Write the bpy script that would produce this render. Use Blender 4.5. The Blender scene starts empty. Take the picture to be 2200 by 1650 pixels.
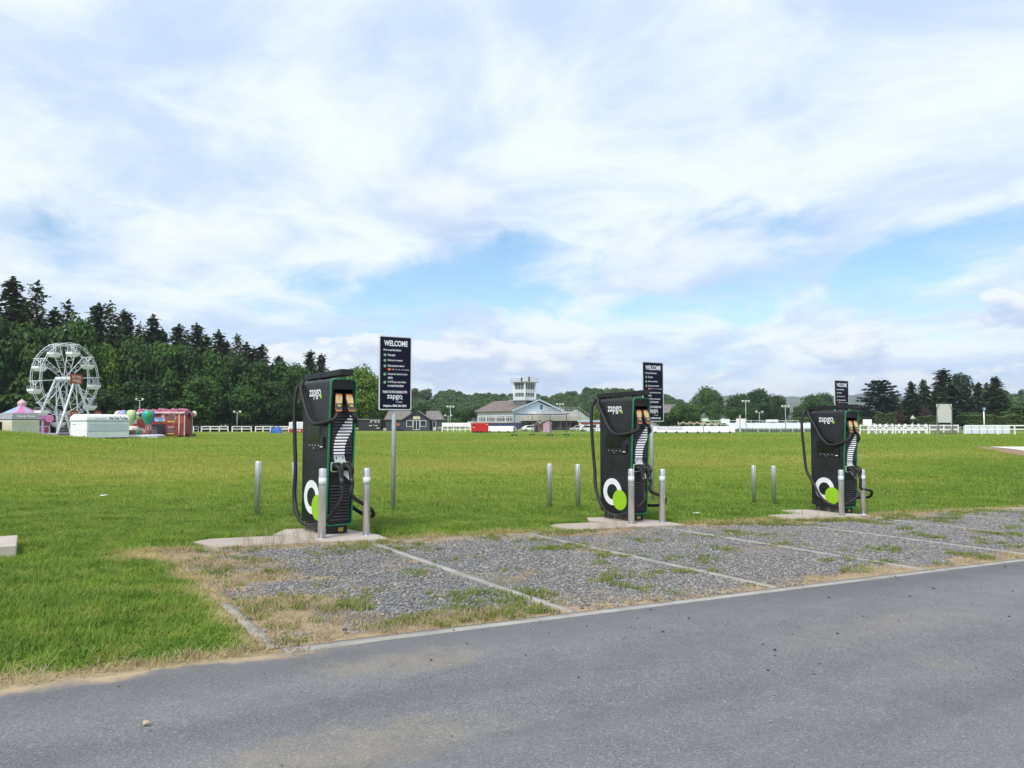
import bpy, bmesh, math, random
import numpy as np
from mathutils import Vector, Matrix

scene = bpy.context.scene
R = math.radians

# ---------------------------------------------------------------- camera
CAM_Z = 1.5
cam_data = bpy.data.cameras.new("camera")
cam = bpy.data.objects.new("camera", cam_data)
scene.collection.objects.link(cam)
cam_data.sensor_width = 36.0
cam_data.lens = 27.0
cam_data.clip_start = 0.05
cam_data.clip_end = 20000.0
cam.location = (0, 0, CAM_Z)
cam.rotation_euler = (R(90 + 3.018), 0, 0)
scene.camera = cam
scene.cycles.use_adaptive_sampling = True
scene.cycles.adaptive_threshold = 0.015
scene.cycles.max_bounces = 6
scene.cycles.diffuse_bounces = 3
scene.cycles.glossy_bounces = 3
scene.render.resolution_x, scene.render.resolution_y = 1024, 768

# ---------------------------------------------------------------- light, sky, exposure
SUN_AZ, SUN_EL = R(205), R(48)          # azimuth clockwise from +Y (behind the camera, a little to its left)
SUN_STRENGTH, SUN_ANGLE = 3.0, R(14)
SKY_STRENGTH = 0.10
scene.view_settings.view_transform = 'Standard'
scene.view_settings.look = 'None'
scene.view_settings.exposure = 0.25
scene.view_settings.gamma = 1.0
scene.view_settings.use_curve_mapping = False

sun_dir = Vector((math.sin(SUN_AZ) * math.cos(SUN_EL), math.cos(SUN_AZ) * math.cos(SUN_EL), math.sin(SUN_EL)))
sun_data = bpy.data.lights.new("sun", 'SUN')
sun_data.energy = SUN_STRENGTH
sun_data.angle = SUN_ANGLE
sun_data.color = (1.0, 0.95, 0.87)
sun = bpy.data.objects.new("sun", sun_data)
scene.collection.objects.link(sun)
sun.rotation_euler = sun_dir.to_track_quat('Z', 'Y').to_euler()
sun.location = (0, 0, 60)

world = bpy.data.worlds.new("World")
scene.world = world
world.use_nodes = True


class NT:
    """short-hand for building node trees"""
    def __init__(self, tree):
        self.t = tree

    def n(self, kind, **kw):
        node = self.t.nodes.new(kind)
        for k, v in kw.items():
            setattr(node, k, v)
        return node

    def link(self, a, b):
        self.t.links.new(a, b)

    def put(self, sock, v):
        if isinstance(v, bpy.types.NodeSocket):
            self.link(v, sock)
        elif v is not None:
            sock.default_value = v

    def math(self, op, a, b=None, c=None, clamp=False):
        m = self.n('ShaderNodeMath', operation=op, use_clamp=clamp)
        self.put(m.inputs[0], a)
        if b is not None: self.put(m.inputs[1], b)
        if c is not None: self.put(m.inputs[2], c)
        return m.outputs[0]

    def vmath(self, op, a, b=None):
        m = self.n('ShaderNodeVectorMath', operation=op)
        self.put(m.inputs[0], a)
        if b is not None: self.put(m.inputs[1], b)
        return m.outputs[0]

    def xyz(self, x, y, z):
        m = self.n('ShaderNodeCombineXYZ')
        self.put(m.inputs[0], x); self.put(m.inputs[1], y); self.put(m.inputs[2], z)
        return m.outputs[0]

    def noise(self, vec, scale, detail=4.0, rough=0.55, dist=0.0):
        m = self.n('ShaderNodeTexNoise')
        if vec is not None: self.link(vec, m.inputs['Vector'])
        m.inputs['Scale'].default_value = scale
        m.inputs['Detail'].default_value = detail
        m.inputs['Roughness'].default_value = rough
        m.inputs['Distortion'].default_value = dist
        return m.outputs[0]

    def range(self, v, a, b, c=0.0, d=1.0, smooth=True):
        m = self.n('ShaderNodeMapRange', interpolation_type='SMOOTHSTEP' if smooth else 'LINEAR')
        self.put(m.inputs[0], v)
        for i, q in enumerate((a, b, c, d)): self.put(m.inputs[i + 1], q)
        return m.outputs[0]

    def mix(self, f, a, b, blend='MIX'):
        m = self.n('ShaderNodeMix', data_type='RGBA', blend_type=blend)
        self.put(m.inputs[0], f)
        for s, v in ((m.inputs[6], a), (m.inputs[7], b)):
            if isinstance(v, (tuple, list)): v = tuple(v) + ((1.0,) if len(v) == 3 else ())
            self.put(s, v)
        return m.outputs[2]


def build_sky():
    t = world.node_tree
    t.nodes.clear()
    N = NT(t)
    out = N.n('ShaderNodeOutputWorld')
    bg = N.n('ShaderNodeBackground')
    sky = N.n('ShaderNodeTexSky', sky_type='NISHITA')
    sky.sun_disc = False
    sky.sun_elevation = SUN_EL
    sky.sun_rotation = SUN_AZ
    sky.air_density = 1.0
    sky.dust_density = 0.6
    sky.ozone_density = 1.6
    blue = N.vmath('SCALE', sky.outputs[0])
    t.nodes[-1].inputs[3].default_value = SKY_STRENGTH
    tc = N.n('ShaderNodeTexCoord')
    d = N.vmath('NORMALIZE', tc.outputs['Generated'])
    sp = N.n('ShaderNodeSeparateXYZ'); N.link(d, sp.inputs[0])
    x, y, z = sp.outputs
    zc = N.math('MAXIMUM', z, 0.0)
    den = N.math('ADD', zc, 0.17)
    px, py = N.math('DIVIDE', x, den), N.math('DIVIDE', y, den)
    flat = N.xyz(px, py, 0.0)
    # high broken sheet of cloud, seen in perspective towards the horizon
    warp = N.noise(N.vmath('MULTIPLY', flat, (0.9, 0.9, 1.0)), 1.0, 3.0, 0.5)
    wv = N.vmath('ADD', flat, N.xyz(N.math('MULTIPLY_ADD', warp, 0.8, 0.78), N.math('MULTIPLY', warp, -0.6), 17.9))
    big = N.noise(N.vmath('MULTIPLY', wv, (0.85, 0.62, 1.0)), 1.0, 4.0, 0.5, 0.1)
    fine = N.noise(N.vmath('MULTIPLY', wv, (3.4, 2.6, 1.0)), 1.0, 7.0, 0.60, 0.2)
    cover = N.math('ADD', N.math('MULTIPLY', big, 0.66), N.math('MULTIPLY', fine, 0.34))
    lift = N.range(zc, 0.20, 0.36, 0.02, 0.15)
    low = N.range(zc, 0.07, 0.20, 0.08, 0.0)
    cover = N.math('ADD', cover, N.math('ADD', lift, low))
    sheet = N.range(cover, 0.42, 0.56)
    # brightness variation inside the sheet: lavender grey to white
    shade = N.noise(N.vmath('MULTIPLY', wv, (1.7, 1.5, 1.0)), 1.0, 7.0, 0.58, 0.25)
    tone = N.range(N.math('ADD', N.math('MULTIPLY', shade, 0.95), N.math('MULTIPLY', zc, 0.14)), 0.35, 0.62)
    sheet_col = N.mix(tone, CLOUD_GREY, CLOUD_WHITE)
    col = N.mix(N.math('MULTIPLY', sheet, 0.95), N.vmath('MULTIPLY', blue, SKY_TINT), sheet_col)
    # heaped cumulus lower down, noise in azimuth / elevation space, lit on top and greyer below
    az = N.math('ARCTAN2', x, y)
    for sx, sz, off, lo, hi, b0, b1, b2, b3, amt, up in HEAPS:
        cu = N.xyz(N.math('MULTIPLY', az, sx), N.math('MULTIPLY', z, sz), off)
        na = N.noise(cu, 1.0, 9.0, 0.52, 0.1)
        nb = N.noise(N.vmath('ADD', cu, (-0.06, up, 0.0)), 1.0, 9.0, 0.52, 0.1)
        band = N.math('MULTIPLY', N.range(z, b0, b1), N.range(z, b2, b3, 1.0, 0.0))
        dens = N.math('ADD', na, N.math('MULTIPLY', N.math('SUBTRACT', band, 1.0), 0.22))
        heap = N.range(dens, lo, hi)
        top = N.range(N.math('ADD', N.math('SUBTRACT', na, nb), N.math('MULTIPLY', N.math('SUBTRACT', N.noise(cu, 4.0, 5.0, 0.6), 0.5), 0.16)), -0.10, 0.13)
        col = N.mix(N.math('MULTIPLY', heap, amt), col, N.mix(top, CUMULUS_GREY, CUMULUS_WHITE))
    # thin bright air just above the horizon
    col = N.mix(N.range(zc, 0.0, 0.09, 0.40, 0.0), col, CLOUD_GREY)
    N.link(col, bg.inputs['Color'])
    bg.inputs['Strength'].default_value = 1.0
    N.link(bg.outputs[0], out.inputs['Surface'])


SKY_TINT = (1.25, 1.42, 1.45)
CLOUD_WHITE, CLOUD_GREY = (0.81, 0.88, 0.93), (0.525, 0.655, 0.875)
CUMULUS_WHITE, CUMULUS_GREY = (0.84, 0.88, 0.91), (0.50, 0.61, 0.81)
HEAPS = ((2.9, 5.6, 1.3, 0.53, 0.62, 0.10, 0.18, 0.22, 0.50, 0.75, 0.22), (7.5, 17.0, 5.1, 0.485, 0.545, -0.03, 0.02, 0.09, 0.17, 0.92, 0.30))
build_sky()

# ================================================================ helpers
rng = np.random.default_rng(7)
random.seed(7)
MATS = {}


def new_mat(name):
    m = bpy.data.materials.new(name)
    m.use_nodes = True
    t = m.node_tree
    t.nodes.clear()
    N = NT(t)
    out = N.n('ShaderNodeOutputMaterial')
    b = N.n('ShaderNodeBsdfPrincipled')
    N.link(b.outputs[0], out.inputs['Surface'])
    MATS[name] = m
    return m, N, b, out


def mat(name, col, rough=0.55, metal=0.0, var=0.10, scale=3.0, bump=0.0, spec=0.5, coord='Object', emit=0.0):
    """plain procedural paint / plastic / metal: base colour with uneven wear"""
    if name in MATS: return MATS[name]
    m, N, b, out = new_mat(name)
    tc = N.n('ShaderNodeTexCoord')
    v = tc.outputs[coord]
    nz = N.noise(v, scale, 6.0, 0.6)
    f = N.range(nz, 0.3, 0.7)
    lo = tuple(max(0, c * (1 - var)) for c in col)
    hi = tuple(min(1, c * (1 + var)) for c in col)
    N.link(N.mix(f, lo, hi), b.inputs['Base Color'])
    N.link(N.range(nz, 0.3, 0.7, max(0.02, rough - 0.06), min(1, rough + 0.08)), b.inputs['Roughness'])
    b.inputs['Metallic'].default_value = metal
    b.inputs['Specular IOR Level'].default_value = spec
    if emit:
        b.inputs['Emission Color'].default_value = (*col, 1)
        b.inputs['Emission Strength'].default_value = emit
    if bump:
        bp = N.n('ShaderNodeBump')
        bp.inputs['Strength'].default_value = bump
        bp.inputs['Distance'].default_value = 0.01
        N.link(N.noise(v, scale * 9, 5.0, 0.6), bp.inputs['Height'])
        N.link(bp.outputs[0], b.inputs['Normal'])
    return m


def np_mesh(name, verts, quads=None, tris=None):
    """mesh from numpy arrays"""
    me = bpy.data.meshes.new(name)
    V = np.ascontiguousarray(verts, dtype=np.float32).reshape(-1, 3)
    polys = []
    tot = []
    for a, k in ((quads, 4), (tris, 3)):
        if a is not None and len(a):
            a = np.ascontiguousarray(a, dtype=np.int32).reshape(-1, k)
            polys.append(a.ravel()); tot.append(np.full(len(a), k, np.int32))
    loops = np.concatenate(polys); tot = np.concatenate(tot)
    start = np.concatenate([[0], np.cumsum(tot)[:-1]]).astype(np.int32)
    me.vertices.add(len(V)); me.vertices.foreach_set('co', V.ravel())
    me.loops.add(len(loops)); me.loops.foreach_set('vertex_index', loops)
    me.polygons.add(len(tot)); me.polygons.foreach_set('loop_start', start); me.polygons.foreach_set('loop_total', tot)
    me.update(calc_edges=True)
    return me


def link(o, parent=None):
    scene.collection.objects.link(o)
    if parent is not None: o.parent = parent
    return o


def obj(name, me, material=None, parent=None, loc=None):
    o = bpy.data.objects.new(name, me)
    if material is not None and not me.materials: me.materials.append(material)
    if loc is not None: o.location = loc
    return link(o, parent)


def tag(o, label=None, cat=None, group=None, kind=None):
    if label: o['label'] = label
    if cat: o['category'] = cat
    if group: o['group'] = group
    if kind: o['kind'] = kind
    return o


def thing(name, label, cat, loc=(0, 0, 0), rz=0.0, group=None):
    o = bpy.data.objects.new(name, None)
    o.empty_display_size = 0.2
    o.location = loc; o.rotation_euler = (0, 0, rz)
    link(o)
    return tag(o, label, cat, group)


def copy_tree(src, parent=None):
    c = src.copy()
    scene.collection.objects.link(c)
    c.parent = parent
    for ch in list(src.children): copy_tree(ch, c)
    return c


class MB:
    """collects solid shapes into one mesh"""
    def __init__(self):
        self.v = []; self.f = []; self.smooth = []

    def add(self, vs, fs, smooth=False):
        o = len(self.v)
        self.v += [tuple(p) for p in vs]
        self.f += [tuple(i + o for i in f) for f in fs]
        self.smooth += [smooth] * len(fs)
        return self

    def box(self, c, s, rz=0.0, rx=0.0, ry=0.0):
        m = Matrix.Rotation(rz, 3, 'Z') @ Matrix.Rotation(ry, 3, 'Y') @ Matrix.Rotation(rx, 3, 'X')
        c = Vector(c); vs = []
        for z in (-.5, .5):
            for x, y in ((-.5, -.5), (.5, -.5), (.5, .5), (-.5, .5)):
                vs.append(c + m @ Vector((x * s[0], y * s[1], z * s[2])))
        return self.add(vs, [(3, 2, 1, 0), (4, 5, 6, 7), (0, 1, 5, 4), (1, 2, 6, 5), (2, 3, 7, 6), (3, 0, 4, 7)])

    def bbox(self, a, b):
        return self.box([(p + q) / 2 for p, q in zip(a, b)], [abs(q - p) for p, q in zip(a, b)])

    def bar(self, p, q, w, h=None, up=(0, 0, 1)):
        """square bar between two points"""
        h = h or w
        p, q = Vector(p), Vector(q); d = (q - p)
        if d.length < 1e-6: return self
        d.normalize(); u = Vector(up)
        if abs(d.dot(u)) > .98: u = Vector((1, 0, 0))
        a = d.cross(u).normalized(); b = a.cross(d)
        vs = []
        for e in (p, q):
            for i, j in ((-1, -1), (1, -1), (1, 1), (-1, 1)): vs.append(e + a * (i * w / 2) + b * (j * h / 2))
        return self.add(vs, [(3, 2, 1, 0), (4, 5, 6, 7), (0, 1, 5, 4), (1, 2, 6, 5), (2, 3, 7, 6), (3, 0, 4, 7)])

    def tube(self, pts, r, n=10, cap=True, closed=False):
        pts = [Vector(p) for p in pts]; k = len(pts)
        rs = r if isinstance(r, (list, tuple)) else [r] * k
        vs = []; ref = None
        for i, p in enumerate(pts):
            a = pts[i - 1] if i or closed else p
            b = pts[(i + 1) % k] if i < k - 1 or closed else p
            d = (b - a).normalized()
            if ref is None:
                ref = Vector((0, 0, 1)) if abs(d.z) < .9 else Vector((1, 0, 0))
            u = (ref - d * ref.dot(d)).normalized(); w = d.cross(u); ref = u
            for j in range(n):
                t = 2 * math.pi * j / n
                vs.append(p + (u * math.cos(t) + w * math.sin(t)) * rs[i])
        fs = []
        for i in range(k if closed else k - 1):
            i2 = (i + 1) % k
            for j in range(n):
                j2 = (j + 1) % n
                fs.append((i * n + j, i * n + j2, i2 * n + j2, i2 * n + j))
        self.add(vs, fs, True)
        if cap and not closed:
            o = len(self.v) - len(vs)
            self.f += [tuple(o + j for j in reversed(range(n))), tuple(o + (k - 1) * n + j for j in range(n))]
            self.smooth += [False, False]
        return self

    def cyl(self, p, q, r, r2=None, n=12):
        return self.tube([p, q], [r, r if r2 is None else r2], n)

    def lathe(self, prof, c=(0, 0, 0), n=16, smooth=True):
        """prof: (radius, z) pairs from bottom to top"""
        vs = []; fs = []
        for r, z in prof:
            for j in range(n):
                t = 2 * math.pi * j / n
                vs.append((c[0] + r * math.cos(t), c[1] + r * math.sin(t), c[2] + z))
        for i in range(len(prof) - 1):
            for j in range(n):
                j2 = (j + 1) % n
                fs.append((i * n + j, i * n + j2, (i + 1) * n + j2, (i + 1) * n + j))
        self.add(vs, fs, smooth)
        o = len(self.v) - len(vs)
        self.f += [tuple(o + j for j in reversed(range(n))), tuple(o + (len(prof) - 1) * n + j for j in range(n))]
        self.smooth += [False, False]
        return self

    def prism(self, poly, a, b, axis='y'):
        """polygon extruded between a and b along an axis; poly in the other two coordinates (x,z for y; y,z for x; x,y for z)"""
        def P(u, v, w):
            return {'y': (u, w, v), 'x': (w, u, v), 'z': (u, v, w)}[axis]
        n = len(poly)
        vs = [P(u, v, a) for u, v in poly] + [P(u, v, b) for u, v in poly]
        fs = [tuple(range(n)), tuple(reversed(range(n, 2 * n)))]
        fs += [(i, i + n, (i + 1) % n + n, (i + 1) % n) for i in range(n)]
        return self.add(vs, fs)

    def mesh(self, name):
        me = bpy.data.meshes.new(name)
        me.from_pydata(self.v, [], self.f)
        me.polygons.foreach_set('use_smooth', self.smooth)
        bm = bmesh.new(); bm.from_mesh(me)
        bmesh.ops.recalc_face_normals(bm, faces=bm.faces)
        bm.to_mesh(me); bm.free()
        me.update()
        return me

    def build(self, name, material, parent=None, bevel=0.0, loc=None, seg=2):
        me = self.mesh(name)
        if bevel:
            bm = bmesh.new(); bm.from_mesh(me)
            es = [e for e in bm.edges if len(e.link_faces) == 2 and e.calc_face_angle(0) > 0.6]
            bmesh.ops.bevel(bm, geom=es, offset=bevel, segments=seg, profile=0.6, affect='EDGES', clamp_overlap=True)
            bm.to_mesh(me); bm.free()
        return obj(name, me, material, parent, loc)


def spline(pts, k=8):
    """Catmull-Rom through the points"""
    P = [Vector(p) for p in pts]; P = [P[0] * 2 - P[1]] + P + [P[-1] * 2 - P[-2]]
    out = []
    for i in range(1, len(P) - 2):
        a, b, c, d = P[i - 1:i + 3]
        for j in range(k):
            t = j / k
            out.append(0.5 * (2 * b + (c - a) * t + (2 * a - 5 * b + 4 * c - d) * t * t + (3 * b - a - 3 * c + d) * t ** 3))
    out.append(P[-2])
    return out


def rounded(x0, x1, z0, z1, r_top, r_bot, n=6):
    """rounded rectangle outline, counter-clockwise, as (x, z)"""
    pts = []
    for cx, cz, r, a0 in ((x1 - r_bot, z0 + r_bot, r_bot, -90), (x1 - r_top, z1 - r_top, r_top, 0),
                          (x0 + r_top, z1 - r_top, r_top, 90), (x0 + r_bot, z0 + r_bot, r_bot, 180)):
        for i in range(n + 1):
            t = R(a0 + 90 * i / n)
            pts.append((cx + r * math.cos(t), cz + r * math.sin(t)))
    return pts


_TEXT = {}


def text_mesh(body, w, h, bold=0.0, align='l'):
    """lettering as a flat mesh in the x/z plane facing -y, fitted to width w and cap box h; origin bottom left (or centre)"""
    key = (body, round(w, 4), round(h, 4), bold, align)
    if key in _TEXT: return _TEXT[key]
    cu = bpy.data.curves.new("lettering", 'FONT')
    cu.body = body; cu.size = 1.0; cu.offset = bold; cu.resolution_u = 3
    o = bpy.data.objects.new("lettering_tmp", cu)
    scene.collection.objects.link(o)
    bpy.context.view_layer.update()
    dg = bpy.context.evaluated_depsgraph_get()
    me = bpy.data.meshes.new_from_object(o.evaluated_get(dg))
    bpy.data.objects.remove(o); bpy.data.curves.remove(cu)
    co = np.zeros(len(me.vertices) * 3, np.float32); me.vertices.foreach_get('co', co); co = co.reshape(-1, 3)
    lo, hi = co.min(0), co.max(0)
    sx, sy = w / (hi[0] - lo[0]), h / (hi[1] - lo[1])
    x = (co[:, 0] - lo[0]) * sx; z = (co[:, 1] - lo[1]) * sy
    if align == 'c': x -= w / 2; z -= h / 2
    me.vertices.foreach_set('co', np.stack([x, np.zeros_like(x), z], 1).astype(np.float32).ravel())
    me.update(); me.name = 'lettering'
    _TEXT[key] = me
    return me


def lettering(body, w, h, material, parent, loc, rz=0.0, bold=0.02, align='l', name='lettering', rx=0.0):
    me = text_mesh(body, w, h, bold, align).copy()
    me.materials.clear(); me.materials.append(material)
    o = obj(name, me, None, parent, loc)
    o.rotation_euler = (rx, 0, rz)
    o['label'] = 'lettering reading ' + body
    return o


# ---------------------------------------------------------------- terrain
CS, SN = math.cos(0.5562), math.sin(0.5562)      # direction of the road


def ST(s, t):
    """along the road / away from it  ->  x, y"""
    return CS * s - SN * t, SN * s + CS * t


def sstep(a, b, x):
    t = np.clip((np.asarray(x, float) - a) / (b - a), 0, 1)
    return t * t * (3 - 2 * t)


FIELD_Z = -0.15


def hgt(x, y):
    x = np.asarray(x, float); y = np.asarray(y, float)
    P = np.clip(-0.0257 * x - 0.0178 * y, -1.6, 1.2)
    w = sstep(22, 62, np.hypot(x, y))
    z = P * (1 - w) + FIELD_Z * w
    z = z + 1.72 * np.exp(-(((x + 38) / 14) ** 2 + ((y - 42) / 14) ** 2))
    return z


def H1(x, y): return float(hgt(x, y))


def at(u, d, dz=0.0):
    """ground point that lies d metres ahead, u given in columns of a 2200 wide picture"""
    x = (u - 1100) / 1650 * d
    return Vector((x, d, H1(x, d) + dz))


def zof(v, d):
    """height seen at row v of the 1650 high picture, d metres ahead"""
    return CAM_Z + (912 - v) / 1650 * d


def instances(name, me_list, pts, rot, scl, pick, parent=None):
    """one object that scatters copies of a few small meshes over given points (geometry nodes)"""
    me = bpy.data.meshes.new(name)
    n = len(pts)
    me.vertices.add(n); me.vertices.foreach_set('co', np.asarray(pts, np.float32).ravel())
    a = me.attributes.new('rot', 'FLOAT_VECTOR', 'POINT'); a.data.foreach_set('vector', np.asarray(rot, np.float32).ravel())
    a = me.attributes.new('scl', 'FLOAT_VECTOR', 'POINT'); a.data.foreach_set('vector', np.asarray(scl, np.float32).ravel())
    a = me.attributes.new('pick', 'INT', 'POINT'); a.data.foreach_set('value', np.asarray(pick, np.int32))
    o = obj(name, me, None, parent)
    ng = bpy.data.node_groups.new(name + "_scatter", 'GeometryNodeTree')
    ng.interface.new_socket('Geometry', in_out='INPUT', socket_type='NodeSocketGeometry')
    ng.interface.new_socket('Geometry', in_out='OUTPUT', socket_type='NodeSocketGeometry')
    L = ng.links.new; nn = ng.nodes.new
    gi, go = nn('NodeGroupInput'), nn('NodeGroupOutput')
    def attr(nm, ty):
        q = nn('GeometryNodeInputNamedAttribute'); q.data_type = ty; q.inputs['Name'].default_value = nm
        return q.outputs[0]
    join = nn('GeometryNodeJoinGeometry')
    for k, part in enumerate(me_list):
        src = bpy.data.objects.new(name + "_piece", part)     # never linked to the scene: only a source for the scatter
        oi = nn('GeometryNodeObjectInfo'); oi.inputs['Object'].default_value = src; oi.inputs['As Instance'].default_value = True
        ip = nn('GeometryNodeInstanceOnPoints')
        cmp_ = nn('FunctionNodeCompare'); cmp_.data_type = 'INT'; cmp_.operation = 'EQUAL'
        L(attr('pick', 'INT'), cmp_.inputs[2]); cmp_.inputs[3].default_value = k
        L(gi.outputs[0], ip.inputs['Points']); L(cmp_.outputs[0], ip.inputs['Selection'])
        L(oi.outputs['Geometry'], ip.inputs['Instance'])
        e2r = nn('FunctionNodeEulerToRotation'); L(attr('rot', 'FLOAT_VECTOR'), e2r.inputs[0])
        L(e2r.outputs[0], ip.inputs['Rotation'])
        L(attr('scl', 'FLOAT_VECTOR'), ip.inputs['Scale'])
        L(ip.outputs[0], join.inputs[0])
    L(join.outputs[0], go.inputs[0])
    md = o.modifiers.new('scatter', 'NODES'); md.node_group = ng
    return o

# ================================================================ ground, road, parking bays
BAY_S = [1.45, 4.0, 6.65, 9.4, 12.3, 15.15, 18.1, 21.0, 23.9]
BAY_F, BAY_B = 5.45, 10.12            # front and back edge (t)


def pos_st(N):
    g = N.n('ShaderNodeNewGeometry')
    sp = N.n('ShaderNodeSeparateXYZ'); N.link(g.outputs['Position'], sp.inputs[0])
    x, y, z = sp.outputs
    s = N.math('ADD', N.math('MULTIPLY', x, CS), N.math('MULTIPLY', y, SN))
    t = N.math('ADD', N.math('MULTIPLY', x, -SN), N.math('MULTIPLY', y, CS))
    return g.outputs['Position'], x, y, s, t


LUSH, MEAD, MOWN, DRY, STRAW = (0.042, 0.138, 0.009), (0.112, 0.222, 0.018), (0.172, 0.262, 0.030), (0.32, 0.295, 0.085), (0.42, 0.335, 0.225)


def grass_colour(N, straw_amount=1.0):
    P, x, y, s, t = pos_st(N)
    st = N.xyz(s, t, 0.0)
    n1 = N.noise(P, 0.10, 4.0, 0.6)
    n2 = N.noise(P, 1.1, 6.0, 0.65)
    stripe = N.noise(N.vmath('MULTIPLY', st, (0.02, 0.16, 1.0)), 1.0, 4.0, 0.55, 0.4)
    band = N.noise(N.vmath('MULTIPLY', st, (0.006, 0.045, 1.0)), 1.0, 2.0, 0.5, 0.2)
    far = N.range(N.math('ADD', t, N.math('MULTIPLY', N.math('SUBTRACT', n1, 0.5), 16.0)), 12.0, 27.0)
    lush = N.mix(N.range(N.math('ADD', N.math('MULTIPLY', n2, 0.6), N.math('MULTIPLY', N.noise(P, 4.5, 5.0, 0.7), 0.4)), 0.38, 0.62), LUSH, MEAD)
    mown = N.mix(N.range(N.math('ADD', N.math('MULTIPLY', n2, 0.4), N.math('MULTIPLY', stripe, 0.6)), 0.40, 0.60), MEAD, MOWN)
    mown = N.mix(N.range(N.math('ADD', N.math('MULTIPLY', n1, 0.35), N.math('MULTIPLY', band, 0.65)), 0.45, 0.64, 0.0, 0.70), mown, DRY)
    mow = N.math('SINE', N.math('ADD', N.math('MULTIPLY', y, 1.15), N.math('MULTIPLY', n1, 3.0)))
    mown = N.mix(N.math('MULTIPLY', N.range(mow, -0.4, 0.4, 0.0, 0.30), N.range(y, 30.0, 60.0)), mown, MEAD)
    col = N.mix(far, lush, mown)
    # dry tips here and there in the long grass
    col = N.mix(N.range(N.noise(P, 2.0, 6.0, 0.7), 0.50, 0.74, 0.0, 0.60), col, DRY)
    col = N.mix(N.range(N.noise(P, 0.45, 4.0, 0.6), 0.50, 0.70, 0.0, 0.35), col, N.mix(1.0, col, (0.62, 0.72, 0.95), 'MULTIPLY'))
    # parched strips beside the tarmac and round the bays
    wob = N.math('MULTIPLY', N.math('SUBTRACT', N.noise(P, 1.6, 5.0, 0.65), 0.5), 0.75)
    tw = N.math('ADD', t, wob); sw = N.math('ADD', s, wob)
    near_road = N.range(tw, 5.42, 5.66, 1.0, 0.0)
    left_edge = N.math('MULTIPLY', N.range(sw, 1.15, 1.50), N.range(tw, 10.6, 10.2))
    back_edge = N.math('MULTIPLY', N.math('MULTIPLY', N.range(tw, 10.75, 10.25), N.range(tw, 9.6, 9.9)), N.range(sw, 0.6, 1.2))
    m = N.math('MAXIMUM', near_road, N.math('MAXIMUM', left_edge, back_edge))
    return N.mix(N.math('MULTIPLY', m, straw_amount), col, STRAW), P


def ground_material():
    m, N, b, out = new_mat('field_ground')
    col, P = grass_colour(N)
    fine = N.noise(P, 9.0, 6.0, 0.7)
    col = N.mix(N.range(fine, 0.3, 0.7, 0.0, 0.55), col, N.mix(1.0, col, (0.45, 0.5, 0.4), 'MULTIPLY'))
    N.link(col, b.inputs['Base Color'])
    b.inputs['Roughness'].default_value = 0.95
    b.inputs['Specular IOR Level'].default_value = 0.1
    bp = N.n('ShaderNodeBump'); bp.inputs['Strength'].default_value = 0.5; bp.inputs['Distance'].default_value = 0.05
    N.link(N.noise(P, 22.0, 6.0, 0.7), bp.inputs['Height']); N.link(bp.outputs[0], b.inputs['Normal'])
    return m


def axis(fine, a, b, step, far, grow=1.22):
    v = list(np.arange(a, b + step / 2, step))
    d = step; x = b
    while x < far: d *= grow; x += d; v.append(x)
    d = step; x = a; w = []
    while x > -far: d *= grow; x -= d; w.append(x)
    return np.array(w[::-1] + v)


def build_ground():
    xs = axis(1, -60, 45, 1.0, 7000); ys = axis(1, -12, 90, 1.0, 7000)
    X, Y = np.meshgrid(xs, ys, indexing='ij')
    Z = hgt(X, Y)
    far = np.hypot(X, Y) > 2500
    Z = np.where(far, Z - 1.5, Z)
    V = np.stack([X, Y, Z], -1).reshape(-1, 3)
    ny = len(ys); I = np.arange(len(xs) * ny).reshape(len(xs), ny)
    q = np.stack([I[:-1, :-1], I[1:, :-1], I[1:, 1:], I[:-1, 1:]], -1).reshape(-1, 4)
    me = np_mesh('field', V, q)
    me.polygons.foreach_set('use_smooth', [True] * len(me.polygons))
    tag(obj('field', me, ground_material()), kind='structure')


def st_sheet(name, s0, s1, t0, t1, lift, material, ds=0.5, dt=0.5, parent=None, thick=0.0, wob=None):
    """sheet laid over the ground in road coordinates; with thickness it becomes a strip with sides"""
    ns, nt = max(2, int(abs(s1 - s0) / ds) + 2), max(2, int(abs(t1 - t0) / dt) + 2)
    S, T = np.meshgrid(np.linspace(s0, s1, ns), np.linspace(t0, t1, nt), indexing='ij')
    if wob is not None: S, T = wob(S, T)
    X, Y = CS * S - SN * T, SN * S + CS * T
    Z = hgt(X, Y) + lift
    V = np.stack([X, Y, Z], -1).reshape(-1, 3)
    I = np.arange(ns * nt).reshape(ns, nt)
    q = np.stack([I[:-1, :-1], I[1:, :-1], I[1:, 1:], I[:-1, 1:]], -1).reshape(-1, 4)
    if thick:
        rim = np.concatenate([I[:, 0], I[-1, 1:], I[-2::-1, -1], I[0, -2:0:-1]])
        lo = V[rim] - np.array([0, 0, thick]); k = len(rim); o = len(V)
        V = np.concatenate([V, lo])
        j = np.arange(k); q = np.concatenate([q, np.stack([rim[j], o + j, o + (j + 1) % k, rim[(j + 1) % k]], -1)])
    return obj(name, np_mesh(name, V, q), material, parent)


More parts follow.
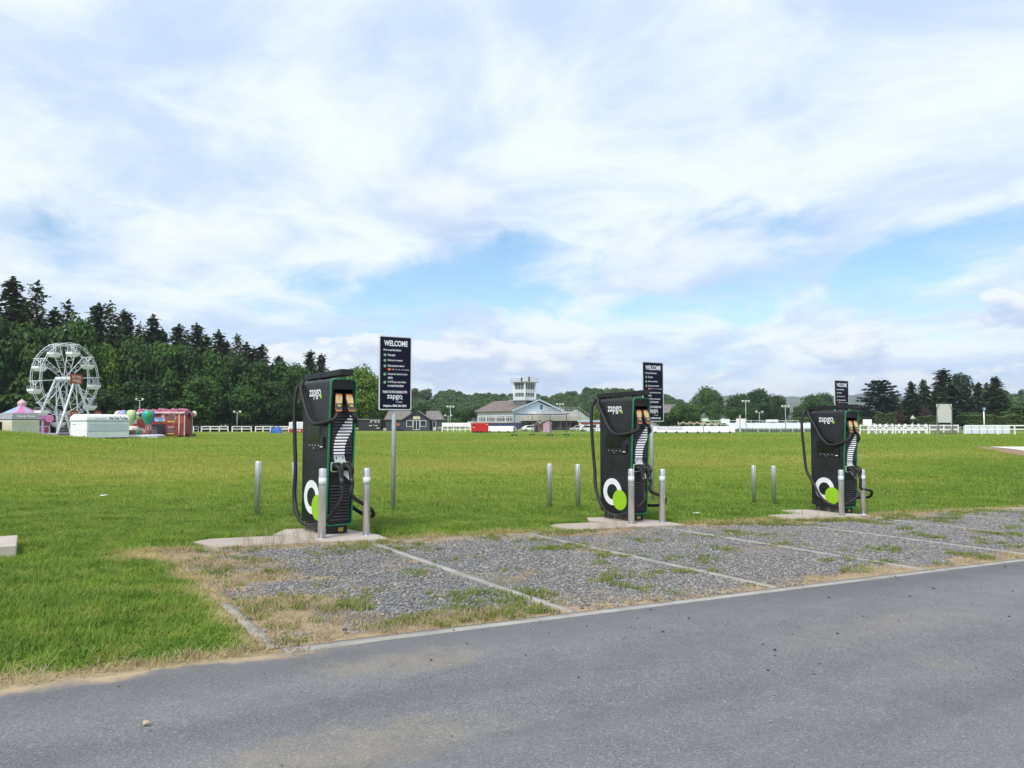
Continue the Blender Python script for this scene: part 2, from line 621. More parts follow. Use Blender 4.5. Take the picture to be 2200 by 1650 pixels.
def asphalt_material():
    m, N, b, out = new_mat('tarmac')
    P, x, y, s, t = pos_st(N)
    st = N.xyz(s, t, 0.0)
    agg = N.noise(P, 95.0, 3.0, 0.7)
    agg2 = N.n('ShaderNodeTexVoronoi'); agg2.inputs['Scale'].default_value = 120.0; N.link(P, agg2.inputs['Vector'])
    col = N.mix(N.range(agg, 0.32, 0.68), (0.095, 0.100, 0.110), (0.235, 0.242, 0.258))
    chip = N.range(agg2.outputs['Color'], 0.80, 0.97)
    col = N.mix(N.math('MULTIPLY', chip, 0.6), col, (0.42, 0.42, 0.43))
    coarse = N.n('ShaderNodeTexVoronoi'); coarse.inputs['Scale'].default_value = 74.0; N.link(P, coarse.inputs['Vector'])
    cs = N.n('ShaderNodeSeparateColor'); N.link(coarse.outputs['Color'], cs.inputs[0])
    col = N.mix(N.range(cs.outputs[1], 0.0, 1.0, 0.0, 0.28, False), col, (0.06, 0.062, 0.07))
    col = N.mix(N.range(cs.outputs[0], 0.90, 0.99, 0.0, 0.30), col, (0.40, 0.39, 0.38))
    worn = N.noise(N.vmath('MULTIPLY', st, (0.12, 0.55, 1.0)), 1.0, 5.0, 0.6, 0.3)
    col = N.mix(N.range(worn, 0.35, 0.68, 0.0, 0.45), col, (0.245, 0.248, 0.255))
    track = N.noise(N.vmath('MULTIPLY', st, (0.05, 1.15, 1.0)), 1.0, 3.0, 0.5, 0.15)
    col = N.mix(N.range(track, 0.46, 0.66, 0.0, 0.35), col, (0.105, 0.108, 0.116))
    blotch = N.noise(P, 2.6, 6.0, 0.7, 0.4)
    col = N.mix(N.range(blotch, 0.35, 0.75, 0.0, 0.5), col, N.mix(1.0, col, (0.70, 0.70, 0.70), 'MULTIPLY'))
    # darker, cleaner band near the kerb line
    edge = N.range(N.math('ADD', t, N.math('MULTIPLY', N.noise(P, 0.5, 3.0), 0.8)), 4.9, 5.6, 0.0, 0.45)
    col = N.mix(edge, col, (0.10, 0.10, 0.107))
    # sand washed over the surface in patches
    sand = N.noise(P, 0.55, 6.0, 0.68, 0.6)
    amt = N.range(sand, 0.58, 0.78, 0.0, 0.40)
    for s0, t0, rs, rt, a in ((2.15, 4.74, 0.7, 0.26, 0.40), (1.35, 3.58, 0.8, 0.28, 0.42), (0.1, 5.30, 0.9, 0.16, 0.6), (6.2, 3.9, 1.5, 0.35, 0.18)):
        dd = N.math('ADD', N.math('POWER', N.math('DIVIDE', N.math('SUBTRACT', s, s0), rs), 2.0), N.math('POWER', N.math('DIVIDE', N.math('SUBTRACT', t, t0), rt), 2.0))
        dd = N.math('ADD', dd, N.math('MULTIPLY', N.math('SUBTRACT', N.noise(P, 4.0, 7.0, 0.75), 0.5), 5.0))
        amt = N.math('MAXIMUM', amt, N.range(dd, 1.6, -1.0, 0.0, a))
    col = N.mix(amt, col, (0.36, 0.29, 0.20))
    # straw dust blown along the grass verge
    wob = N.math('MULTIPLY', N.math('SUBTRACT', N.noise(P, 2.2, 5.0, 0.7), 0.5), 0.6)
    dust = N.math('MULTIPLY', N.range(N.math('ADD', t, wob), 5.16, 5.34), N.range(s, 2.2, 1.2))
    col = N.mix(N.math('MULTIPLY', dust, 0.85), col, (0.45, 0.34, 0.21))
    N.link(col, b.inputs['Base Color'])
    b.inputs['Roughness'].default_value = 0.9
    b.inputs['Specular IOR Level'].default_value = 0.25
    bp = N.n('ShaderNodeBump'); bp.inputs['Strength'].default_value = 0.55; bp.inputs['Distance'].default_value = 0.006
    N.link(N.math('ADD', agg, N.math('MULTIPLY', agg2.outputs['Distance'], 0.8)), bp.inputs['Height'])
    N.link(bp.outputs[0], b.inputs['Normal'])
    return m


def concrete_material(name, col, var=0.16, stain=(0.36, 0.28, 0.20)):
    m, N, b, out = new_mat(name)
    P, x, y, s, t = pos_st(N)
    n1 = N.noise(P, 3.0, 6.0, 0.65); n2 = N.noise(P, 60.0, 4.0, 0.7)
    c = N.mix(N.range(n1, 0.3, 0.7), tuple(q * (1 - var) for q in col), tuple(min(1, q * (1 + var)) for q in col))
    c = N.mix(N.range(n2, 0.35, 0.7, 0.0, 0.3), c, tuple(q * 0.7 for q in col))
    c = N.mix(N.range(N.noise(P, 1.7, 6.0, 0.7, 0.5), 0.56, 0.74, 0.0, 0.6), c, stain)
    N.link(c, b.inputs['Base Color']); b.inputs['Roughness'].default_value = 0.9; b.inputs['Specular IOR Level'].default_value = 0.2
    bp = N.n('ShaderNodeBump'); bp.inputs['Strength'].default_value = 0.3; bp.inputs['Distance'].default_value = 0.004
    N.link(n2, bp.inputs['Height']); N.link(bp.outputs[0], b.inputs['Normal'])
    return m


def gravel_bed_material():
    m, N, b, out = new_mat('gravel_bed')
    P, x, y, s, t = pos_st(N)
    v = N.n('ShaderNodeTexVoronoi'); v.inputs['Scale'].default_value = 34.0; N.link(P, v.inputs['Vector'])
    sp = N.n('ShaderNodeSeparateColor'); N.link(v.outputs['Color'], sp.inputs[0])
    col = N.mix(sp.outputs[0], (0.15, 0.152, 0.158), (0.30, 0.303, 0.31))
    col = N.mix(N.range(v.outputs['Distance'], 0.35, 0.75, 0.0, 0.75), col, (0.06, 0.06, 0.065))
    soil = N.noise(P, 1.1, 6.0, 0.68, 0.5)
    wide = N.math('MAXIMUM', N.range(s, 3.2, 1.4, 0.0, 0.20), N.math('MAXIMUM', N.range(t, 6.2, 5.4, 0.0, 0.26), N.range(t, 9.3, 10.1, 0.0, 0.20)))
    mask = N.range(N.math('ADD', soil, wide), 0.50, 0.70)
    col = N.mix(N.math('MULTIPLY', mask, 0.9), col, N.mix(N.noise(P, 14.0, 4.0), (0.42, 0.30, 0.19), (0.30, 0.24, 0.15)))
    N.link(col, b.inputs['Base Color']); b.inputs['Roughness'].default_value = 0.95; b.inputs['Specular IOR Level'].default_value = 0.15
    bp = N.n('ShaderNodeBump'); bp.inputs['Strength'].default_value = 0.8; bp.inputs['Distance'].default_value = 0.012; bp.invert = True
    N.link(v.outputs['Distance'], bp.inputs['Height']); N.link(bp.outputs[0], b.inputs['Normal'])
    return m


def vnoise(x, y, seed=0, oct=4):
    """value noise for scattering masks"""
    r = np.random.default_rng(seed); T = r.random((64, 64)); out = 0; amp = 1; tot = 0
    x = np.asarray(x, float); y = np.asarray(y, float)
    for o in range(oct):
        xi, yi = np.floor(x).astype(int), np.floor(y).astype(int); fx, fy = x - xi, y - yi
        fx, fy = fx * fx * (3 - 2 * fx), fy * fy * (3 - 2 * fy)
        g = lambda a, b: T[(xi + a) % 64, (yi + b) % 64]
        out = out + amp * ((g(0, 0) * (1 - fx) + g(1, 0) * fx) * (1 - fy) + (g(0, 1) * (1 - fx) + g(1, 1) * fx) * fy)
        tot += amp; amp *= .55; x = x * 2.03 + 17.3; y = y * 2.03 + 5.1
    return out / tot


build_ground()
tarmac = asphalt_material()
kerb_mat = concrete_material('kerb_concrete', (0.325, 0.315, 0.30), 0.22)
slab_mat = concrete_material('slab_concrete', (0.40, 0.35, 0.305), 0.10, (0.40, 0.31, 0.22))
pale_slab_mat = concrete_material('new_slab_concrete', (0.45, 0.405, 0.365), 0.10, (0.36, 0.28, 0.20))


def ragged_edge(S, T):
    """the verge side of the tarmac is not a ruled line"""
    f = np.clip((T - 4.4) / 0.9, 0, 1) * (S < 1.9)
    return S, T + f * (vnoise(S * 1.3, S * 0 + 3.3, 5) - 0.5) * 0.16


tag(st_sheet('road', -30, 60, -9.0, 5.30, 0.012, tarmac, 0.35, 0.45, wob=ragged_edge), kind='structure')
tag(st_sheet('parking_bays', 1.4, 24.5, BAY_F, BAY_B, 0.008, gravel_bed_material()), kind='structure')
tag(st_sheet('kerb', 1.50, 60, 5.30, 5.42, 0.014, kerb_mat, 0.5, 0.2, thick=0.05), kind='structure')
for i, s in enumerate(BAY_S):
    t0, t1 = (BAY_F + 0.012, BAY_B + 0.06)
    if i == 0: t1 = 7.05                       # the rest is buried under turf
    tag(st_sheet('kerb', s - 0.045, s + 0.045, t0, t1, 0.020 if i else 0.016, kerb_mat, 0.12, 0.4, thick=0.05), kind='structure')
tag(st_sheet('kerb', 4.35, 7.6, BAY_B + 0.012, BAY_B + 0.075, 0.016, kerb_mat, 0.5, 0.1, thick=0.05), kind='structure')


def slab(name, pts, lift, material):
    """cast slab: polygon in road coordinates, its own thickness"""
    P = [ST(*p) for p in pts]
    mb = MB(); n = len(P)
    vs = [(x, y, H1(x, y) + lift) for x, y in P] + [(x, y, H1(x, y) - 0.06) for x, y in P]
    mb.add(vs, [tuple(range(n)), tuple(reversed(range(n, 2 * n)))] + [(i, (i + 1) % n, (i + 1) % n + n, i + n) for i in range(n)])
    return tag(mb.build(name, material, None, 0.006), kind='structure')


for s0, tb in ((1.85, 10.30), (7.5, 10.22), (12.95, 10.15)):
    k = 1.0 if s0 < 5 else 0.95
    slab('concrete_slab', [(s0 + 0.16, tb), (s0 + 1.35, tb + .01), (s0 + 1.30, tb + 0.86), (s0 + .25, tb + 0.84), (s0 - .04, tb + .62)], 0.030, slab_mat)
    slab('concrete_slab', [(s0 + 1.37, tb - .02), (s0 + 2.46, tb - .03), (s0 + 2.50, tb + .42), (s0 + 2.25, tb + 1.45), (s0 + 1.45, tb + 1.5), (s0 + 1.1, tb + 0.95), (s0 + 1.32, tb + 0.87)], 0.036, pale_slab_mat)

# hard standing at the far right of the field
soil_mat = concrete_material('bare_soil', (0.27, 0.19, 0.12), 0.2, (0.20, 0.15, 0.09))
def quad_sheet(name, c, n, lift, material):
    """four-cornered sheet that follows the ground"""
    f = np.linspace(0, 1, n); A, B = np.meshgrid(f, f, indexing='ij'); c = np.array(c, float)
    XY = (1 - A)[..., None] * (1 - B)[..., None] * c[0] + A[..., None] * (1 - B)[..., None] * c[1] + A[..., None] * B[..., None] * c[2] + (1 - A)[..., None] * B[..., None] * c[3]
    V = np.concatenate([XY, (hgt(XY[..., 0], XY[..., 1]) + lift)[..., None]], -1).reshape(-1, 3); I = np.arange(n * n).reshape(n, n)
    q = np.stack([I[:-1, :-1], I[1:, :-1], I[1:, 1:], I[:-1, 1:]], -1).reshape(-1, 4)
    return tag(obj(name, np_mesh(name, V, q), material), kind='structure')


quad_sheet('soil_strip', [(27.3, 38.4), (29.9, 38.4), (34.9, 57.2), (33.4, 57.4)], 24, 0.035, soil_mat)
quad_sheet('hard_standing', [(28.9, 38.6), (46, 38.6), (48, 55.5), (34.4, 55.5)], 24, 0.06, concrete_material('court_concrete', (0.68, 0.68, 0.70), 0.05, (0.6, 0.58, 0.55)))

b = MB().box((0, 0, 0.035), (1.5, 0.95, 0.17))
o = b.build('concrete_plinth', pale_slab_mat, None, 0.015)
px, py = ST(-0.88, 10.93)
o.location = (px, py, H1(px, py)); o.rotation_euler = (0, 0, 0.5562)
tag(o, 'low raised concrete plinth standing alone in the grass at the picture edge', 'plinth')

# ---------------------------------------------------------------- loose gravel (real stones)
def stone_mesh(seed, flat=0.6):
    r = np.random.default_rng(seed)
    bm = bmesh.new(); bmesh.ops.create_icosphere(bm, subdivisions=1, radius=0.5)
    for v in bm.verts: v.co = Vector(v.co) * (0.72 + 0.5 * r.random())
    for v in bm.verts: v.co.z *= flat
    me = bpy.data.meshes.new('stone'); bm.to_mesh(me); bm.free()
    return me


def stone_material(name, lo, hi, warm):
    m, N, b, out = new_mat(name)
    oi = N.n('ShaderNodeObjectInfo')
    c = N.mix(oi.outputs['Random'], lo, hi)
    w = N.math('FRACT', N.math('MULTIPLY', oi.outputs['Random'], 37.7))
    c = N.mix(N.range(w, 0.78, 0.95, 0.0, 0.8), c, warm)
    N.link(c, b.inputs['Base Color']); b.inputs['Roughness'].default_value = 0.85; b.inputs['Specular IOR Level'].default_value = 0.3
    return m


stones = [stone_mesh(i, 0.5 + 0.12 * i) for i in range(4)]
sm = stone_material('gravel_stone', (0.125, 0.128, 0.135), (0.270, 0.270, 0.272), (0.36, 0.31, 0.25))
for me in stones: me.materials.append(sm)


def bay_soil(S, T):
    wide = np.maximum(np.clip((3.3 - S) / 1.9, 0, 1) * .34, np.maximum(np.clip((6.0 - T) / .55, 0, 1) * .34, np.clip((T - 9.35) / .7, 0, 1) * .28))
    return vnoise(S * .9, T * 1.2, 11) + wide


n = 190000
S = rng.uniform(1.5, 21.5, n); T = rng.uniform(BAY_F, BAY_B, n)
keep = rng.random(n) < np.clip(1.25 - (S - 2) / 19 * 0.55, .5, 1)
keep &= bay_soil(S, T) < rng.uniform(.56, .76, n)
for s in BAY_S[1:]: keep &= np.abs(S - s) > 0.05 + (rng.random(n) < .96) * .03
S, T = S[keep], T[keep]; n = len(S)
X, Y = CS * S - SN * T, SN * S + CS * T
sz = rng.gamma(4.0, .0043, n).clip(.008, .055) * (1 + (S - 2) * .012)
Z = hgt(X, Y) + 0.012 + sz * .12
tag(instances('gravel', stones, np.stack([X, Y, Z], 1), np.stack([rng.uniform(-.4, .4, n), rng.uniform(-.4, .4, n), rng.uniform(0, 6.28, n)], 1),
              np.stack([sz, sz * rng.uniform(.7, 1, n), sz], 1), rng.integers(0, 4, n)), 'blue grey crushed stone spread over the parking bays', 'gravel', kind='stuff')

# stones kicked out on to the tarmac
n = 230
S = np.abs(rng.normal(0, 1, n)) * 5 + rng.uniform(1.0, 5, n); T = BAY_F - .1 - np.abs(rng.gamma(1.2, .95, n))
extra = 90
S = np.concatenate([S, rng.uniform(-3, 9, extra)]); T = np.concatenate([T, rng.uniform(1.6, 5.1, extra)]); n += extra
ok = T > 1.2; S, T = S[ok], T[ok]; n = len(S)
X, Y = CS * S - SN * T, SN * S + CS * T; sz = rng.gamma(1.6, .0042, n) + .005
loose = [stone_mesh(20 + i, .6) for i in range(3)]
lm = stone_material('loose_stone', (0.035, 0.036, 0.040), (0.16, 0.16, 0.17), (0.40, 0.33, 0.25))
for me in loose: me.materials.append(lm)
tag(instances('stones', loose, np.stack([X, Y, hgt(X, Y) + .014 + sz * .18], 1), np.stack([rng.uniform(-.5, .5, n), rng.uniform(-.5, .5, n), rng.uniform(0, 6.28, n)], 1),
              np.stack([sz * 1.2, sz * .8, sz * .8], 1), rng.integers(0, 3, n)), 'dark stone chips scattered over the tarmac', 'stones', kind='stuff')
for (s, t, q, lb) in ((0.52, 4.31, .045, 'lone tan pebble lying out on the open tarmac'), (2.02, 5.62, .055, 'dark round stone sitting on the short kerb beside the turf')):
    x, y = ST(s, t); me = stone_mesh(31 + int(s), .7); me.materials.append(mat('pebble_' + ('tan' if s < 1 else 'dark'), (.40, .31, .22) if s < 1 else (.06, .07, .09), .8, var=.25, scale=40))
    o = obj('pebble', me, None, None, (x, y, H1(x, y) + (.03 if s < 1 else .04))); o.scale = (q, q * .8, q * .75); tag(o, lb, 'pebble')

# ---------------------------------------------------------------- grass blades
def tuft_mesh(seed, blades, h, spread, lean, width):
    r = np.random.default_rng(seed); V = []; Q = []; Tt = []
    for i in range(blades):
        a = r.uniform(0, 6.28); rad = spread * math.sqrt(r.random()); bx, by = rad * math.cos(a), rad * math.sin(a)
        d = r.uniform(0, 6.28); hh = h * r.uniform(.55, 1.1); ln = lean * r.uniform(.3, 1.2) * hh
        dx, dy = math.cos(d), math.sin(d); wx, wy = -dy * width * .5, dx * width * .5; o = len(V)
        V += [(bx - wx, by - wy, 0), (bx + wx, by + wy, 0),
              (bx + dx * ln * .35 + wx * .85, by + dy * ln * .35 + wy * .85, hh * .6), (bx + dx * ln * .35 - wx * .85, by + dy * ln * .35 - wy * .85, hh * .6),
              (bx + dx * ln, by + dy * ln, hh)]
        Q.append((o, o + 1, o + 2, o + 3)); Tt.append((o + 3, o + 2, o + 4))
    return np_mesh('tuft', np.array(V), np.array(Q), np.array(Tt))


def blade_material(name, straw=None):
    m, N, b, out = new_mat(name)
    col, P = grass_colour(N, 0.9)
    col = N.vmath('MULTIPLY', col, (1.60, 1.50, 1.3))
    oi = N.n('ShaderNodeObjectInfo')
    if straw:
        col = N.mix(oi.outputs['Random'], straw[0], straw[1])
    else:
        rp = N.n('ShaderNodeNewGeometry').outputs['Random Per Island']
        col = N.mix(N.range(rp, 0.35, 1.0, 0.0, 0.50), col, (0.42, 0.40, 0.12))
        col = N.mix(N.range(oi.outputs['Random'], 0.0, 1.0, 0.0, 0.5, False), col, N.mix(1.0, col, (0.62, 0.72, 0.55), 'MULTIPLY'))
    tr = N.n('ShaderNodeBsdfTranslucent'); mx = N.n('ShaderNodeMixShader'); mx.inputs[0].default_value = 0.35
    b.inputs['Roughness'].default_value = 0.6; b.inputs['Specular IOR Level'].default_value = 0.25
    N.link(col, b.inputs['Base Color']); N.link(col, tr.inputs['Color'])
    N.link(b.outputs[0], mx.inputs[1]); N.link(tr.outputs[0], mx.inputs[2]); N.link(mx.outputs[0], out.inputs['Surface'])
    return m


tufts = [tuft_mesh(50 + i, 24, 0.050, 0.095, 1.5, 0.0048) for i in range(4)] + [tuft_mesh(60, 22, 0.05, 0.14, 1.1, 0.009), tuft_mesh(61, 22, 0.05, 0.16, 1.2, 0.010)]
bm_ = blade_material('grass_blade')
for me in tufts: me.materials.append(bm_)


def free_of_paving(S, T, pad=0.0):
    ok = np.ones(len(S), bool)
    ok &= ~((T < 5.42 + (S > 1.5) * .1 + pad))
    ok &= ~((S > 1.52 - pad) & (T < BAY_B + .05))
    for s0, tb in ((1.85, 10.30), (7.5, 10.22), (12.95, 10.15)):
        ok &= ~((S > s0 - .02) & (S < s0 + 1.4) & (T > tb - .1) & (T < tb + .86))
        ok &= ~((S > s0 + 1.15) & (S < s0 + 2.60 - np.clip((T - tb - .4) * .35, 0, 1)) & (T > tb - .1) & (T < tb + 1.4))
    X_, Y_ = CS * S - SN * T, SN * S + CS * T
    ok &= ~((Y_ > 38.3) & (Y_ < 57.3) & (X_ > 27.3 + (Y_ - 38.3) * .33))
    ok &= ~((np.abs(S + .88) < .78) & (np.abs(T - 10.93) < .5))
    return ok


def scatter_view(n, r0, r1, fov=0.80):
    """random ground points ahead of the camera, a little wider than the picture"""
    y = np.sqrt(rng.uniform(r0 * r0, r1 * r1, n)); x = rng.uniform(-fov, fov, n) * y
    return x, y


P_, R_, S_, K_ = [], [], [], []
for r0, r1, n, sc, ks in ((3.6, 9.5, 23000, 1.0, (0, 4)), (9.5, 15, 32000, 1.05, (0, 4)), (15, 24, 26000, 1.2, (0, 6)), (24, 44, 26000, 1.55, (3, 6)), (44, 72, 20000, 2.1, (4, 6)), (72, 125, 22000, 3.0, (4, 6))):
    x, y = scatter_view(n, r0, r1); S = CS * x + SN * y; T = -SN * x + CS * y
    ok = free_of_paving(S, T)
    # thin out where the turf is parched
    edge = np.minimum(T - 5.35 + (S > 1.4) * 9, np.where((T < 10.4), 1.62 - S, 9)) + (vnoise(S * 1.5, T * 1.5, 3) - .5) * .7
    ok &= rng.random(n) < np.clip(.10 + edge * 2.2, 0, 1)
    x, y, S, T, edge = x[ok], y[ok], S[ok], T[ok], edge[ok]; n = len(x)
    long_ = .72 + 2.6 * np.clip(vnoise(S * 1.9, T * 1.9, 9) - .48, 0, 1) + (rng.random(n) < .04) * .7 + (np.abs(T - 10.9) < .7) * .25 + (vnoise(x * .3, y * .3, 19) > .6) * .25
    h = sc * rng.uniform(.75, 1.25, n) * long_ * np.clip(.5 + edge, .5, 1)
    P_.append(np.stack([x, y, hgt(x, y) - .004], 1)); R_.append(np.stack([rng.uniform(-.12, .12, n), rng.uniform(-.12, .12, n), rng.uniform(0, 6.28, n)], 1))
    S_.append(np.stack([sc * rng.uniform(.9, 1.3, n), sc * rng.uniform(.9, 1.3, n), h], 1)); K_.append(rng.integers(ks[0], ks[1], n))
# long tufts against posts and slab edges
cl = []
for (s, t) in ((6.1, 14.25), (13.0, 14.3), (20.5, 14.3), (3.41, 14.1), (3.99, 13.8), (9.47, 13.7), (10.05, 13.5), (15.32, 13.2), (15.89, 13.1), (4.55, 11.6), (10.2, 11.6), (15.7, 11.5)):
    k = 26; cl.append(np.stack([s + rng.normal(0, .16, k), t + rng.normal(0, .13, k)], 1))
cl = np.concatenate(cl); ok = free_of_paving(cl[:, 0], cl[:, 1]); cl = cl[ok]; n = len(cl)
x, y = CS * cl[:, 0] - SN * cl[:, 1], SN * cl[:, 0] + CS * cl[:, 1]
P_.append(np.stack([x, y, hgt(x, y) - .004], 1)); R_.append(np.stack([rng.uniform(-.2, .2, n), rng.uniform(-.2, .2, n), rng.uniform(0, 6.28, n)], 1))
S_.append(np.stack([np.full(n, 1.1), np.full(n, 1.1), rng.uniform(1.4, 2.6, n)], 1)); K_.append(rng.integers(0, 4, n))
tag(instances('grass', tufts, np.concatenate(P_), np.concatenate(R_), np.concatenate(S_), np.concatenate(K_)), 'mown green grass covering the field', 'grass', kind='stuff')

# dry straw-coloured thatch along the edges, and weeds that have come up through the gravel
straws = [tuft_mesh(70 + i, 12, 0.035, 0.09, 2.2, 0.005) for i in range(3)]
stm = blade_material('straw', ((0.50, 0.41, 0.27), (0.31, 0.245, 0.14)))
for me in straws: me.materials.append(stm)
N_ = 52000
S = rng.uniform(-6, 21, N_); T = rng.uniform(5.0, 10.9, N_)
wv = (vnoise(S * 1.6, T * 1.6, 23) - .5)
in_bay = (S > 1.4) & (T < BAY_B) & (T > BAY_F)
d_edge = np.where(S < 1.6, np.minimum(np.abs(T - 5.48), np.where(T < 10.5, np.abs(S - 1.5) * 1.2, 9)), np.minimum(np.where(in_bay, T - BAY_F, 9), np.abs(T - 10.2) * 1.2))
p = np.clip(.90 - d_edge * 4.6 + wv * 1.8, 0, 1) * .75
p = np.where(in_bay, np.maximum(p * .8, np.clip((bay_soil(S, T) - .66) * 4, 0, .75) * (1 - .6 * np.clip((S - 4) / 4, 0, 1))), p)
p = p * ((T > 5.47) | (S < 1.9) & (T > 5.25)) * np.clip(1.25 - S / 26, .3, 1)
ok = (rng.random(N_) < p)
for s0, tb in ((1.85, 10.30), (7.5, 10.22), (12.95, 10.15)): ok &= ~((S > s0) & (S < s0 + 2.7) & (T > tb - .02) & (rng.random(N_) < .93))
for s in BAY_S[1:]: ok &= np.abs(S - s) > .07
S, T = S[ok], T[ok]; n = len(S); x, y = CS * S - SN * T, SN * S + CS * T
tag(instances('dry_grass', straws, np.stack([x, y, hgt(x, y) + .008], 1), np.stack([rng.uniform(-.3, .3, n), rng.uniform(-.3, .3, n), rng.uniform(0, 6.28, n)], 1),
              np.stack([rng.uniform(.7, 1.3, n)] * 2 + [rng.uniform(.6, 1.5, n)], 1), rng.integers(0, 3, n)), 'straw coloured dead grass along the bay edges and verge', 'dry grass', kind='stuff')

weeds = [tuft_mesh(80 + i, 16, 0.06, 0.06, 1.1, 0.006) for i in range(3)]
wm = blade_material('weed_blade', ((0.115, 0.20, 0.03), (0.30, 0.30, 0.085)))
for me in weeds: me.materials.append(wm)
N_ = 40000
S = rng.uniform(1.5, 21, N_); T = rng.uniform(BAY_F, BAY_B + .1, N_)
q = vnoise(S * 1.7, T * 2.3, 41, 3); big = vnoise(S * .6, T * .6, 43, 2)
front = np.clip((7.2 - T) / 1.2, 0, 1) * (S < 4.2) * .12; rear = np.clip((T - 9.0) / .9, 0, 1) * .12; lft = np.clip((2.8 - S) / 1.2, 0, 1) * .13
p = np.clip((q + front + rear + lft - .585) * 6, 0, 1) * np.clip(big * 2.4 - .25, .2, 1)
ok = rng.random(N_) < p * .5
for s in BAY_S[1:]: ok &= np.abs(S - s) > .06
S, T = S[ok], T[ok]; n = len(S); x, y = CS * S - SN * T, SN * S + CS * T
tag(instances('weeds', weeds, np.stack([x, y, hgt(x, y) + .006], 1), np.stack([rng.uniform(-.2, .2, n), rng.uniform(-.2, .2, n), rng.uniform(0, 6.28, n)], 1),
              np.stack([rng.uniform(.7, 1.2, n)] * 2 + [rng.uniform(.5, 1.25, n)], 1), rng.integers(0, 3, n)), 'tufts of weed grown up through the gravel', 'weeds', kind='stuff')

# thin dry seed stalks standing along the first slab
stalk = [tuft_mesh(95 + i, 5, 0.30, 0.05, 0.45, 0.0035) for i in range(2)]
for me in stalk: me.materials.append(stm)
n = 34; S = rng.uniform(2.3, 3.4, n); T = rng.normal(10.30, .10, n); S = np.concatenate([S, rng.uniform(8, 9, 14), rng.uniform(13.6, 14.6, 12)]); T = np.concatenate([T, rng.normal(10.2, .08, 26)]); n = len(S)
x, y = CS * S - SN * T, SN * S + CS * T
tag(instances('seed_stalks', stalk, np.stack([x, y, hgt(x, y) + .01], 1), np.stack([rng.uniform(-.15, .15, n), rng.uniform(-.15, .15, n), rng.uniform(0, 6.28, n)], 1), np.stack([np.ones(n), np.ones(n), rng.uniform(.45, 1.1, n)], 1), rng.integers(0, 2, n)),
    'thin dry seed stalks along the front of the concrete slabs', 'dry grass', kind='stuff')

# ================================================================ chargers, bollards, signs
black_paint = mat('charger_black', (0.0115, 0.013, 0.016), 0.46, var=0.42, scale=2.6, bump=0.05)
black_panel = mat('charger_front_black', (0.009, 0.010, 0.012), 0.5, var=0.2, scale=6)
black_rubber = mat('cable_rubber', (0.012, 0.012, 0.014), 0.62, var=0.25, scale=14, bump=0.1)
slat_black = mat('louvre_black', (0.020, 0.021, 0.024), 0.45, var=0.2, scale=9)
cavity_black = mat('cavity_black', (0.010, 0.010, 0.011), 0.8, var=0.2)
green_trim = mat('green_trim', (0.012, 0.20, 0.085), 0.35, var=0.12, scale=5)
pale_green = mat('socket_green', (0.30, 0.47, 0.36), 0.45, var=0.1, scale=9)
white_print = mat('white_print', (0.74, 0.76, 0.80), 0.5, var=0.05, scale=5)
lime_print = mat('lime_print', (0.27, 0.52, 0.012), 0.45, var=0.05, scale=5)
screen_glass = mat('screen_glass', (0.004, 0.005, 0.005), 0.16, var=0.1)
screen_trim = mat('screen_trim', (0.010, 0.010, 0.011), 0.4, var=0.1)
orange_tag = mat('tag_orange', (0.48, 0.17, 0.04), 0.5, var=0.15, scale=20)
cream_tag = mat('tag_cream', (0.60, 0.45, 0.21), 0.5, var=0.2, scale=30)
navy_tag = mat('tag_navy', (0.03, 0.06, 0.09), 0.5, var=0.15, scale=30)
yellow_tag = mat('sticker_yellow', (0.48, 0.38, 0.06), 0.5, var=0.15, scale=30)
steel = mat('galvanised_steel', (0.55, 0.57, 0.59), 0.42, metal=0.85, var=0.10, scale=6, bump=0.05)


def brushed_steel():
    m, N, b, out = new_mat('brushed_steel')
    tc = N.n('ShaderNodeTexCoord')
    v = N.vmath('MULTIPLY', tc.outputs['Object'], (60, 60, 1.2))
    nz = N.noise(v, 1.0, 4.0, 0.6)
    N.link(N.mix(nz, (0.55, 0.56, 0.57), (0.78, 0.79, 0.80)), b.inputs['Base Color'])
    N.link(N.range(nz, 0.3, 0.7, 0.30, 0.50), b.inputs['Roughness'])
    b.inputs['Metallic'].default_value = 0.8
    return m


bollard_steel = brushed_steel()
band_mat = mat('reflective_band', (0.60, 0.63, 0.66), 0.35, var=0.06, scale=12)


# ---- the charger: x across its narrow front, -y towards the bay, z up
def fy(z):
    """front face leans out towards the top"""
    return -0.405 - 0.115 * (z - 0.13) / 2.23


WHITE_BAND = [(1.795, .115, .150), (1.74, .065, .170), (1.68, .02, .172), (1.62, -.025, .168), (1.56, -.065, .150), (1.50, -.092, .115), (1.44, -.112, .085),
              (1.38, -.124, .062), (1.32, -.130, .048), (1.26, -.130, .043), (1.20, -.124, .048), (1.14, -.11, .062), (1.08, -.085, .088), (1.00, -.03, .118), (.92, .03, .150), (.85, .10, .165), (.80, .155, .166)]


def band_at(z):
    for (z1, a1, b1), (z0, a0, b0) in zip(WHITE_BAND, WHITE_BAND[1:]):
        if z0 <= z <= z1:
            f = (z - z0) / (z1 - z0); return a0 + (a1 - a0) * f, b0 + (b1 - b0) * f
    return None


def front_plate(mb, poly, off, thick):
    """polygon (x, z) laid on the leaning front face, off metres proud of it"""
    n = len(poly)
    vs = [(x, fy(z) - off, z) for x, z in poly] + [(x, fy(z) - off + thick, z) for x, z in poly]
    return mb.add(vs, [tuple(range(n)), tuple(reversed(range(n, 2 * n)))] + [(i, i + n, (i + 1) % n + n, (i + 1) % n) for i in range(n)])


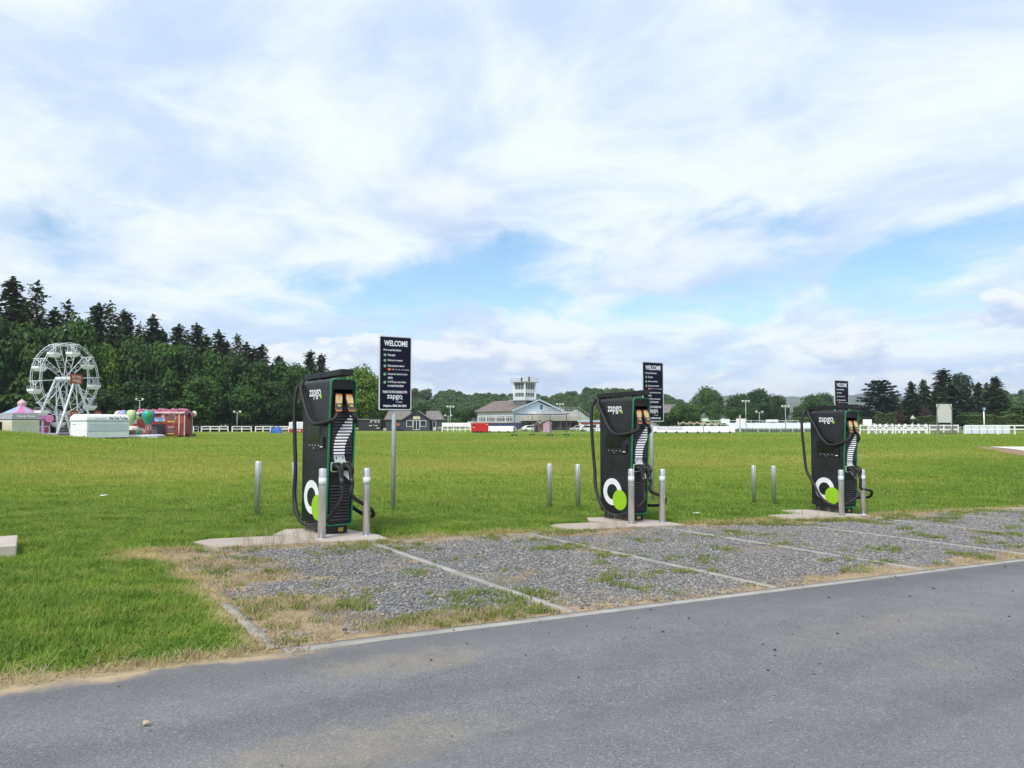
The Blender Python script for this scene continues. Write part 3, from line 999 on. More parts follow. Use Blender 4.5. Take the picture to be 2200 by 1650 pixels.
def ring_plate(mb, outer, inner, off, thick):
    n = len(outer)
    for k in range(n):
        a, b2, c, d = outer[k], outer[(k + 1) % n], inner[(k + 1) % n], inner[k]
        vs = [(x, fy(z) - off, z) for x, z in (a, b2, c, d)] + [(x, fy(z) - off + thick, z) for x, z in (a, b2, c, d)]
        mb.add(vs, [(0, 1, 2, 3), (7, 6, 5, 4), (0, 4, 5, 1), (2, 6, 7, 3)])
    return mb


def disc_on_side(mb, yc, zc, r0, r1, x, th=0.003, n=40):
    """ring (r0 > 0) or disc on the side face, seen from -x"""
    vs = []; fs = []
    for i in range(n):
        t = 2 * math.pi * i / n
        for r in (r1, r0): vs.append((x, yc + r * math.cos(t), zc + r * math.sin(t)))
    for i in range(n):
        j = (i + 1) % n; fs.append((2 * i, 2 * i + 1, 2 * j + 1, 2 * j))
    k = len(vs)
    vs2 = [(x + th, p[1], p[2]) for p in vs]
    mb.add(vs + vs2, fs + [(2 * i + k, 2 * ((i + 1) % n) + k, 2 * ((i + 1) % n), 2 * i) for i in range(n)])
    return mb


def make_charger():
    t = thing('charging_station', 'x', 'charging station')
    W = 0.21
    # plinth
    MB().bbox((-.17, -.34, -.03), (.17, .36, .13)).build('plinth', black_panel, t, 0.006)
    MB().bbox((.02, -.346, .03), (.10, -.3405, .09)).build('warning_sticker', yellow_tag, t)
    # body shell
    prof = rounded(-W, W, 0.13, 2.36, 0.075, 0.045, 7)
    n = len(prof); mb = MB()
    vs = [(x, fy(z), z) for x, z in prof] + [(x, 0.43, z) for x, z in prof]
    mb.add(vs, [(i, i + n, (i + 1) % n + n, (i + 1) % n) for i in range(n)], True)
    mb.add([(x * .965, 0.445, 1.245 + (z - 1.245) * .99) for x, z in prof], [tuple(reversed(range(n)))])
    inr = [(x * .965, 0.445, 1.245 + (z - 1.245) * .99) for x, z in prof]
    mb.add([(x, .43, z) for x, z in prof] + inr, [(i, i + n, (i + 1) % n + n, (i + 1) % n) for i in range(n)])
    body = mb.build('body', black_paint, t)
    # seam under the cap, on both sides
    for sx in (-1, 1):
        MB().bbox((sx * W - .0015 * (sx > 0) - .0005, -.48, 2.205), (sx * W + .0015 * (sx < 0) + .0005 + sx * .001, .425, 2.211)).build('seam', cavity_black, body)
    # front face, built round the cable recess
    zr0, zr1, xr = 1.82, 2.20, 0.155
    inner = rounded(-W + .020, W - .020, 0.150, 2.340, 0.060, 0.032, 7)
    mb = MB()
    top = [p for p in inner if p[1] > zr1]; bot = [p for p in inner if p[1] < zr0 - .0]
    def cap(poly): front_plate(mb, poly, -.012, .004)
    cap([(W - .02, zr1)] + [p for p in inner if p[1] > zr1] + [(-W + .02, zr1)])
    cap([(-W + .02, zr0)] + [p for p in inner if p[1] < zr0 and p[0] < 0] + [p for p in inner if p[1] < zr0 and p[0] > 0] + [(W - .02, zr0)])
    cap([(-W + .02, zr0), (-xr, zr0), (-xr, zr1), (-W + .02, zr1)])
    cap([(xr, zr0), (W - .02, zr0), (W - .02, zr1), (xr, zr1)])
    front = mb.build('front_panel', black_panel, t)
    # recess: roof and back, then a ramp down to the front
    mb = MB(); d = .17
    A = lambda x, z, dep: (x, fy(z) + .012 + dep, z)
    mb.add([A(-xr, zr1, 0), A(xr, zr1, 0), A(xr, zr1, d), A(-xr, zr1, d), A(-xr, 2.06, d), A(xr, 2.06, d), A(-xr, zr0, 0), A(xr, zr0, 0)],
           [(0, 1, 2, 3), (3, 2, 5, 4), (0, 3, 4, 6), (1, 7, 5, 2)])
    mb.build('cable_recess', cavity_black, t)
    mb = MB(); mb.add([A(-xr, 2.06, d), A(xr, 2.06, d), A(xr, zr0, 0), A(-xr, zr0, 0)], [(0, 1, 2, 3)])
    mb.build('recess_ramp', slat_black, t)
    # green outline
    outer = rounded(-W - .001, W + .001, 0.129, 2.361, 0.076, 0.046, 7)
    ring_plate(MB(), outer, inner, 0.004, 0.020).build('green_outline', green_trim, t)
    # louvres: each slat its own piece, white print on some
    def louvre(z, x0, x1):
        h = .030
        def seg(xa, xb, off, name, m, par):
            mb = MB()
            vs = []
            for x in (xa, xb):
                vs += [(x, fy(z) + .011, z), (x, fy(z) - .014 - off, z + .004), (x, fy(z) - .006 - off, z + h), (x, fy(z) + .011, z + h)]
            mb.add(vs, [(0, 1, 2, 3), (7, 6, 5, 4), (0, 4, 5, 1), (1, 5, 6, 2), (2, 6, 7, 3)])
            return mb.build(name, m, par)
        o = seg(x0, x1, 0, 'louvre_slat', slat_black, t)
        b = band_at(z + .015)
        if b: seg(max(b[0], x0 + .004), min(b[1], x1 - .004), .0016, 'white_stripe', white_print, o)
    for k in range(13): louvre(1.215 + k * .0465, -.158, .158)
    for k in range(12): louvre(.205 + k * .0465, -.158, .158)
    # white curve carried on below the slats
    zs = [1.205, 1.14, 1.08, 1.00, .92, .85, .80]
    poly = [(band_at(z)[0], z) for z in zs] + [(band_at(z)[1], z) for z in reversed(zs)]
    front_plate(MB(), poly, -.006, .004).build('white_curve', white_print, t)
    for x, ch in ((-.085, '1'), (.02, '2')):
        o = lettering(ch, .018, .036, cavity_black, t, (x, fy(1.14) + .003, 1.14), bold=.03, name='socket_number')
    # sockets with parked connectors
    conns = []
    for x in (-.095, .068):
        s0 = rounded(x - .065, x + .065, .945, 1.095, .03, .03, 4); s1 = rounded(x - .052, x + .052, .958, 1.082, .022, .022, 4)
        so = ring_plate(MB(), s0, s1, .012, .024).build('socket_frame', pale_green, t)
        front_plate(MB(), s1, -.004, .003).build('socket_well', cavity_black, so)
        y0 = fy(1.02)
        pts = spline([(x, y0 + .01, 1.035), (x + .004, y0 - .07, 1.03), (x + .012, y0 - .125, 1.0), (x + .018, y0 - .150, .93), (x + .022, y0 - .165, .84)], 5)
        rr = [.046 - .010 * i / len(pts) if i < len(pts) * .45 else .034 for i in range(len(pts))]
        c = MB().tube(pts, rr, 12).build('connector', black_rubber, t)
        MB().tube(spline([(x + .004, y0 - .05, 1.075), (x + .012, y0 - .14, 1.075), (x + .020, y0 - .205, 1.01), (x + .024, y0 - .20, .93)], 5), .016, 8).build('grip', black_rubber, c)
        MB().tube([(x + .022, y0 - .163, .86), (x + .024, y0 - .172, .80), (x + .025, y0 - .176, .74)], [.036, .034, .030], 10).build('strain_relief', slat_black, c)
        conns.append((x + .025, y0 - .176, .745))
    # overhead cable boom
    mb = MB().prism([(-.50, 2.405), (.66, 2.385), (.66, 2.475), (-.50, 2.495)], -.10, .10, 'x')
    boom = mb.build('cable_boom', black_panel, t, 0.006)
    mb = MB().prism([(-.62, 2.408), (-.506, 2.404), (-.506, 2.496), (-.62, 2.500)], -.102, .102, 'x')
    mb.build('boom_end', black_panel, boom, 0.006)
    for y in (-.30, .28): MB().cyl((0, y, 2.35), (0, y, 2.41), .03, None, 10).build('boom_mount', steel, boom)
    MB().bbox((-.06, .56, 2.27), (.06, .64, 2.39)).build('cable_clamp', black_panel, boom, 0.004)
    return t, conns


def charger_cables(t, conns, left_lo, right_lo, sag):
    """two thick cables, each: recess -> loop along the side -> boom -> long loop down to its connector. Shape varies per charger"""
    for k, sx in ((0, -1), (1, 1)):
        c = conns[k]
        p = [(sx * .085, fy(2.1) + .10, 2.14), (sx * .085, fy(2.0) + .02, 2.00), (sx * .105, fy(1.9) - .045, 1.86), (sx * .17, fy(1.8) - .06, 1.74 - sag * .3),
             (sx * .265, -.33, 1.685 - sag), (sx * .275, -.10, 1.68 - sag), (sx * .265, .12, 1.80 - sag * .5), (sx * .262, .31, 2.06), (sx * .245, .44, 2.24), (sx * .17, .54, 2.345),
             (sx * .15, .62, 2.35), (sx * .21, .665, 2.24), (sx * .25, .655, 1.98)]
        if k == 0: p += [(-.27, .59, 1.45), (-.28, .52, .95)] + left_lo
        else: p += [(.28, .64, 1.45), (.30, .52, .95)] + right_lo
        p += [(c[0], c[1] - .005, c[2] - .16), (c[0], c[1], c[2])]
        cb = MB().tube(spline(p, 7), .031, 10).build('cable', black_rubber, t)
    # paper tags wrapped round the cables inside the recess
    for k, sx in ((0, -1), (1, 1)):
        x = sx * (.086 if k == 0 else .078)
        yb = fy(2.0) - .055
        def tg(z0, z1, m, name, parent, off=0.0, w=.052):
            mb = MB(); n = 8
            ch = .018
            sh = sx * -.012
            poly = [(-w + ch, z0), (w - ch, z0), (w, z0 + ch), (w, z1 - ch), (w - ch, z1), (-w + ch, z1), (-w, z1 - ch), (-w, z0 + ch)]
            vs = [(x + a + (2.1 - z) * sx * .10, yb - off - .012 * (1 - (a / .06) ** 2) + (z - 2.0) * .22, z) for a, z in poly] + [(x + a + (2.1 - z) * sx * .10, yb - off + .004 + (z - 2.0) * .22, z) for a, z in poly]
            mb.add(vs, [tuple(range(n)), tuple(reversed(range(n, 2 * n)))] + [(i, i + n, (i + 1) % n + n, (i + 1) % n) for i in range(n)])
            return mb.build(name, m, parent)
        o = tg(1.860, 2.125, orange_tag, 'cable_tag', t)
        tg(1.985, 2.098, cream_tag, 'tag_print', o, .003, .051)
        tg(1.892, 1.985, navy_tag, 'tag_print', o, .003, .051)
        tg(1.930, 1.968, yellow_tag, 'tag_print', o, .005, .034)


def charger_side(t):
    """screen, reader, logo on the wide face that looks along the road"""
    x = -.21
    scr = MB().bbox((x - .006, -.215, 1.265), (x + .004, .295, 1.665)).build('screen', screen_trim, t, 0.004)
    MB().bbox((x - .0085, -.185, 1.385), (x - .006, .265, 1.645)).build('screen_glass', screen_glass, scr)
    for k in range(4):
        y = .17 - k * .105
        MB().bbox((x - .0085, y - .009, 1.334), (x - .006, y + .007, 1.348)).build('button_icon', white_print, scr)
    MB().bbox((x - .0085, .014, 1.290), (x - .006, .024, 1.308)).build('button_icon', white_print, scr)
    rd = MB().bbox((x - .028, -.345, 1.30), (x + .004, -.235, 1.475)).build('card_reader', screen_trim, t, 0.006)
    MB().bbox((x - .0305, -.325, 1.318), (x - .028, -.245, 1.332)).build('card_slot', white_print, rd)
    # brand lettering, then the big ring and dot
    lettering('zapgo', .40, .155, white_print, t, (x - .002, .205, 2.052), -math.pi / 2, bold=.012, name='brand_lettering')
    mb = MB(); disc_on_side(mb, -.20, 2.09, 0.0, .030, x - .0035); mb.build('lime_dot', lime_print, t)
    mb = MB(); disc_on_side(mb, .085, .535, .150, .262, x - .002); mb.build('white_ring', white_print, t)
    mb = MB(); disc_on_side(mb, -.125, .390, 0.0, .195, x - .0045); mb.build('lime_disc', lime_print, t)


CH = [((3.78, 11.36), 0.5562 + R(7), 'charging station whose cable tag faces straight ahead, beside the first tall welcome sign', 0.00,
       [(-.29, .52, .50), (-.30, .34, .20), (-.30, .06, .12), (-.26, -.30, .16), (-.17, -.56, .34)], [(.30, .28, .60), (.44, -.05, .32), (.52, -.42, .23), (.42, -.60, .36)]),
      ((9.50, 11.28), 0.5562 + R(1), 'middle charging station with a cable sagging across its brand lettering', 0.02,
       [(-.31, .44, .55), (-.33, .20, .20), (-.33, -.10, .11), (-.28, -.42, .17), (-.10, -.66, .40)], [(.30, .24, .50), (.42, -.10, .27), (.50, -.50, .30), (.38, -.68, .45)]),
      ((15.42, 11.0), 0.5562 - R(4), 'charging station with a cable crossing its ring emblem, at the far end of the row', 0.10,
       [(-.30, .34, .70), (-.31, .12, .36), (-.31, -.14, .20), (-.28, -.44, .20), (-.10, -.70, .42)], [(.30, .24, .55), (.42, -.10, .34), (.48, -.52, .36), (.34, -.70, .52)])]
proto, CONN = make_charger()
charger_side(proto)
roots = [proto] + [copy_tree(proto) for _ in CH[1:]]
for t, ((s, tt), rz, lab, sag, lo, ro) in zip(roots, CH):
    x, y = ST(s, tt)
    t.location = (x, y, H1(x, y) + .036); t.rotation_euler = (0, 0, rz); t.scale = (1, 1, .962)
    tag(t, lab, 'charging station', 'charging stations along the bays')
    charger_cables(t, CONN, lo, ro, sag)


# ---- bollards
def make_bollard(front):
    t = thing('bollard', 'x', 'bollard')
    r, h = .054, .975
    MB().lathe([(r, -.05), (r, h - .018), (r - .004, h - .006)], n=24).build('post', bollard_steel, t)
    MB().lathe([(r - .004, h - .006), (r - .012, h), (.002, h + .002)], n=24).build('cap', bollard_steel, t)
    MB().lathe([(r + .020, -.02), (r + .020, .004), (r + .002, .010)], n=24).build('collar', steel, t)
    if front: MB().lathe([(r + .0015, .735), (r + .0015, .845)], n=24).build('reflective_band', band_mat, t)
    return t


bf, br = make_bollard(True), make_bollard(False)
uf = ur = False
WHO = ('first', 'middle', 'last')
BOL = [(0, 1, 3.46, 10.61, 'banded steel bollard standing before the screen side of the first charger'), (0, 1, 4.18, 10.76, 'banded steel bollard at the cable side of the first charger'),
       (0, 0, 3.41, 14.05, 'plain steel bollard in the grass well clear of the first charger'), (0, 0, 3.99, 13.75, 'plain steel bollard half hidden behind the first charger cable'),
       (1, 1, 9.06, 10.56, 'banded steel bollard before the middle charger, below its lime disc'), (1, 1, 9.78, 10.54, 'banded steel bollard at the cable side of the middle charger'),
       (1, 0, 9.47, 13.70, 'plain steel bollard on the grass behind the middle charger, the outer one'), (1, 0, 10.05, 13.45, 'plain steel bollard on the grass behind the middle charger, nearer the charger'),
       (2, 1, 14.61, 10.25, 'banded steel bollard before the farthest charger, beside its lime disc'), (2, 1, 15.53, 10.36, 'banded steel bollard at the cable side of the farthest charger'),
       (2, 0, 15.32, 13.20, 'plain steel bollard on the grass behind the farthest charger, the outer one'), (2, 0, 15.89, 13.05, 'plain steel bollard on the grass behind the farthest charger, nearer the charger')]
for g, fr, s, tt, lab in BOL:
    if fr: o = bf if not uf else copy_tree(bf); uf = True
    else: o = br if not ur else copy_tree(br); ur = True
    x, y = ST(s, tt)
    o.location = (x, y, H1(x, y) + (.034 if fr else 0)); o.rotation_euler = (R(random.uniform(-.5, .5)), R(random.uniform(-.5, .8)), random.random() * 6)
    tag(o, lab, 'bollard', 'steel bollards guarding the chargers')

# ---- welcome signs
navy = mat('sign_navy', (0.004, 0.006, 0.022), 0.6, var=0.15, scale=1.5, spec=0.2)
sign_white = mat('sign_border_white', (0.60, 0.63, 0.68), 0.45, var=0.05, scale=3)
sign_green = mat('sign_green', (0.10, 0.36, 0.16), 0.5, var=0.05)
sign_red = mat('sign_red', (0.62, 0.06, 0.02), 0.5, var=0.05)
sign_amber = mat('sign_amber', (0.75, 0.30, 0.02), 0.5, var=0.05)
sign_grey = mat('sign_back_grey', (0.36, 0.38, 0.40), 0.45, metal=0.6, var=0.08)


def make_sign():
    t = thing('welcome_sign', 'x', 'sign')
    w, z0, z1 = .345, 2.00, 3.48
    MB().cyl((0, .055, -.1), (0, .055, z1 - .12), .042, None, 16).build('post', mat('sign_post_grey', (.42, .45, .47), .5, metal=.15, var=.08, scale=5), t)
    p = rounded(-w, w, z0, z1, .03, .03, 5)
    pl = MB().prism(p, -.008, .004).build('panel', sign_white, t)
    q = rounded(-w + .022, w - .022, z0 + .022, z1 - .022, .02, .02, 5)
    face = MB().prism(q, -.0112, -.008).build('face', navy, t)
    for z in (z0 + .25, z1 - .25): MB().bbox((-.20, .004, z - .02), (.20, .05, z + .02)).build('bracket', sign_grey, t)
    yy = -.0130
    def L(s, x, z, wd, h, m=white_print, bold=.02): lettering(s, wd, h, m, t, (x, yy, z), 0, bold)
    def dot(x, z, r, m, nm='numbered_dot'):
        mb = MB(); n = 20
        mb.add([(x + r * math.cos(2 * math.pi * i / n), yy, z + r * math.sin(2 * math.pi * i / n)) for i in range(n)], [tuple(range(n))]); return mb.build(nm, m, t)
    L('WELCOME', -.245, 3.275, .50, .115, bold=.035)
    L('How to use this charger:', -.255, 3.165, .375, .058)
    rows = (('1', 3.075, ('Press start',), .155), ('2', 2.965, ('Select your connector',), .315), ('3', 2.855, ('Select payment method',), .35),
            ('4', 2.69, ('Connect the charger to your', 'vehicle'), .42), ('5', 2.53, ('To STOP your charge follow', 'on-screen instructions'), .395))
    for nn_, z, lines, wd in rows:
        d_ = dot(-.225, z + .02, .030, sign_green)
        lettering(nn_, .012 if nn_ == '1' else .018, .028, white_print, t, (-.233, yy - .002, z + .006), 0, .02)
        for k, s in enumerate(lines):
            L(s, -.165, z - k * .068, wd if k == 0 else {'vehicle': .105, 'on-screen instructions': .34}[s], .050)
    dot(-.152, 2.812, .022, sign_red, 'payment_mark'); MB().bbox((-.142, yy - .002, 2.79), (-.108, yy - .001, 2.833)).build('payment_mark', sign_amber, t)
    L('VISA', -.085, 2.798, .055, .022); L('Pay', -.005, 2.796, .035, .024); L('G Pay', .050, 2.796, .055, .022); L('Pay', .135, 2.796, .035, .024); L('contactless', .185, 2.800, .105, .02)
    L('THANK YOU FOR CHARGING WITH', -.265, 2.335, .515, .052, bold=.03)
    L('zapgo', -.175, 2.195, .32, .105, bold=.012)
    dot(.135, 2.228, .026, sign_green, 'brand_dot')
    L('EV CHARGING', .012, 2.150, .14, .020)
    L('Helpline: 0808 280 2800', -.25, 2.050, .49, .058, bold=.03)
    return t


sg = make_sign()
for i, (s, tt, lab) in enumerate(((6.11, 14.25, 'navy welcome sign on a bare grey post, read in full beside the first charger'), (13.0, 14.3, 'navy welcome sign partly covered by the middle charger'), (20.5, 14.3, 'navy welcome sign with only its top showing above the farthest charger'))):
    o = sg if i == 0 else copy_tree(sg)
    x, y = ST(s, tt); o.location = (x, y, H1(x, y)); o.rotation_euler = (0, 0, 0.5562 + R((-2, 0, 1)[i]))
    tag(o, lab, 'sign', 'welcome signs behind the bays')

# ================================================================ trees and hills
def leaf_material(name, dark, light, hue=(0.095, 0.17, 0.025), trans=0.25):
    m, N, b, out = new_mat(name)
    rp = N.n('ShaderNodeNewGeometry').outputs['Random Per Island']
    oi = N.n('ShaderNodeObjectInfo')
    tc = N.n('ShaderNodeTexCoord')
    clump = N.noise(tc.outputs['Object'], 0.55, 3.0, 0.6)
    f = N.math('ADD', N.math('MULTIPLY', rp, 0.55), N.math('MULTIPLY', clump, 0.55))
    c = N.mix(N.range(f, 0.25, 0.85), dark, light)
    c = N.mix(N.range(oi.outputs['Random'], 0.0, 1.0, 0.0, 0.30, False), c, hue)
    c = N.mix(N.range(N.math('FRACT', N.math('MULTIPLY', rp, 17.3)), 0.9, 1.0, 0.0, 0.5), c, hue)
    tr = N.n('ShaderNodeBsdfTranslucent'); mx = N.n('ShaderNodeMixShader'); mx.inputs[0].default_value = trans
    b.inputs['Roughness'].default_value = 0.6; b.inputs['Specular IOR Level'].default_value = 0.25
    N.link(c, b.inputs['Base Color']); N.link(c, tr.inputs['Color'])
    N.link(b.outputs[0], mx.inputs[1]); N.link(tr.outputs[0], mx.inputs[2]); N.link(mx.outputs[0], out.inputs['Surface'])
    return m


bark = mat('bark', (0.085, 0.068, 0.052), 0.9, var=0.35, scale=2.5, bump=0.6)
lf_dark = leaf_material('leaf_dark', (0.009, 0.034, 0.010), (0.036, 0.098, 0.020))
lf_mid = leaf_material('leaf_mid', (0.018, 0.062, 0.012), (0.066, 0.158, 0.024))
lf_bright = leaf_material('leaf_bright', (0.042, 0.115, 0.012), (0.140, 0.255, 0.034), (0.22, 0.28, 0.04))
lf_conifer = leaf_material('leaf_conifer', (0.012, 0.034, 0.013), (0.046, 0.088, 0.028), (0.07, 0.09, 0.025), 0.15)
lf_larch = leaf_material('leaf_larch', (0.030, 0.052, 0.018), (0.085, 0.110, 0.040), (0.13, 0.12, 0.05), 0.15)
lf_cedar = leaf_material('leaf_cedar', (0.012, 0.032, 0.024), (0.036, 0.070, 0.048), (0.05, 0.07, 0.04), 0.10)
lf_hill = leaf_material('leaf_hillside', (0.022, 0.066, 0.018), (0.070, 0.145, 0.034), (0.13, 0.18, 0.045))
lf_purple = leaf_material('leaf_purple', (0.022, 0.010, 0.014), (0.065, 0.026, 0.034), (0.08, 0.04, 0.04))
lf_hedge = leaf_material('leaf_hedge', (0.028, 0.070, 0.014), (0.090, 0.140, 0.026), (0.14, 0.16, 0.04))


def leaf_quads(C, Nrm, size, r, stretch=1.0, axis=None):
    """one small four-sided leaf spray at every point"""
    n = len(C); Nrm = Nrm / (np.linalg.norm(Nrm, axis=1, keepdims=True) + 1e-9)
    a = r.normal(size=(n, 3)) if axis is None else axis
    u = np.cross(Nrm, a); u /= (np.linalg.norm(u, axis=1, keepdims=True) + 1e-9); v = np.cross(Nrm, u)
    s = (size * r.uniform(.6, 1.25, n))[:, None] * .5
    k = r.uniform(.75, 1.25, (n, 1))
    V = np.stack([C + v * s * stretch, C + u * s * k, C - v * s * stretch * .8, C - u * s / k], 1)
    V[:, 1] += Nrm * s * r.uniform(-.3, .3, (n, 1)); V[:, 3] += Nrm * s * r.uniform(-.3, .3, (n, 1))
    return V.reshape(-1, 3)


def quads_mesh(name, V):
    return np_mesh(name, V, np.arange(len(V)).reshape(-1, 4))


def sph(r, n):
    d = r.normal(size=(n, 3)); return d / np.linalg.norm(d, axis=1, keepdims=True)


def broadleaf_crown(seed, H, W, base, lobes=34, per=150, leaf=0.5, wide_top=0.0):
    """crown of leafy lobes; H height, W radius, base = height of the lowest foliage"""
    r = np.random.default_rng(seed); out = []
    cz, rz = (base + H) / 2, (H - base) / 2
    d = sph(r, lobes); d[:, 2] = np.where(d[:, 2] < -.75, -d[:, 2], d[:, 2])
    rad = r.uniform(.50, .86, lobes)[:, None]
    C = d * rad * np.array([W * .86, W * .86, rz * .86]) + [0, 0, cz]
    C[:, 0:2] *= (1 + wide_top * ((C[:, 2:3] - cz) / rz))
    for c in C:
        lr = W * r.uniform(.24, .40)
        dd = sph(r, per); dd[:, 2] = np.abs(dd[:, 2]) * r.choice([1, 1, 1, -1], per)
        p = c + dd * lr * r.uniform(.72, 1.08, (per, 1)) * np.array([1, 1, .82])
        nn = dd + np.array([0, 0, .55]) + r.normal(0, .45, (per, 3))
        out.append(leaf_quads(p, nn, np.full(per, leaf), r))
    k = lobes * per // 5                                    # sparse filling so that the crown is not hollow
    p = sph(r, k) * (r.random((k, 1)) ** .4) * np.array([W * .8, W * .8, rz * .85]) + [0, 0, cz]
    out.append(leaf_quads(p, sph(r, k), np.full(k, leaf * 1.2), r))
    return quads_mesh('crown', np.concatenate(out))


def conifer_crown(seed, H, Rb, base, n_br=230, leaf=0.55, droop=0.35, power=0.9, ragged=0.35):
    r = np.random.default_rng(seed); C = []; Nn = []; Ax = []
    for i in range(n_br):
        f = (i + r.random()) / n_br; z = base + (H - base) * f
        L = Rb * (1 - f) ** power * (1 - ragged * r.random()) + .12
        a = r.uniform(0, 6.283); ca, sa = math.cos(a), math.sin(a); k = max(3, int(4 + L * 2.4))
        q = (np.arange(k) + r.random(k)) / k
        rr = L * (.18 + .82 * q)
        zz = z + L * .22 * (1 - q) - droop * rr * q + r.normal(0, .10, k)
        C.append(np.stack([rr * ca + r.normal(0, .16 + .10 * rr / max(L, .1), k), rr * sa + r.normal(0, .16 + .10 * rr / max(L, .1), k), zz], 1))
        Nn.append(np.tile([ca * .25, sa * .25, 1.0], (k, 1)) + r.normal(0, .38, (k, 3)))
        Ax.append(np.tile([-sa, ca, 0.0], (k, 1)))
    k = 10; zz = H - np.linspace(0, 1.2, k) + .35            # leader
    C.append(np.stack([r.normal(0, .06, k), r.normal(0, .06, k), zz], 1)); Nn.append(sph(r, k)); Ax.append(sph(r, k))
    C, Nn, Ax = map(np.concatenate, (C, Nn, Ax))
    sz = leaf * (1.15 - .55 * np.clip((C[:, 2] - base) / (H - base), 0, 1))
    return quads_mesh('crown', leaf_quads(C, Nn, sz, r, 1.35, Ax))


def cedar_crown(seed, H, W, base):
    r = np.random.default_rng(seed); C = []; Nn = []
    for i in range(15):
        f = i / 14; z = base + (H - base) * f; L = W * (1 - .62 * f ** 1.8) * r.uniform(.85, 1.05)
        for j in range(int(14 - 5 * f)):
            a = r.uniform(0, 6.283); l = L * r.uniform(.55, 1.05); k = int(60 * l / W) + 14
            q = np.sqrt(r.random(k)); w = .42 * l * (.35 + q * .5)
            x = l * q; y = r.normal(0, 1, k) * w * .42; zz = z + l * .10 * q - .06 * l + r.normal(0, .12, k)
            C.append(np.stack([x * math.cos(a) - y * math.sin(a), x * math.sin(a) + y * math.cos(a), zz], 1))
            Nn.append(np.tile([0, 0, 1.0], (k, 1)) + r.normal(0, .3, (k, 3)))
    C, Nn = np.concatenate(C), np.concatenate(Nn)
    return quads_mesh('crown', leaf_quads(C, Nn, np.full(len(C), .75), r, 1.2))


def trunk_mesh(seed, H, r0, limbs, spread):
    r = random.Random(seed); mb = MB()
    p = [(0, 0, -.3), (r.uniform(-.1, .1), r.uniform(-.1, .1), H * .25), (r.uniform(-.3, .3), r.uniform(-.3, .3), H * .55), (r.uniform(-.3, .3), r.uniform(-.3, .3), H * .92)]
    mb.tube(p, [r0 * 1.25, r0, r0 * .7, r0 * .18], 8)
    for i in range(limbs):
        z = H * r.uniform(.25, .62); a = r.uniform(0, 6.28); l = spread * r.uniform(.5, .85)
        mb.tube([(0, 0, z), (math.cos(a) * l * .5, math.sin(a) * l * .5, z + l * .32), (math.cos(a) * l, math.sin(a) * l, z + l * .62)], [r0 * .45, r0 * .3, r0 * .08], 6)
    return mb.mesh('trunk')


# unit trees, scaled per specimen
UNIT = {}


def unit(kind, v):
    key = (kind, v)
    if key in UNIT: return UNIT[key]
    sd = hash_seed = sum(ord(c) for c in kind) * 7 + v
    if kind == 'broad': c, t = broadleaf_crown(sd, 12, 4.6, 0.5, 40, 130, .52), trunk_mesh(sd, 10, .32, 5, 3.4)
    elif kind == 'round': c, t = broadleaf_crown(sd, 12, 6.4, 0.3, 50, 150, .52), trunk_mesh(sd, 10, .40, 6, 4.6)
    elif kind == 'spruce': c, t = conifer_crown(sd, 12, 2.5, .8, 380, .56, .42, .80, .45), trunk_mesh(sd, 12, .22, 0, 0)
    elif kind == 'larch': c, t = conifer_crown(sd, 12, 2.6, 1.5, 240, .46, .18, .62, .6), trunk_mesh(sd, 12, .20, 0, 0)
    elif kind == 'cypress': c, t = conifer_crown(sd, 12, 3.0, .2, 420, .62, .75, .62, .22), trunk_mesh(sd, 11, .28, 0, 0)
    elif kind == 'cedar': c, t = cedar_crown(sd, 12, 8.2, 2.0), trunk_mesh(sd, 11, .5, 7, 5.5)
    elif kind == 'pine': c, t = broadleaf_crown(sd, 12, 4.2, 6.0, 22, 110, .5), trunk_mesh(sd, 11, .3, 7, 4.5)
    elif kind == 'bush': c, t = broadleaf_crown(sd, 12, 8.0, -2.5, 34, 130, .75), trunk_mesh(sd, 8, .30, 5, 4.0)
    UNIT[key] = (c, t)
    return UNIT[key]


def tree(kind, v, u, d, top, leafm, label, half=None, group=None, name=None, base_z=None, cat='tree'):
    """a tree whose top is seen at row `top`, centred on column u, d metres ahead; half = half width of the crown in columns"""
    p = at(u, d)
    if base_z is not None: p.z = base_z
    Ht = zof(top, d) - p.z
    c, t = unit(kind, v)
    natural = {'broad': 4.6, 'round': 6.6, 'spruce': 2.4, 'larch': 2.4, 'cypress': 2.9, 'cedar': 8.2, 'pine': 4.6, 'bush': 8.6}[kind]
    sz = Ht / 12.0
    sx = (half / 1650 * d) / natural if half else sz
    r = thing(name or {'spruce': 'spruce_tree', 'larch': 'larch_tree', 'cypress': 'cypress_tree', 'cedar': 'cedar_tree', 'pine': 'pine_tree', 'bush': 'shrub'}.get(kind, 'broadleaf_tree'), label, cat, p, random.uniform(0, 6.28), group)
    r.scale = (sx, sx, sz)
    for nm, me, mt in (('crown', c, leafm), ('trunk', t, bark)):
        key = (me.name, mt.name)
        if key not in UNIT:
            m2 = me if not me.materials else me.copy()
            m2.materials.clear(); m2.materials.append(mt); UNIT[key] = m2
        o = obj(nm, UNIT[key], None, r)
    return r


# ---- the dark wood that closes the field behind the fair
def wood_depth(u): return 142 + max(0, u) * .085


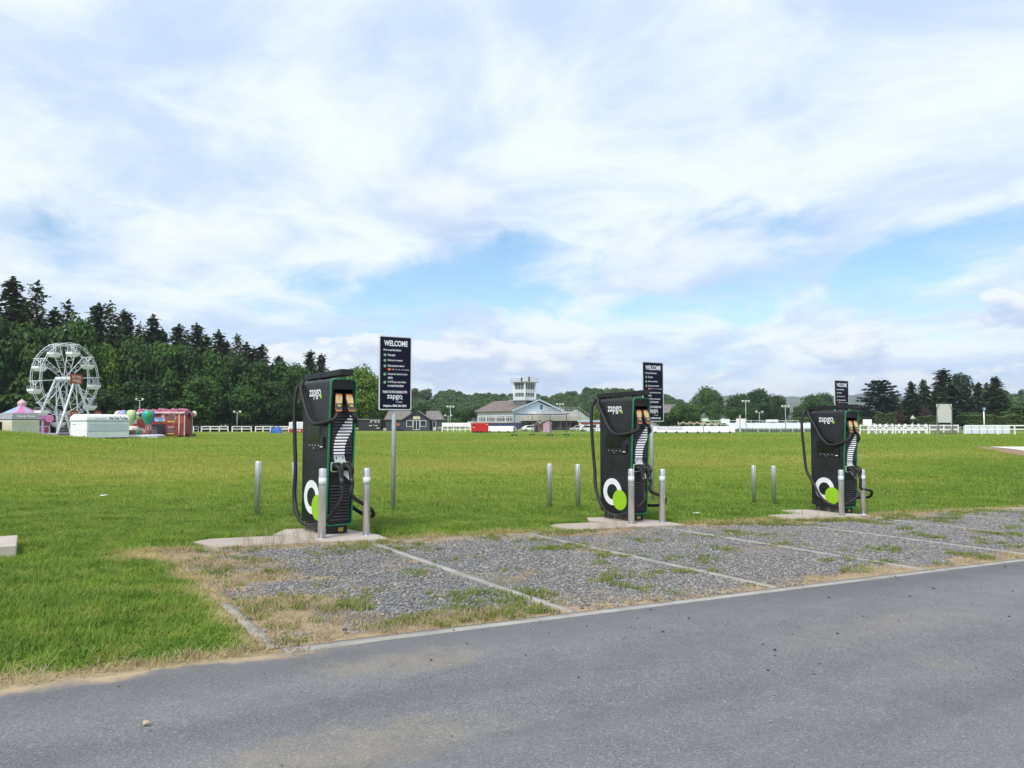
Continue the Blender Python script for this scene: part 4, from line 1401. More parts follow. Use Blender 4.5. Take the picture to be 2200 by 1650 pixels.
CON = [(18, 603, 26), (72, 610, 27), (46, 650, 24), (112, 668, 24), (140, 650, 23), (172, 690, 20), (205, 657, 22), (232, 653, 17), (263, 670, 18), (296, 698, 15), (325, 685, 18), (346, 712, 14),
       (380, 702, 16), (399, 716, 13), (420, 700, 15), (441, 724, 13), (468, 716, 14), (484, 736, 11), (508, 720, 16), (528, 742, 13), (545, 750, 12), (561, 745, 13), (596, 768, 11), (665, 756, 11), (689, 763, 12)]
for i, (u, top, hw) in enumerate(CON):
    far = 14 + (i % 3) * 6
    kind, lm = (('larch', lf_larch) if i in (1, 4, 7, 9, 13, 18) else ('spruce', lf_conifer))
    labs = ('%s of the wood, %s' % ('tall feathery larch' if kind == 'larch' else 'tall dark spruce',
            ('the topmost spire', 'the second topmost spire', 'between the two topmost spires', 'above the big wheel hub', 'above the big wheel rim', 'just past the big wheel', 'above the yellow green crown', 'thin spire above the yellow green crown',
             'above the white food trailer', 'above the striped balloons', 'above the green balloons', 'above the red house door', 'above the red house gable', 'over the red house corner', 'sharp spire past the red house', 'over the first white rail',
             'over the small white board', 'over the twin floodlight', 'broad double top over the rails', 'low beside the double top', 'over the blue sheet', 'pair partner over the blue sheet', 'low top near the first charger', 'pair above the first charger boom', 'last of the row above the first charger')[i]))
    tree(kind, i % 3, u, wood_depth(u) + far, top, lm, labs, (912 - top) * (.25 if kind == 'spruce' else .20) + 6, 'conifers in the wood behind the fair')
DEC = [(-40, 650, 84, lf_dark, 'at the picture edge'), (35, 668, 66, lf_dark, 'behind the pink tent'), (108, 682, 60, lf_dark, 'behind the big wheel'), (168, 668, 46, lf_mid, 'high beside the big wheel spires'), (222, 722, 44, lf_bright, 'yellow green crown beside the big wheel'),
       (278, 698, 52, lf_dark, 'above the striped balloons'), (340, 716, 48, lf_mid, 'above the red house roof'), (300, 810, 52, lf_dark, 'low crown behind the balloons'), (398, 728, 46, lf_dark, 'beyond the red house'), (452, 734, 42, lf_mid, 'tall crown above the first white rail'),
       (430, 800, 48, lf_mid, 'low crown past the red house'), (500, 748, 44, lf_dark, 'above the twin floodlight'), (552, 764, 40, lf_dark, 'behind the second white rail'), (520, 815, 44, lf_mid, 'low crown over the twin floodlight'), (608, 762, 34, lf_mid, 'near the first charger cable'),
       (640, 772, 34, lf_mid, 'bright shoulder behind the first charger'), (590, 812, 42, lf_dark, 'low crown over the blue sheet'), (668, 815, 40, lf_dark, 'hidden half behind the first charger'), (215, 830, 60, lf_dark, 'low crown behind the big wheel base'), (90, 840, 64, lf_dark, 'low crown behind the kiosk')]
for i, (u, top, hw, lm, w) in enumerate(DEC):
    tree('broad', i % 4, u, wood_depth(u) + (6 if top < 780 else -4), top, lm, 'broad leafy tree in the wood, ' + w, hw, 'broadleaf trees in the wood behind the fair')
tree('round', 0, 775, 205, 783, lf_bright, 'round sunlit green tree between the first charger and its sign', 52)
tree('round', 1, 742, 214, 800, lf_mid, 'green tree half behind the boom of the first charger', 36)
tree('round', 2, 822, 214, 800, lf_bright, 'sunlit green tree behind the tall welcome sign', 34)


def leafy_mass(name, boxes, n, leaf, material, label, cat, seed=3, kind='stuff'):
    """solid run of undergrowth or hedge: lumpy rows of small leaves. boxes: (x0,y0,x1,y1,height,depth)"""
    r = np.random.default_rng(seed); out = []
    for x0, y0, x1, y1, h, dep in boxes:
        L = math.hypot(x1 - x0, y1 - y0); k = int(n * L)
        f = r.random(k); dx, dy = (x1 - x0) / L, (y1 - y0) / L
        hh = h * (.80 + .35 * vnoise(f * L * .5, f * 0, seed + 1, 3)); z = hh * (1 - r.random(k) ** 2.2)
        e = r.normal(0, .5, k) * dep * (1 - .3 * z / h)
        x = x0 + (x1 - x0) * f - dy * e; y = y0 + (y1 - y0) * f + dx * e
        C = np.stack([x, y, hgt(x, y) + z], 1)
        out.append(leaf_quads(C, np.stack([r.normal(0, .6, k), -np.ones(k) * .5 + r.normal(0, .5, k), .5 + r.random(k)], 1), np.full(k, leaf), r))
    return tag(obj(name, quads_mesh(name, np.concatenate(out)), material), label, cat, kind=kind)


def gp(u, d): return ((u - 1100) / 1650 * d, d)


w0, w1, w2 = gp(-80, 140), gp(430, 176), gp(840, 224)
leafy_mass('undergrowth', [(*w0, *w1, 7, 4.0), (*w1, *w2, 6, 4.0)], 60, .85, lf_dark, 'dark undergrowth along the foot of the wood', 'undergrowth', 5)

# ---- far hills
def ridge(name, prof, d0, d1, d2, material, drop=0.0, jag=0.0):
    """hill seen as a sky line: prof = (column, row) along its crest at distance d1; foot at d0, back foot at d2"""
    us = np.linspace(prof[0][0], prof[-1][0], 90); vs = np.interp(us, [p[0] for p in prof], [p[1] for p in prof])
    rows = []
    for f, d in ((0, d0), (.16, d0 + (d1 - d0) * .25), (.42, d0 + (d1 - d0) * .5), (.76, d0 + (d1 - d0) * .78), (1, d1), (.7, d1 + (d2 - d1) * .4), (0, d2)):
        x = (us - 1100) / 1650 * d
        top = CAM_Z + (912 - vs) / 1650 * d1 - drop
        z = FIELD_Z - 2 + (top - FIELD_Z + 2) * f + (vnoise(us * .08, us * 0 + d, 3, 3) - .5) * jag * (f > 0)
        rows.append(np.stack([x, np.full_like(x, d), z], 1))
    V = np.concatenate(rows); k = len(us); I = np.arange(len(V)).reshape(len(rows), k)
    q = np.stack([I[:-1, :-1], I[:-1, 1:], I[1:, 1:], I[1:, :-1]], -1).reshape(-1, 4)
    me = np_mesh(name, V, q); me.polygons.foreach_set('use_smooth', [True] * len(me.polygons))
    o = tag(obj(name, me, material), kind='structure')
    def height(u, d):
        t = np.interp(u, [p[0] for p in prof], [p[1] for p in prof]); top = CAM_Z + (912 - t) / 1650 * d1 - drop
        f = np.interp(d, [d0, d0 + (d1 - d0) * .25, d0 + (d1 - d0) * .5, d0 + (d1 - d0) * .78, d1, d1 + (d2 - d1) * .4, d2], [0, .16, .42, .76, 1, .7, 0])
        return FIELD_Z - 2 + (top - FIELD_Z + 2) * f
    return height


hill_mat = mat('hill_pasture', (0.165, 0.190, 0.055), 0.95, var=0.3, scale=0.03, coord='Generated')
moor_mat = mat('far_moor', (0.060, 0.085, 0.045), 0.95, var=0.35, scale=5, coord='Generated')
HILL = [(700, 905), (800, 870), (860, 846), (890, 838), (930, 842), (1000, 845), (1060, 848), (1110, 851), (1165, 856), (1200, 850), (1250, 843), (1290, 838), (1335, 838), (1400, 846), (1445, 858), (1480, 876), (1530, 905)]
hh = ridge('hill', HILL, 430, 640, 860, hill_mat, 7.5)
far_prof = [(700, 900), (1300, 890), (1440, 880), (1500, 864), (1545, 852), (1600, 850), (1660, 856), (1700, 851), (1730, 854), (1760, 850), (1820, 848), (1900, 846), (1960, 852), (2060, 870), (2200, 880), (2600, 905)]
ridge('far_hill', far_prof, 2300, 3000, 3600, moor_mat, 0, 14)
RH = [(1980, 905), (2040, 880), (2090, 866), (2130, 852), (2165, 846), (2200, 850), (2300, 846), (2500, 890)]
rh = ridge('hill', RH, 360, 520, 700, hill_mat, 7.0)

hill_crowns = [broadleaf_crown(900 + i, 9.5, 4.4, .2, 20, 42, 1.05) for i in range(4)]
for me in hill_crowns: me.materials.append(lf_hill)
r = np.random.default_rng(77); P_ = []
for prof, fn, d0, d1, n, u0, u1 in ((HILL, hh, 440, 690, 1500, 720, 1520), (RH, rh, 380, 560, 420, 1990, 2320)):
    u = r.uniform(u0, u1, n); d = r.uniform(d0, d1, n) ; z = fn(u, d)
    x = (u - 1100) / 1650 * d
    gap = (u > 878) & (u < 945) & (d > 560) & (d < 636) & (r.random(n) < .93)
    gap |= vnoise(x * .012, d * .012, 8, 3) > .66
    P_.append(np.stack([x, d, z - .5], 1)[~gap])
P_ = np.concatenate(P_); n = len(P_); sc = r.uniform(.7, 1.25, n)
tag(instances('hillside_wood', hill_crowns, P_, np.stack([np.zeros(n), np.zeros(n), r.uniform(0, 6.28, n)], 1), np.stack([sc * 1.1, sc * 1.1, sc * r.uniform(.85, 1.15, n)], 1), r.integers(0, 4, n)),
    'woodland covering the low hills behind the racecourse', 'woodland', kind='stuff')

# ---- trees round the racecourse buildings
RT = [('broad', 905, 235, 868, 34, lf_dark, 'green tree behind the dark clubhouse roof'), ('broad', 968, 330, 866, 34, lf_mid, 'leafy tree between the clubhouse and the grandstand'), ('broad', 1008, 320, 872, 26, lf_dark, 'dark tree touching the grandstand eaves'), ('broad', 945, 345, 884, 26, lf_mid, 'low tree above the white rail beside the clubhouse'),
      ('broad', 1262, 300, 872, 30, lf_mid, 'leafy tree past the grandstand stair'), ('round', 1288, 290, 876, 26, lf_bright, 'yellowish tree behind the middle charger cable'), ('broad', 1325, 330, 868, 34, lf_mid, 'tree hidden mostly behind the middle charger'),
      ('round', 1468, 232, 866, 44, lf_mid, 'full green tree right beside the middle welcome sign'), ('broad', 1432, 236, 884, 30, lf_dark, 'low dark tree under the middle welcome sign'), ('round', 1518, 330, 830, 46, lf_mid, 'domed green tree standing alone on the skyline'), ('round', 1536, 300, 866, 30, lf_mid, 'small round tree above the bungalow roof'),
      ('round', 1592, 330, 842, 44, lf_dark, 'dark broad tree on the skyline past the domed one'), ('round', 1632, 330, 834, 46, lf_dark, 'tallest of the dark broad skyline trees'), ('round', 1668, 325, 846, 32, lf_dark, 'outermost of the dark broad skyline trees'), ('broad', 1588, 255, 870, 28, lf_mid, 'green tree in front of the dark broad trees'), ('broad', 1612, 250, 872, 30, lf_dark, 'dark spreading tree beside the tall floodlight'),
      ('round', 1752, 330, 846, 40, lf_mid, 'green tree behind the farthest charger'), ('round', 1772, 360, 840, 28, lf_dark, 'dark tree peeping above the farthest charger'), ('broad', 1722, 320, 868, 26, lf_mid, 'low tree by the pale field gap'), ('broad', 1838, 300, 868, 26, lf_mid, 'green tree between the farthest charger and the cedar'),
      ('cedar', 1893, 255, 820, 70, lf_cedar, 'wide flat tiered cedar on the skyline'), ('cypress', 1958, 235, 822, 33, lf_conifer, 'first of the dense cypresses past the cedar'), ('cypress', 1985, 238, 818, 35, lf_conifer, 'dense cypress beside the sight screen'), ('spruce', 2028, 250, 795, 60, lf_conifer, 'tall pointed fir behind the sight screen'), ('cypress', 2015, 240, 830, 36, lf_conifer, 'dense cypress directly behind the sight screen'),
      ('pine', 2064, 262, 804, 34, lf_cedar, 'open headed pine past the pointed fir'), ('cypress', 2072, 245, 830, 36, lf_conifer, 'dense cypress beneath the open headed pine'), ('cypress', 2103, 250, 824, 34, lf_conifer, 'narrow cypress below the open sky gap'), ('cypress', 2140, 240, 812, 46, lf_conifer, 'last tall cypress before the wooded hill'), ('cypress', 2120, 256, 824, 24, lf_conifer, 'slim cypress behind the last tall one'),
      ('broad', 2192, 225, 868, 40, lf_mid, 'rounded yellow green tree at the picture edge'), ('broad', 2170, 240, 884, 26, lf_dark, 'low dark tree beside the last tall cypress'), ('broad', 2085, 228, 882, 34, lf_dark, 'shadowy tree under the cypresses'), ('broad', 1935, 262, 872, 26, lf_dark, 'green tree in the shade of the cedar')]
for i, (k, u, d, top, hw, lm, lab) in enumerate(RT): tree(k, i % 3, u, d, top, lm, lab, hw, 'trees round the racecourse')
tree('bush', 0, 1930, 222, 878, lf_purple, 'purple leaved shrub under the cedar', 13, cat='shrub')
tree('bush', 1, 1990, 222, 874, lf_purple, 'large purple leaved shrub beside the sight screen', 19, cat='shrub')

hb = lambda u0, d0, u1, d1, h, dep: (*gp(u0, d0), *gp(u1, d1), h, dep)
leafy_mass('undergrowth', [hb(860, 300, 1020, 330, 4, 3), hb(1240, 300, 1420, 300, 4, 3), hb(1420, 240, 1560, 250, 2.6, 2)], 26, .8, lf_mid, 'scrub at the foot of the hill behind the buildings', 'scrub', 9)
for i, (a, lab) in enumerate((((1880, 215, 1925, 215, 5.0, 1.0), 'clipped hedge below the cedar'), ((1970, 213, 2008, 213, 4.2, 1.0), 'clipped hedge beside the purple shrub'), ((2080, 200, 2300, 205, 4.0, 1.2), 'long clipped hedge under the cypresses'), ((1690, 260, 1860, 250, 4.0, 2.0), 'rough hedge behind the farthest charger'))):
    tag(leafy_mass('hedge', [hb(*a)], 240 if i < 3 else 120, .42, lf_hedge, lab, 'hedge', 30 + i, 'thing'), lab, 'hedge')

# ---- depth of the wood behind its front trees: spruce tops that read as one mass
r = np.random.default_rng(31); cr = [unit('spruce', i)[0] for i in range(3)]; br_ = [unit('broad', i)[0] for i in range(2)]
back = []
for me, mt in [(m, lf_conifer) for m in cr] + [(m, lf_dark) for m in br_]:
    m2 = me.copy(); m2.materials.clear(); m2.materials.append(mt); back.append(m2)
P_, S_, K_ = [], [], []
prof_u = [c[0] for c in sorted(CON)]; prof_v = [c[1] for c in sorted(CON)]
for i in range(95):
    u = r.uniform(-60, 715); d = wood_depth(u) + r.uniform(20, 48)
    env = 640 + max(0, u) * .215 + r.uniform(14, 62)
    k = int(r.integers(0, 5)); x = (u - 1100) / 1650 * d; Ht = zof(env + (10 if k > 2 else 0), d) + .15
    P_.append((x, d, FIELD_Z)); w = Ht / 12 * (1.25 if k < 3 else .85); S_.append((w, w, Ht / 12)); K_.append(k)
n = len(P_)
tag(instances('wood', back, np.array(P_), np.stack([np.zeros(n), np.zeros(n), r.uniform(0, 6.28, n)], 1), np.array(S_), np.array(K_)), 'deep mixed wood behind the front trees by the fair', 'woodland', kind='stuff')

# ================================================================ fairground
white_paint = mat('white_paint', (0.82, 0.83, 0.84), 0.45, var=0.06, scale=1.5)
trailer_white = mat('trailer_white', (0.80, 0.83, 0.86), 0.35, var=0.06, scale=0.8)
cream = mat('kiosk_cream', (0.66, 0.64, 0.48), 0.5, var=0.06, scale=0.8)
cream_shaded = mat('kiosk_cream_shaded', (0.55, 0.55, 0.45), 0.5, var=0.07, scale=0.8)  # kiosk cream with the shade of the long face put into its colour
fascia_grey = mat('fascia_grey', (0.30, 0.31, 0.34), 0.5, var=0.12, scale=2)
purple = mat('ride_purple', (0.25, 0.09, 0.30), 0.5, var=0.25, scale=1.2)
lilac = mat('ride_lilac', (0.40, 0.33, 0.50), 0.5, var=0.15, scale=1.2)
pink = mat('ride_pink', (0.50, 0.17, 0.35), 0.5, var=0.18, scale=1.2)
sky_blue = mat('ride_blue', (0.20, 0.42, 0.72), 0.5, var=0.12, scale=1.2)
ride_red = mat('ride_red', (0.36, 0.03, 0.022), 0.45, var=0.15, scale=1.2)
maroon = mat('ride_maroon', (0.18, 0.03, 0.05), 0.5, var=0.2, scale=1.2)
gold = mat('ride_gold', (0.60, 0.40, 0.08), 0.4, var=0.15, scale=2)
dark_gap = mat('dark_opening', (0.008, 0.009, 0.013), 0.7, var=0.2)
tyre = mat('tyre', (0.02, 0.02, 0.022), 0.8, var=0.2)
black_text = mat('black_print', (0.015, 0.015, 0.02), 0.5, var=0.1)
grey_text = mat('grey_print', (0.36, 0.40, 0.50), 0.5, var=0.1)
metal_grey = mat('rail_grey', (0.42, 0.44, 0.46), 0.45, metal=0.3, var=0.1)


def rot(v, rz):
    c, s = math.cos(rz), math.sin(rz); return (v[0] * c - v[1] * s, v[0] * s + v[1] * c)


def root_from_corner(u, d, L, W, rz):
    """base centre of a box whose near corner (-L/2, -W/2) stands at column u, d metres ahead"""
    p = at(u, d); ox, oy = rot((L / 2, W / 2), rz)
    x, y = p.x + ox, p.y + oy
    return Vector((x, y, H1(x, y)))


# ---- cream kiosk
def kiosk():
    L, W, rz = 2.9, 2.1, R(66)
    p = root_from_corner(27, 78, L, W, rz); p.z = H1(p.x, p.y)
    t = thing('snack_kiosk', 'cream snack kiosk with a grey lettered fascia in front of the pink tent', 'kiosk', p, rz)
    zt = zof(901, 78) - p.z; z2 = zof(887, 78) - p.z
    MB().bbox((-L / 2, -W / 2, -.3), (L / 2, W / 2, zt)).build('wall', cream, t, 0.02)
    MB().bbox((-L / 2 + .12, -W / 2 - .02, zt - 1.75), (L / 2 - .12, -W / 2 - .003, zt - .28)).build('shutter', cream_shaded, t)
    MB().bbox((-W / 2 * 0 - L / 2 - .02, -W / 2 + .12, zt - 1.75), (-L / 2 - .003, W / 2 - .25, zt - .28)).build('shutter', cream, t)
    MB().bbox((-L / 2 - .015, -W / 2 - .01, zt - .06), (L / 2 + .01, W / 2 + .01, zt + .02)).build('gutter', mat('gutter', (.12, .12, .11), .6), t)
    q = [(-L / 2 - .05, -W / 2 - .05), (L / 2 + .05, -W / 2 - .05), (L / 2 + .05, W / 2 + .05), (-L / 2 - .05, W / 2 + .05)]
    q2 = [(x * .88, y * .86) for x, y in q]; mb = MB()
    mb.add([(x, y, zt + .02) for x, y in q] + [(x, y, z2) for x, y in q2], [(0, 1, 5, 4), (1, 2, 6, 5), (2, 3, 7, 6), (3, 0, 4, 7), (4, 5, 6, 7)])
    mb.build('fascia', fascia_grey, t)
    lettering('Candy Floss', 1.9, .33, white_print, t, (-1.0, -W / 2 - .06, zt + .14), 0, .02, rx=R(-13))
    MB().bbox((-L / 2 - 1.6, -W / 2 + .1, -.3), (-L / 2 - .9, W / 2, zt - .25)).build('side_gap_shade', dark_gap, t)  # dark block standing in for the unlit gap beside the kiosk


kiosk()


# ---- white catering trailer
def trailer():
    L, W, rz = 5.4, 2.5, R(68)
    p = root_from_corner(188, 82, L, W, rz)
    t = thing('catering_trailer', 'long white catering trailer with rounded roof and black lettering', 'trailer', p, rz)
    zb, ze, zt = .22, zof(903, 82) - p.z, zof(889.5, 82) - p.z
    MB().bbox((-L / 2, -W / 2, zb), (L / 2, W / 2, ze)).build('body', trailer_white, t, 0.03)
    prof = []
    for i in range(9):
        f = i / 8 * math.pi / 2; prof.append((math.cos(f), math.sin(f)))
    mb = MB(); rings = [(1 + .02 - .16 * (1 - c), 1 + .03 - .34 * (1 - c), ze + (zt - ze) * s) for c, s in prof]
    vs = []
    for a, b, z in rings: vs += [(-L / 2 * a, -W / 2 * b, z), (L / 2 * a, -W / 2 * b, z), (L / 2 * a, W / 2 * b, z), (-L / 2 * a, W / 2 * b, z)]
    fs = [(4 * i + j, 4 * i + (j + 1) % 4, 4 * i + 4 + (j + 1) % 4, 4 * i + 4 + j) for i in range(8) for j in range(4)] + [(32, 33, 34, 35)]
    mb.add(vs, fs); mb.build('roof', white_paint, t)
    MB().bbox((-L / 2 - .02, -W / 2 - .03, ze - .16), (L / 2 + .02, W / 2 + .03, ze - .02)).build('drip_rail', mat('trailer_trim', (.45, .50, .55), .4), t)
    MB().bbox((-L / 2 + .18, -W / 2 - .022, .95), (L / 2 - .18, -W / 2 - .004, ze - .35)).build('serving_hatch', mat('trailer_white_shaded', (.58, .66, .73), .35, var=.05, scale=.8), t, 0.004)  # hatch in a duller, bluer white: the long side's shade is painted in
    MB().bbox((-L / 2 + .18, -W / 2 - .03, .90), (L / 2 - .18, -W / 2 - .004, .94)).build('hatch_sill', metal_grey, t)
    MB().bbox((-L / 2 - .02, -W / 2 + .25, .95), (-L / 2 - .004, .15, ze - .35)).build('end_hatch', trailer_white, t, 0.004)
    MB().bbox((-L / 2 - .02, .28, .95), (-L / 2 - .004, W / 2 - .15, ze - .55)).build('end_hatch', trailer_white, t, 0.004)
    MB().bbox((-L / 2 - .024, .40, ze - .50), (-L / 2 - .004, .9, ze - .40)).build('vent', grey_text, t)
    for y in (-W / 2 + .3, W / 2 - .3): MB().bbox((-L / 2 - .03, y - .1, .36), (-L / 2 - .004, y + .1, .46)).build('tail_light', maroon, t)
    for x in (L * .18, L * .34):
        for y in (-W / 2 + .14, W / 2 - .14): MB().cyl((x, y - .1, .24), (x, y + .1, .24), .28, None, 14).build('wheel', tyre, t)
    MB().bbox((L / 2, -.06, .28), (L / 2 + 1.2, .06, .38)).build('drawbar', metal_grey, t)
    lettering('For You To Eat', 2.35, .34, black_text, t, (.1, -W / 2 * 1.026 - .035, ze + .10), 0, .02, rx=R(-16))
    lettering('Hot Snacks', 1.3, .2, grey_text, t, (-1.75, -W / 2 * 1.026 - .035, ze + .14), 0, .01, rx=R(-16))
    lettering('for you to eat', .95, .12, grey_text, t, (-L / 2 * 1.02 - .03, .5, ze + .14), -math.pi / 2, .01)


trailer()


# ---- big wheel
def big_wheel():
    d = 100; c = at(140, d); hub = zof(814.5, d) - c.z; Rr, Wd = 4.7, 1.5; rz = R(75)
    t = thing('ferris_wheel', 'white fairground big wheel with open gondolas and red hub sign', 'ferris wheel', c, rz)
    steelw = mat('wheel_white', (0.66, 0.70, 0.76), 0.4, var=0.05, scale=1)
    # local: wheel turns about y; near ring at y=-Wd/2
    def pt(a, r, y): return (r * math.sin(a), y, hub + r * math.cos(a))
    n = 40; a0 = R(12)
    for y in (-Wd / 2, Wd / 2):
        mb = MB()
        for rr in (Rr, Rr - .28): mb.tube([pt(2 * math.pi * i / n, rr, y) for i in range(n)], .045, 6, closed=True)
        for i in range(n): mb.bar(pt(2 * math.pi * i / n, Rr, y), pt(2 * math.pi * i / n, Rr - .28, y), .05)
        mb.build('rim', steelw, t)
    for k in range(10):
        a = a0 + k * 2 * math.pi / 10
        mb = MB()
        for y in (-Wd / 2, Wd / 2): mb.bar(pt(a, .35, y * .55), pt(a, Rr - .1, y), .07)
        for f, g in ((.35, .55), (.55, .75), (.75, .35)): mb.bar(pt(a, Rr * f, -Wd / 2 * (.55 + .45 * f)), pt(a, Rr * f, Wd / 2 * (.55 + .45 * f)), .045)
        mb.bar(pt(a, Rr * .35, -Wd * .36), pt(a, Rr * .55, Wd * .42), .035); mb.bar(pt(a, Rr * .55, -Wd * .42), pt(a, Rr * .75, Wd * .46), .035)
        mb.build('spoke', steelw, t)
        x, _, z = pt(a, Rr + .02, 0)
        xb = MB().bar((x, -Wd * .66, z), (x, Wd * .66, z), .08).build('axle_bar', steelw, t)
        g = MB(); zb = z - 1.62
        # tub with sloping ends, seats along the y axis
        for s_ in (-1, 1): g.bar((x, s_ * .16, z - .04), (x, s_ * .16, zb + .5), .06)
        g.bar((x, -.5, z - .12), (x, 0, z - .45), .05); g.bar((x, .5, z - .12), (x, 0, z - .45), .05)
        g.build('gondola_hanger', steelw, t)
        tub = MB(); lo = [(-.40, -.34), (.40, -.34), (.40, .34), (-.40, .34)]; hi = [(-.66, -.52), (.66, -.52), (.66, .52), (-.66, .52)]
        tub.add([(x + p, q, zb) for p, q in lo] + [(x + p, q, zb + .36) for p, q in hi] + [(x + p, q, zb + .62) for p, q in hi], [(3, 2, 1, 0)] + [(j, (j + 1) % 4, 4 + (j + 1) % 4, 4 + j) for j in range(4)] + [(4 + j, 4 + (j + 1) % 4, 8 + (j + 1) % 4, 8 + j) for j in range(4)] + [(8, 9, 10, 11)])
        tb = tub.build('gondola', white_paint, t)
        rail = MB()
        for p, q in hi: rail.bar((x + p, q, zb + .6), (x + p, q, zb + .98), .035)
        for j in range(4):
            for zz in (.80, .97): rail.bar((x + hi[j][0], hi[j][1], zb + zz), (x + hi[(j + 1) % 4][0], hi[(j + 1) % 4][1], zb + zz), .03)
        rail.build('gondola_rail', metal_grey, tb)
    MB().cyl((0, -1.5, hub), (0, 1.5, hub), .32, None, 16).build('hub', steelw, t)
    for y in (-1.55, 1.55):
        for sx, w in ((-1, .20), (1, .20), (.18, .10)):
            yy = y * (1.28 if abs(sx) == 1 else 1.15)
            MB().bar((sx * .12, y, hub - .05), (sx * 3.0, yy, .55), w).build('leg', steelw, t)
    sb = MB().prism(rounded(-.95, .95, hub - .62, hub + .62, .35, .3, 5), -1.72, -1.62); sb = sb.build('hub_sign', ride_red, t)
    for s_, z in (('ROYAL', .06), ('WHEEL', -.46)): lettering(s_, 1.45, .38, cream, t, (-.72, -1.735, hub + z), 0, .03)
    # base deck, canopy beam, rails, small signs
    MB().bbox((-3.6, -2.6, .35), (3.6, 2.4, .55)).build('deck', metal_grey, t)
    MB().bbox((-3.6, -2.66, -.1), (3.6, -2.60, .50)).build('deck_skirt', purple, t)
    lettering('ROYAL', 1.7, .42, pink, t, (.5, -2.675, .05), 0, .03)
    mb = MB(); z = zof(896, d) - c.z
    mb.bar((-3.4, -2.3, z), (3.4, -2.3, z), .08); mb.bar((-3.4, -2.3, z - .35), (3.4, -2.3, z - .35), .08)
    for k in range(18): mb.bar((-3.4 + k * .4, -2.3, z - .35), (-3.4 + k * .4, -2.3, z), .05)
    mb.build('canopy_truss', steelw, t)
    for x in (-3.3, 0, 3.3): MB().bar((x, -2.3, .5), (x, -2.3, z), .07).build('canopy_post', steelw, t)
    for x0, x1 in ((-3.3, -.6), (.6, 3.3)):
        mb = MB()
        for zz in (.9, 1.25, 1.55): mb.bar((x0, -2.5, zz), (x1, -2.5, zz), .04)
        for k in range(10): mb.bar((x0 + (x1 - x0) * k / 9, -2.5, .55), (x0 + (x1 - x0) * k / 9, -2.5, 1.55), .03)
        mb.build('railing', metal_grey, t)
    for x in (-.9, 3.0):
        s2 = MB().prism(rounded(x - .6, x + .6, z - .15, z + .85, .4, .1, 5), -2.45, -2.36).build('deck_sign', ride_red, t)
        for s_, q in (('ROYAL', .33), ('WHEEL', -.02)): lettering(s_, .9, .26, cream, t, (x - .45, -2.462, z + q), 0, .03)
    MB().cyl((1.5, -2.45, 1.1), (1.5, -2.40, 1.1), .42, None, 20).build('round_board', gold, t)


big_wheel()


# ---- pink and blue tented ride
def tent_ride():
    d = 97; c = at(47, d)
    t = thing('children_ride', 'round pink and lilac tented ride with a turned finial beside the big wheel', 'fairground ride', c, R(15))
    ze, za, rr = zof(894, d) - c.z, zof(873, d) - c.z, 2.75
    cols = [lilac, pink, lilac, sky_blue, lilac, pink, lilac, sky_blue, lilac, pink, lilac, pink]
    n = 12
    for i in range(n):
        a, b = 2 * math.pi * i / n, 2 * math.pi * (i + 1) / n
        mb = MB(); mb.add([(rr * math.cos(a), rr * math.sin(a), ze), (rr * math.cos(b), rr * math.sin(b), ze), (.4 * math.cos(b), .4 * math.sin(b), za), (.4 * math.cos(a), .4 * math.sin(a), za),
                           (rr * math.cos(a), rr * math.sin(a), ze - .06), (rr * math.cos(b), rr * math.sin(b), ze - .06)], [(0, 1, 2, 3), (4, 5, 1, 0)])
        mb.build('roof_panel', cols[i], t)
        mb = MB(); m = ((a + b) / 2)
        mb.add([(rr * 1.02 * math.cos(a), rr * 1.02 * math.sin(a), ze - .55), (rr * 1.02 * math.cos(b), rr * 1.02 * math.sin(b), ze - .55), (rr * 1.02 * math.cos(b), rr * 1.02 * math.sin(b), ze - .02), (rr * 1.04 * math.cos(m), rr * 1.04 * math.sin(m), ze + .28), (rr * 1.02 * math.cos(a), rr * 1.02 * math.sin(a), ze - .02)], [(0, 1, 2, 3, 4)])
        mb.build('rounding_board', purple if i % 2 else pink, t)
        MB().bar((rr * .97 * math.cos(a), rr * .97 * math.sin(a), 0), (rr * .97 * math.cos(a), rr * .97 * math.sin(a), ze), .08).build('post', lilac, t)
    MB().lathe([(.42, za - .02), (.46, za + .12), (.44, za + .22), (.5, za + .3), (.5, za + .48), (.36, za + .64), (.12, za + .82), (.01, za + .95)], n=16).build('finial', mat('finial_pink', (.62, .42, .45), .45), t)
    MB().lathe([(rr * .98, .0), (rr * .98, .35)], n=24).build('deck', lilac, t)
    MB().lathe([(.8, .3), (.8, ze - .05)], n=12).build('centre_drum', purple, t)


tent_ride()


def pay_booth():
    d = 91; c = at(92, d)
    t = thing('pay_booth', 'purple and pink painted pay booth between the kiosk and the big wheel', 'booth', c, R(31))
    w = 30 / 1650 * d / 2; zt = zof(893, d) - c.z
    MB().bbox((-w, -.7, 0), (w, .7, zt - .5)).build('body', lilac, t, 0.02)
    MB().bbox((-w - .05, -.78, zt - .5), (w + .05, .75, zt)).build('fascia', purple, t, 0.02)
    for x in (-w * .5, w * .55): MB().bbox((x - .3, -.74, 1.5), (x + .3, -.703, zt - .62)).build('window', maroon if x > 0 else dark_gap, t)
    MB().bbox((-w * .9, -.73, .75), (-w * .1, -.703, 1.35)).build('painted_panel', purple, t)
    MB().bbox((w * .25, -.73, .70), (w * .8, -.703, 1.35)).build('painted_panel', maroon, t)
    MB().bbox((-w, -1.3, 0), (w, -.71, .45)).build('step', purple, t, 0.02)
    MB().cyl((w * .9, -.84, zt - .35), (w * .9, -.79, zt - .35), .45, None, 16).build('round_board', pink, t)
    MB().bbox((-w * .6, -.80, zt - .42), (w * .3, -.782, zt - .08)).build('name_board', pink, t)


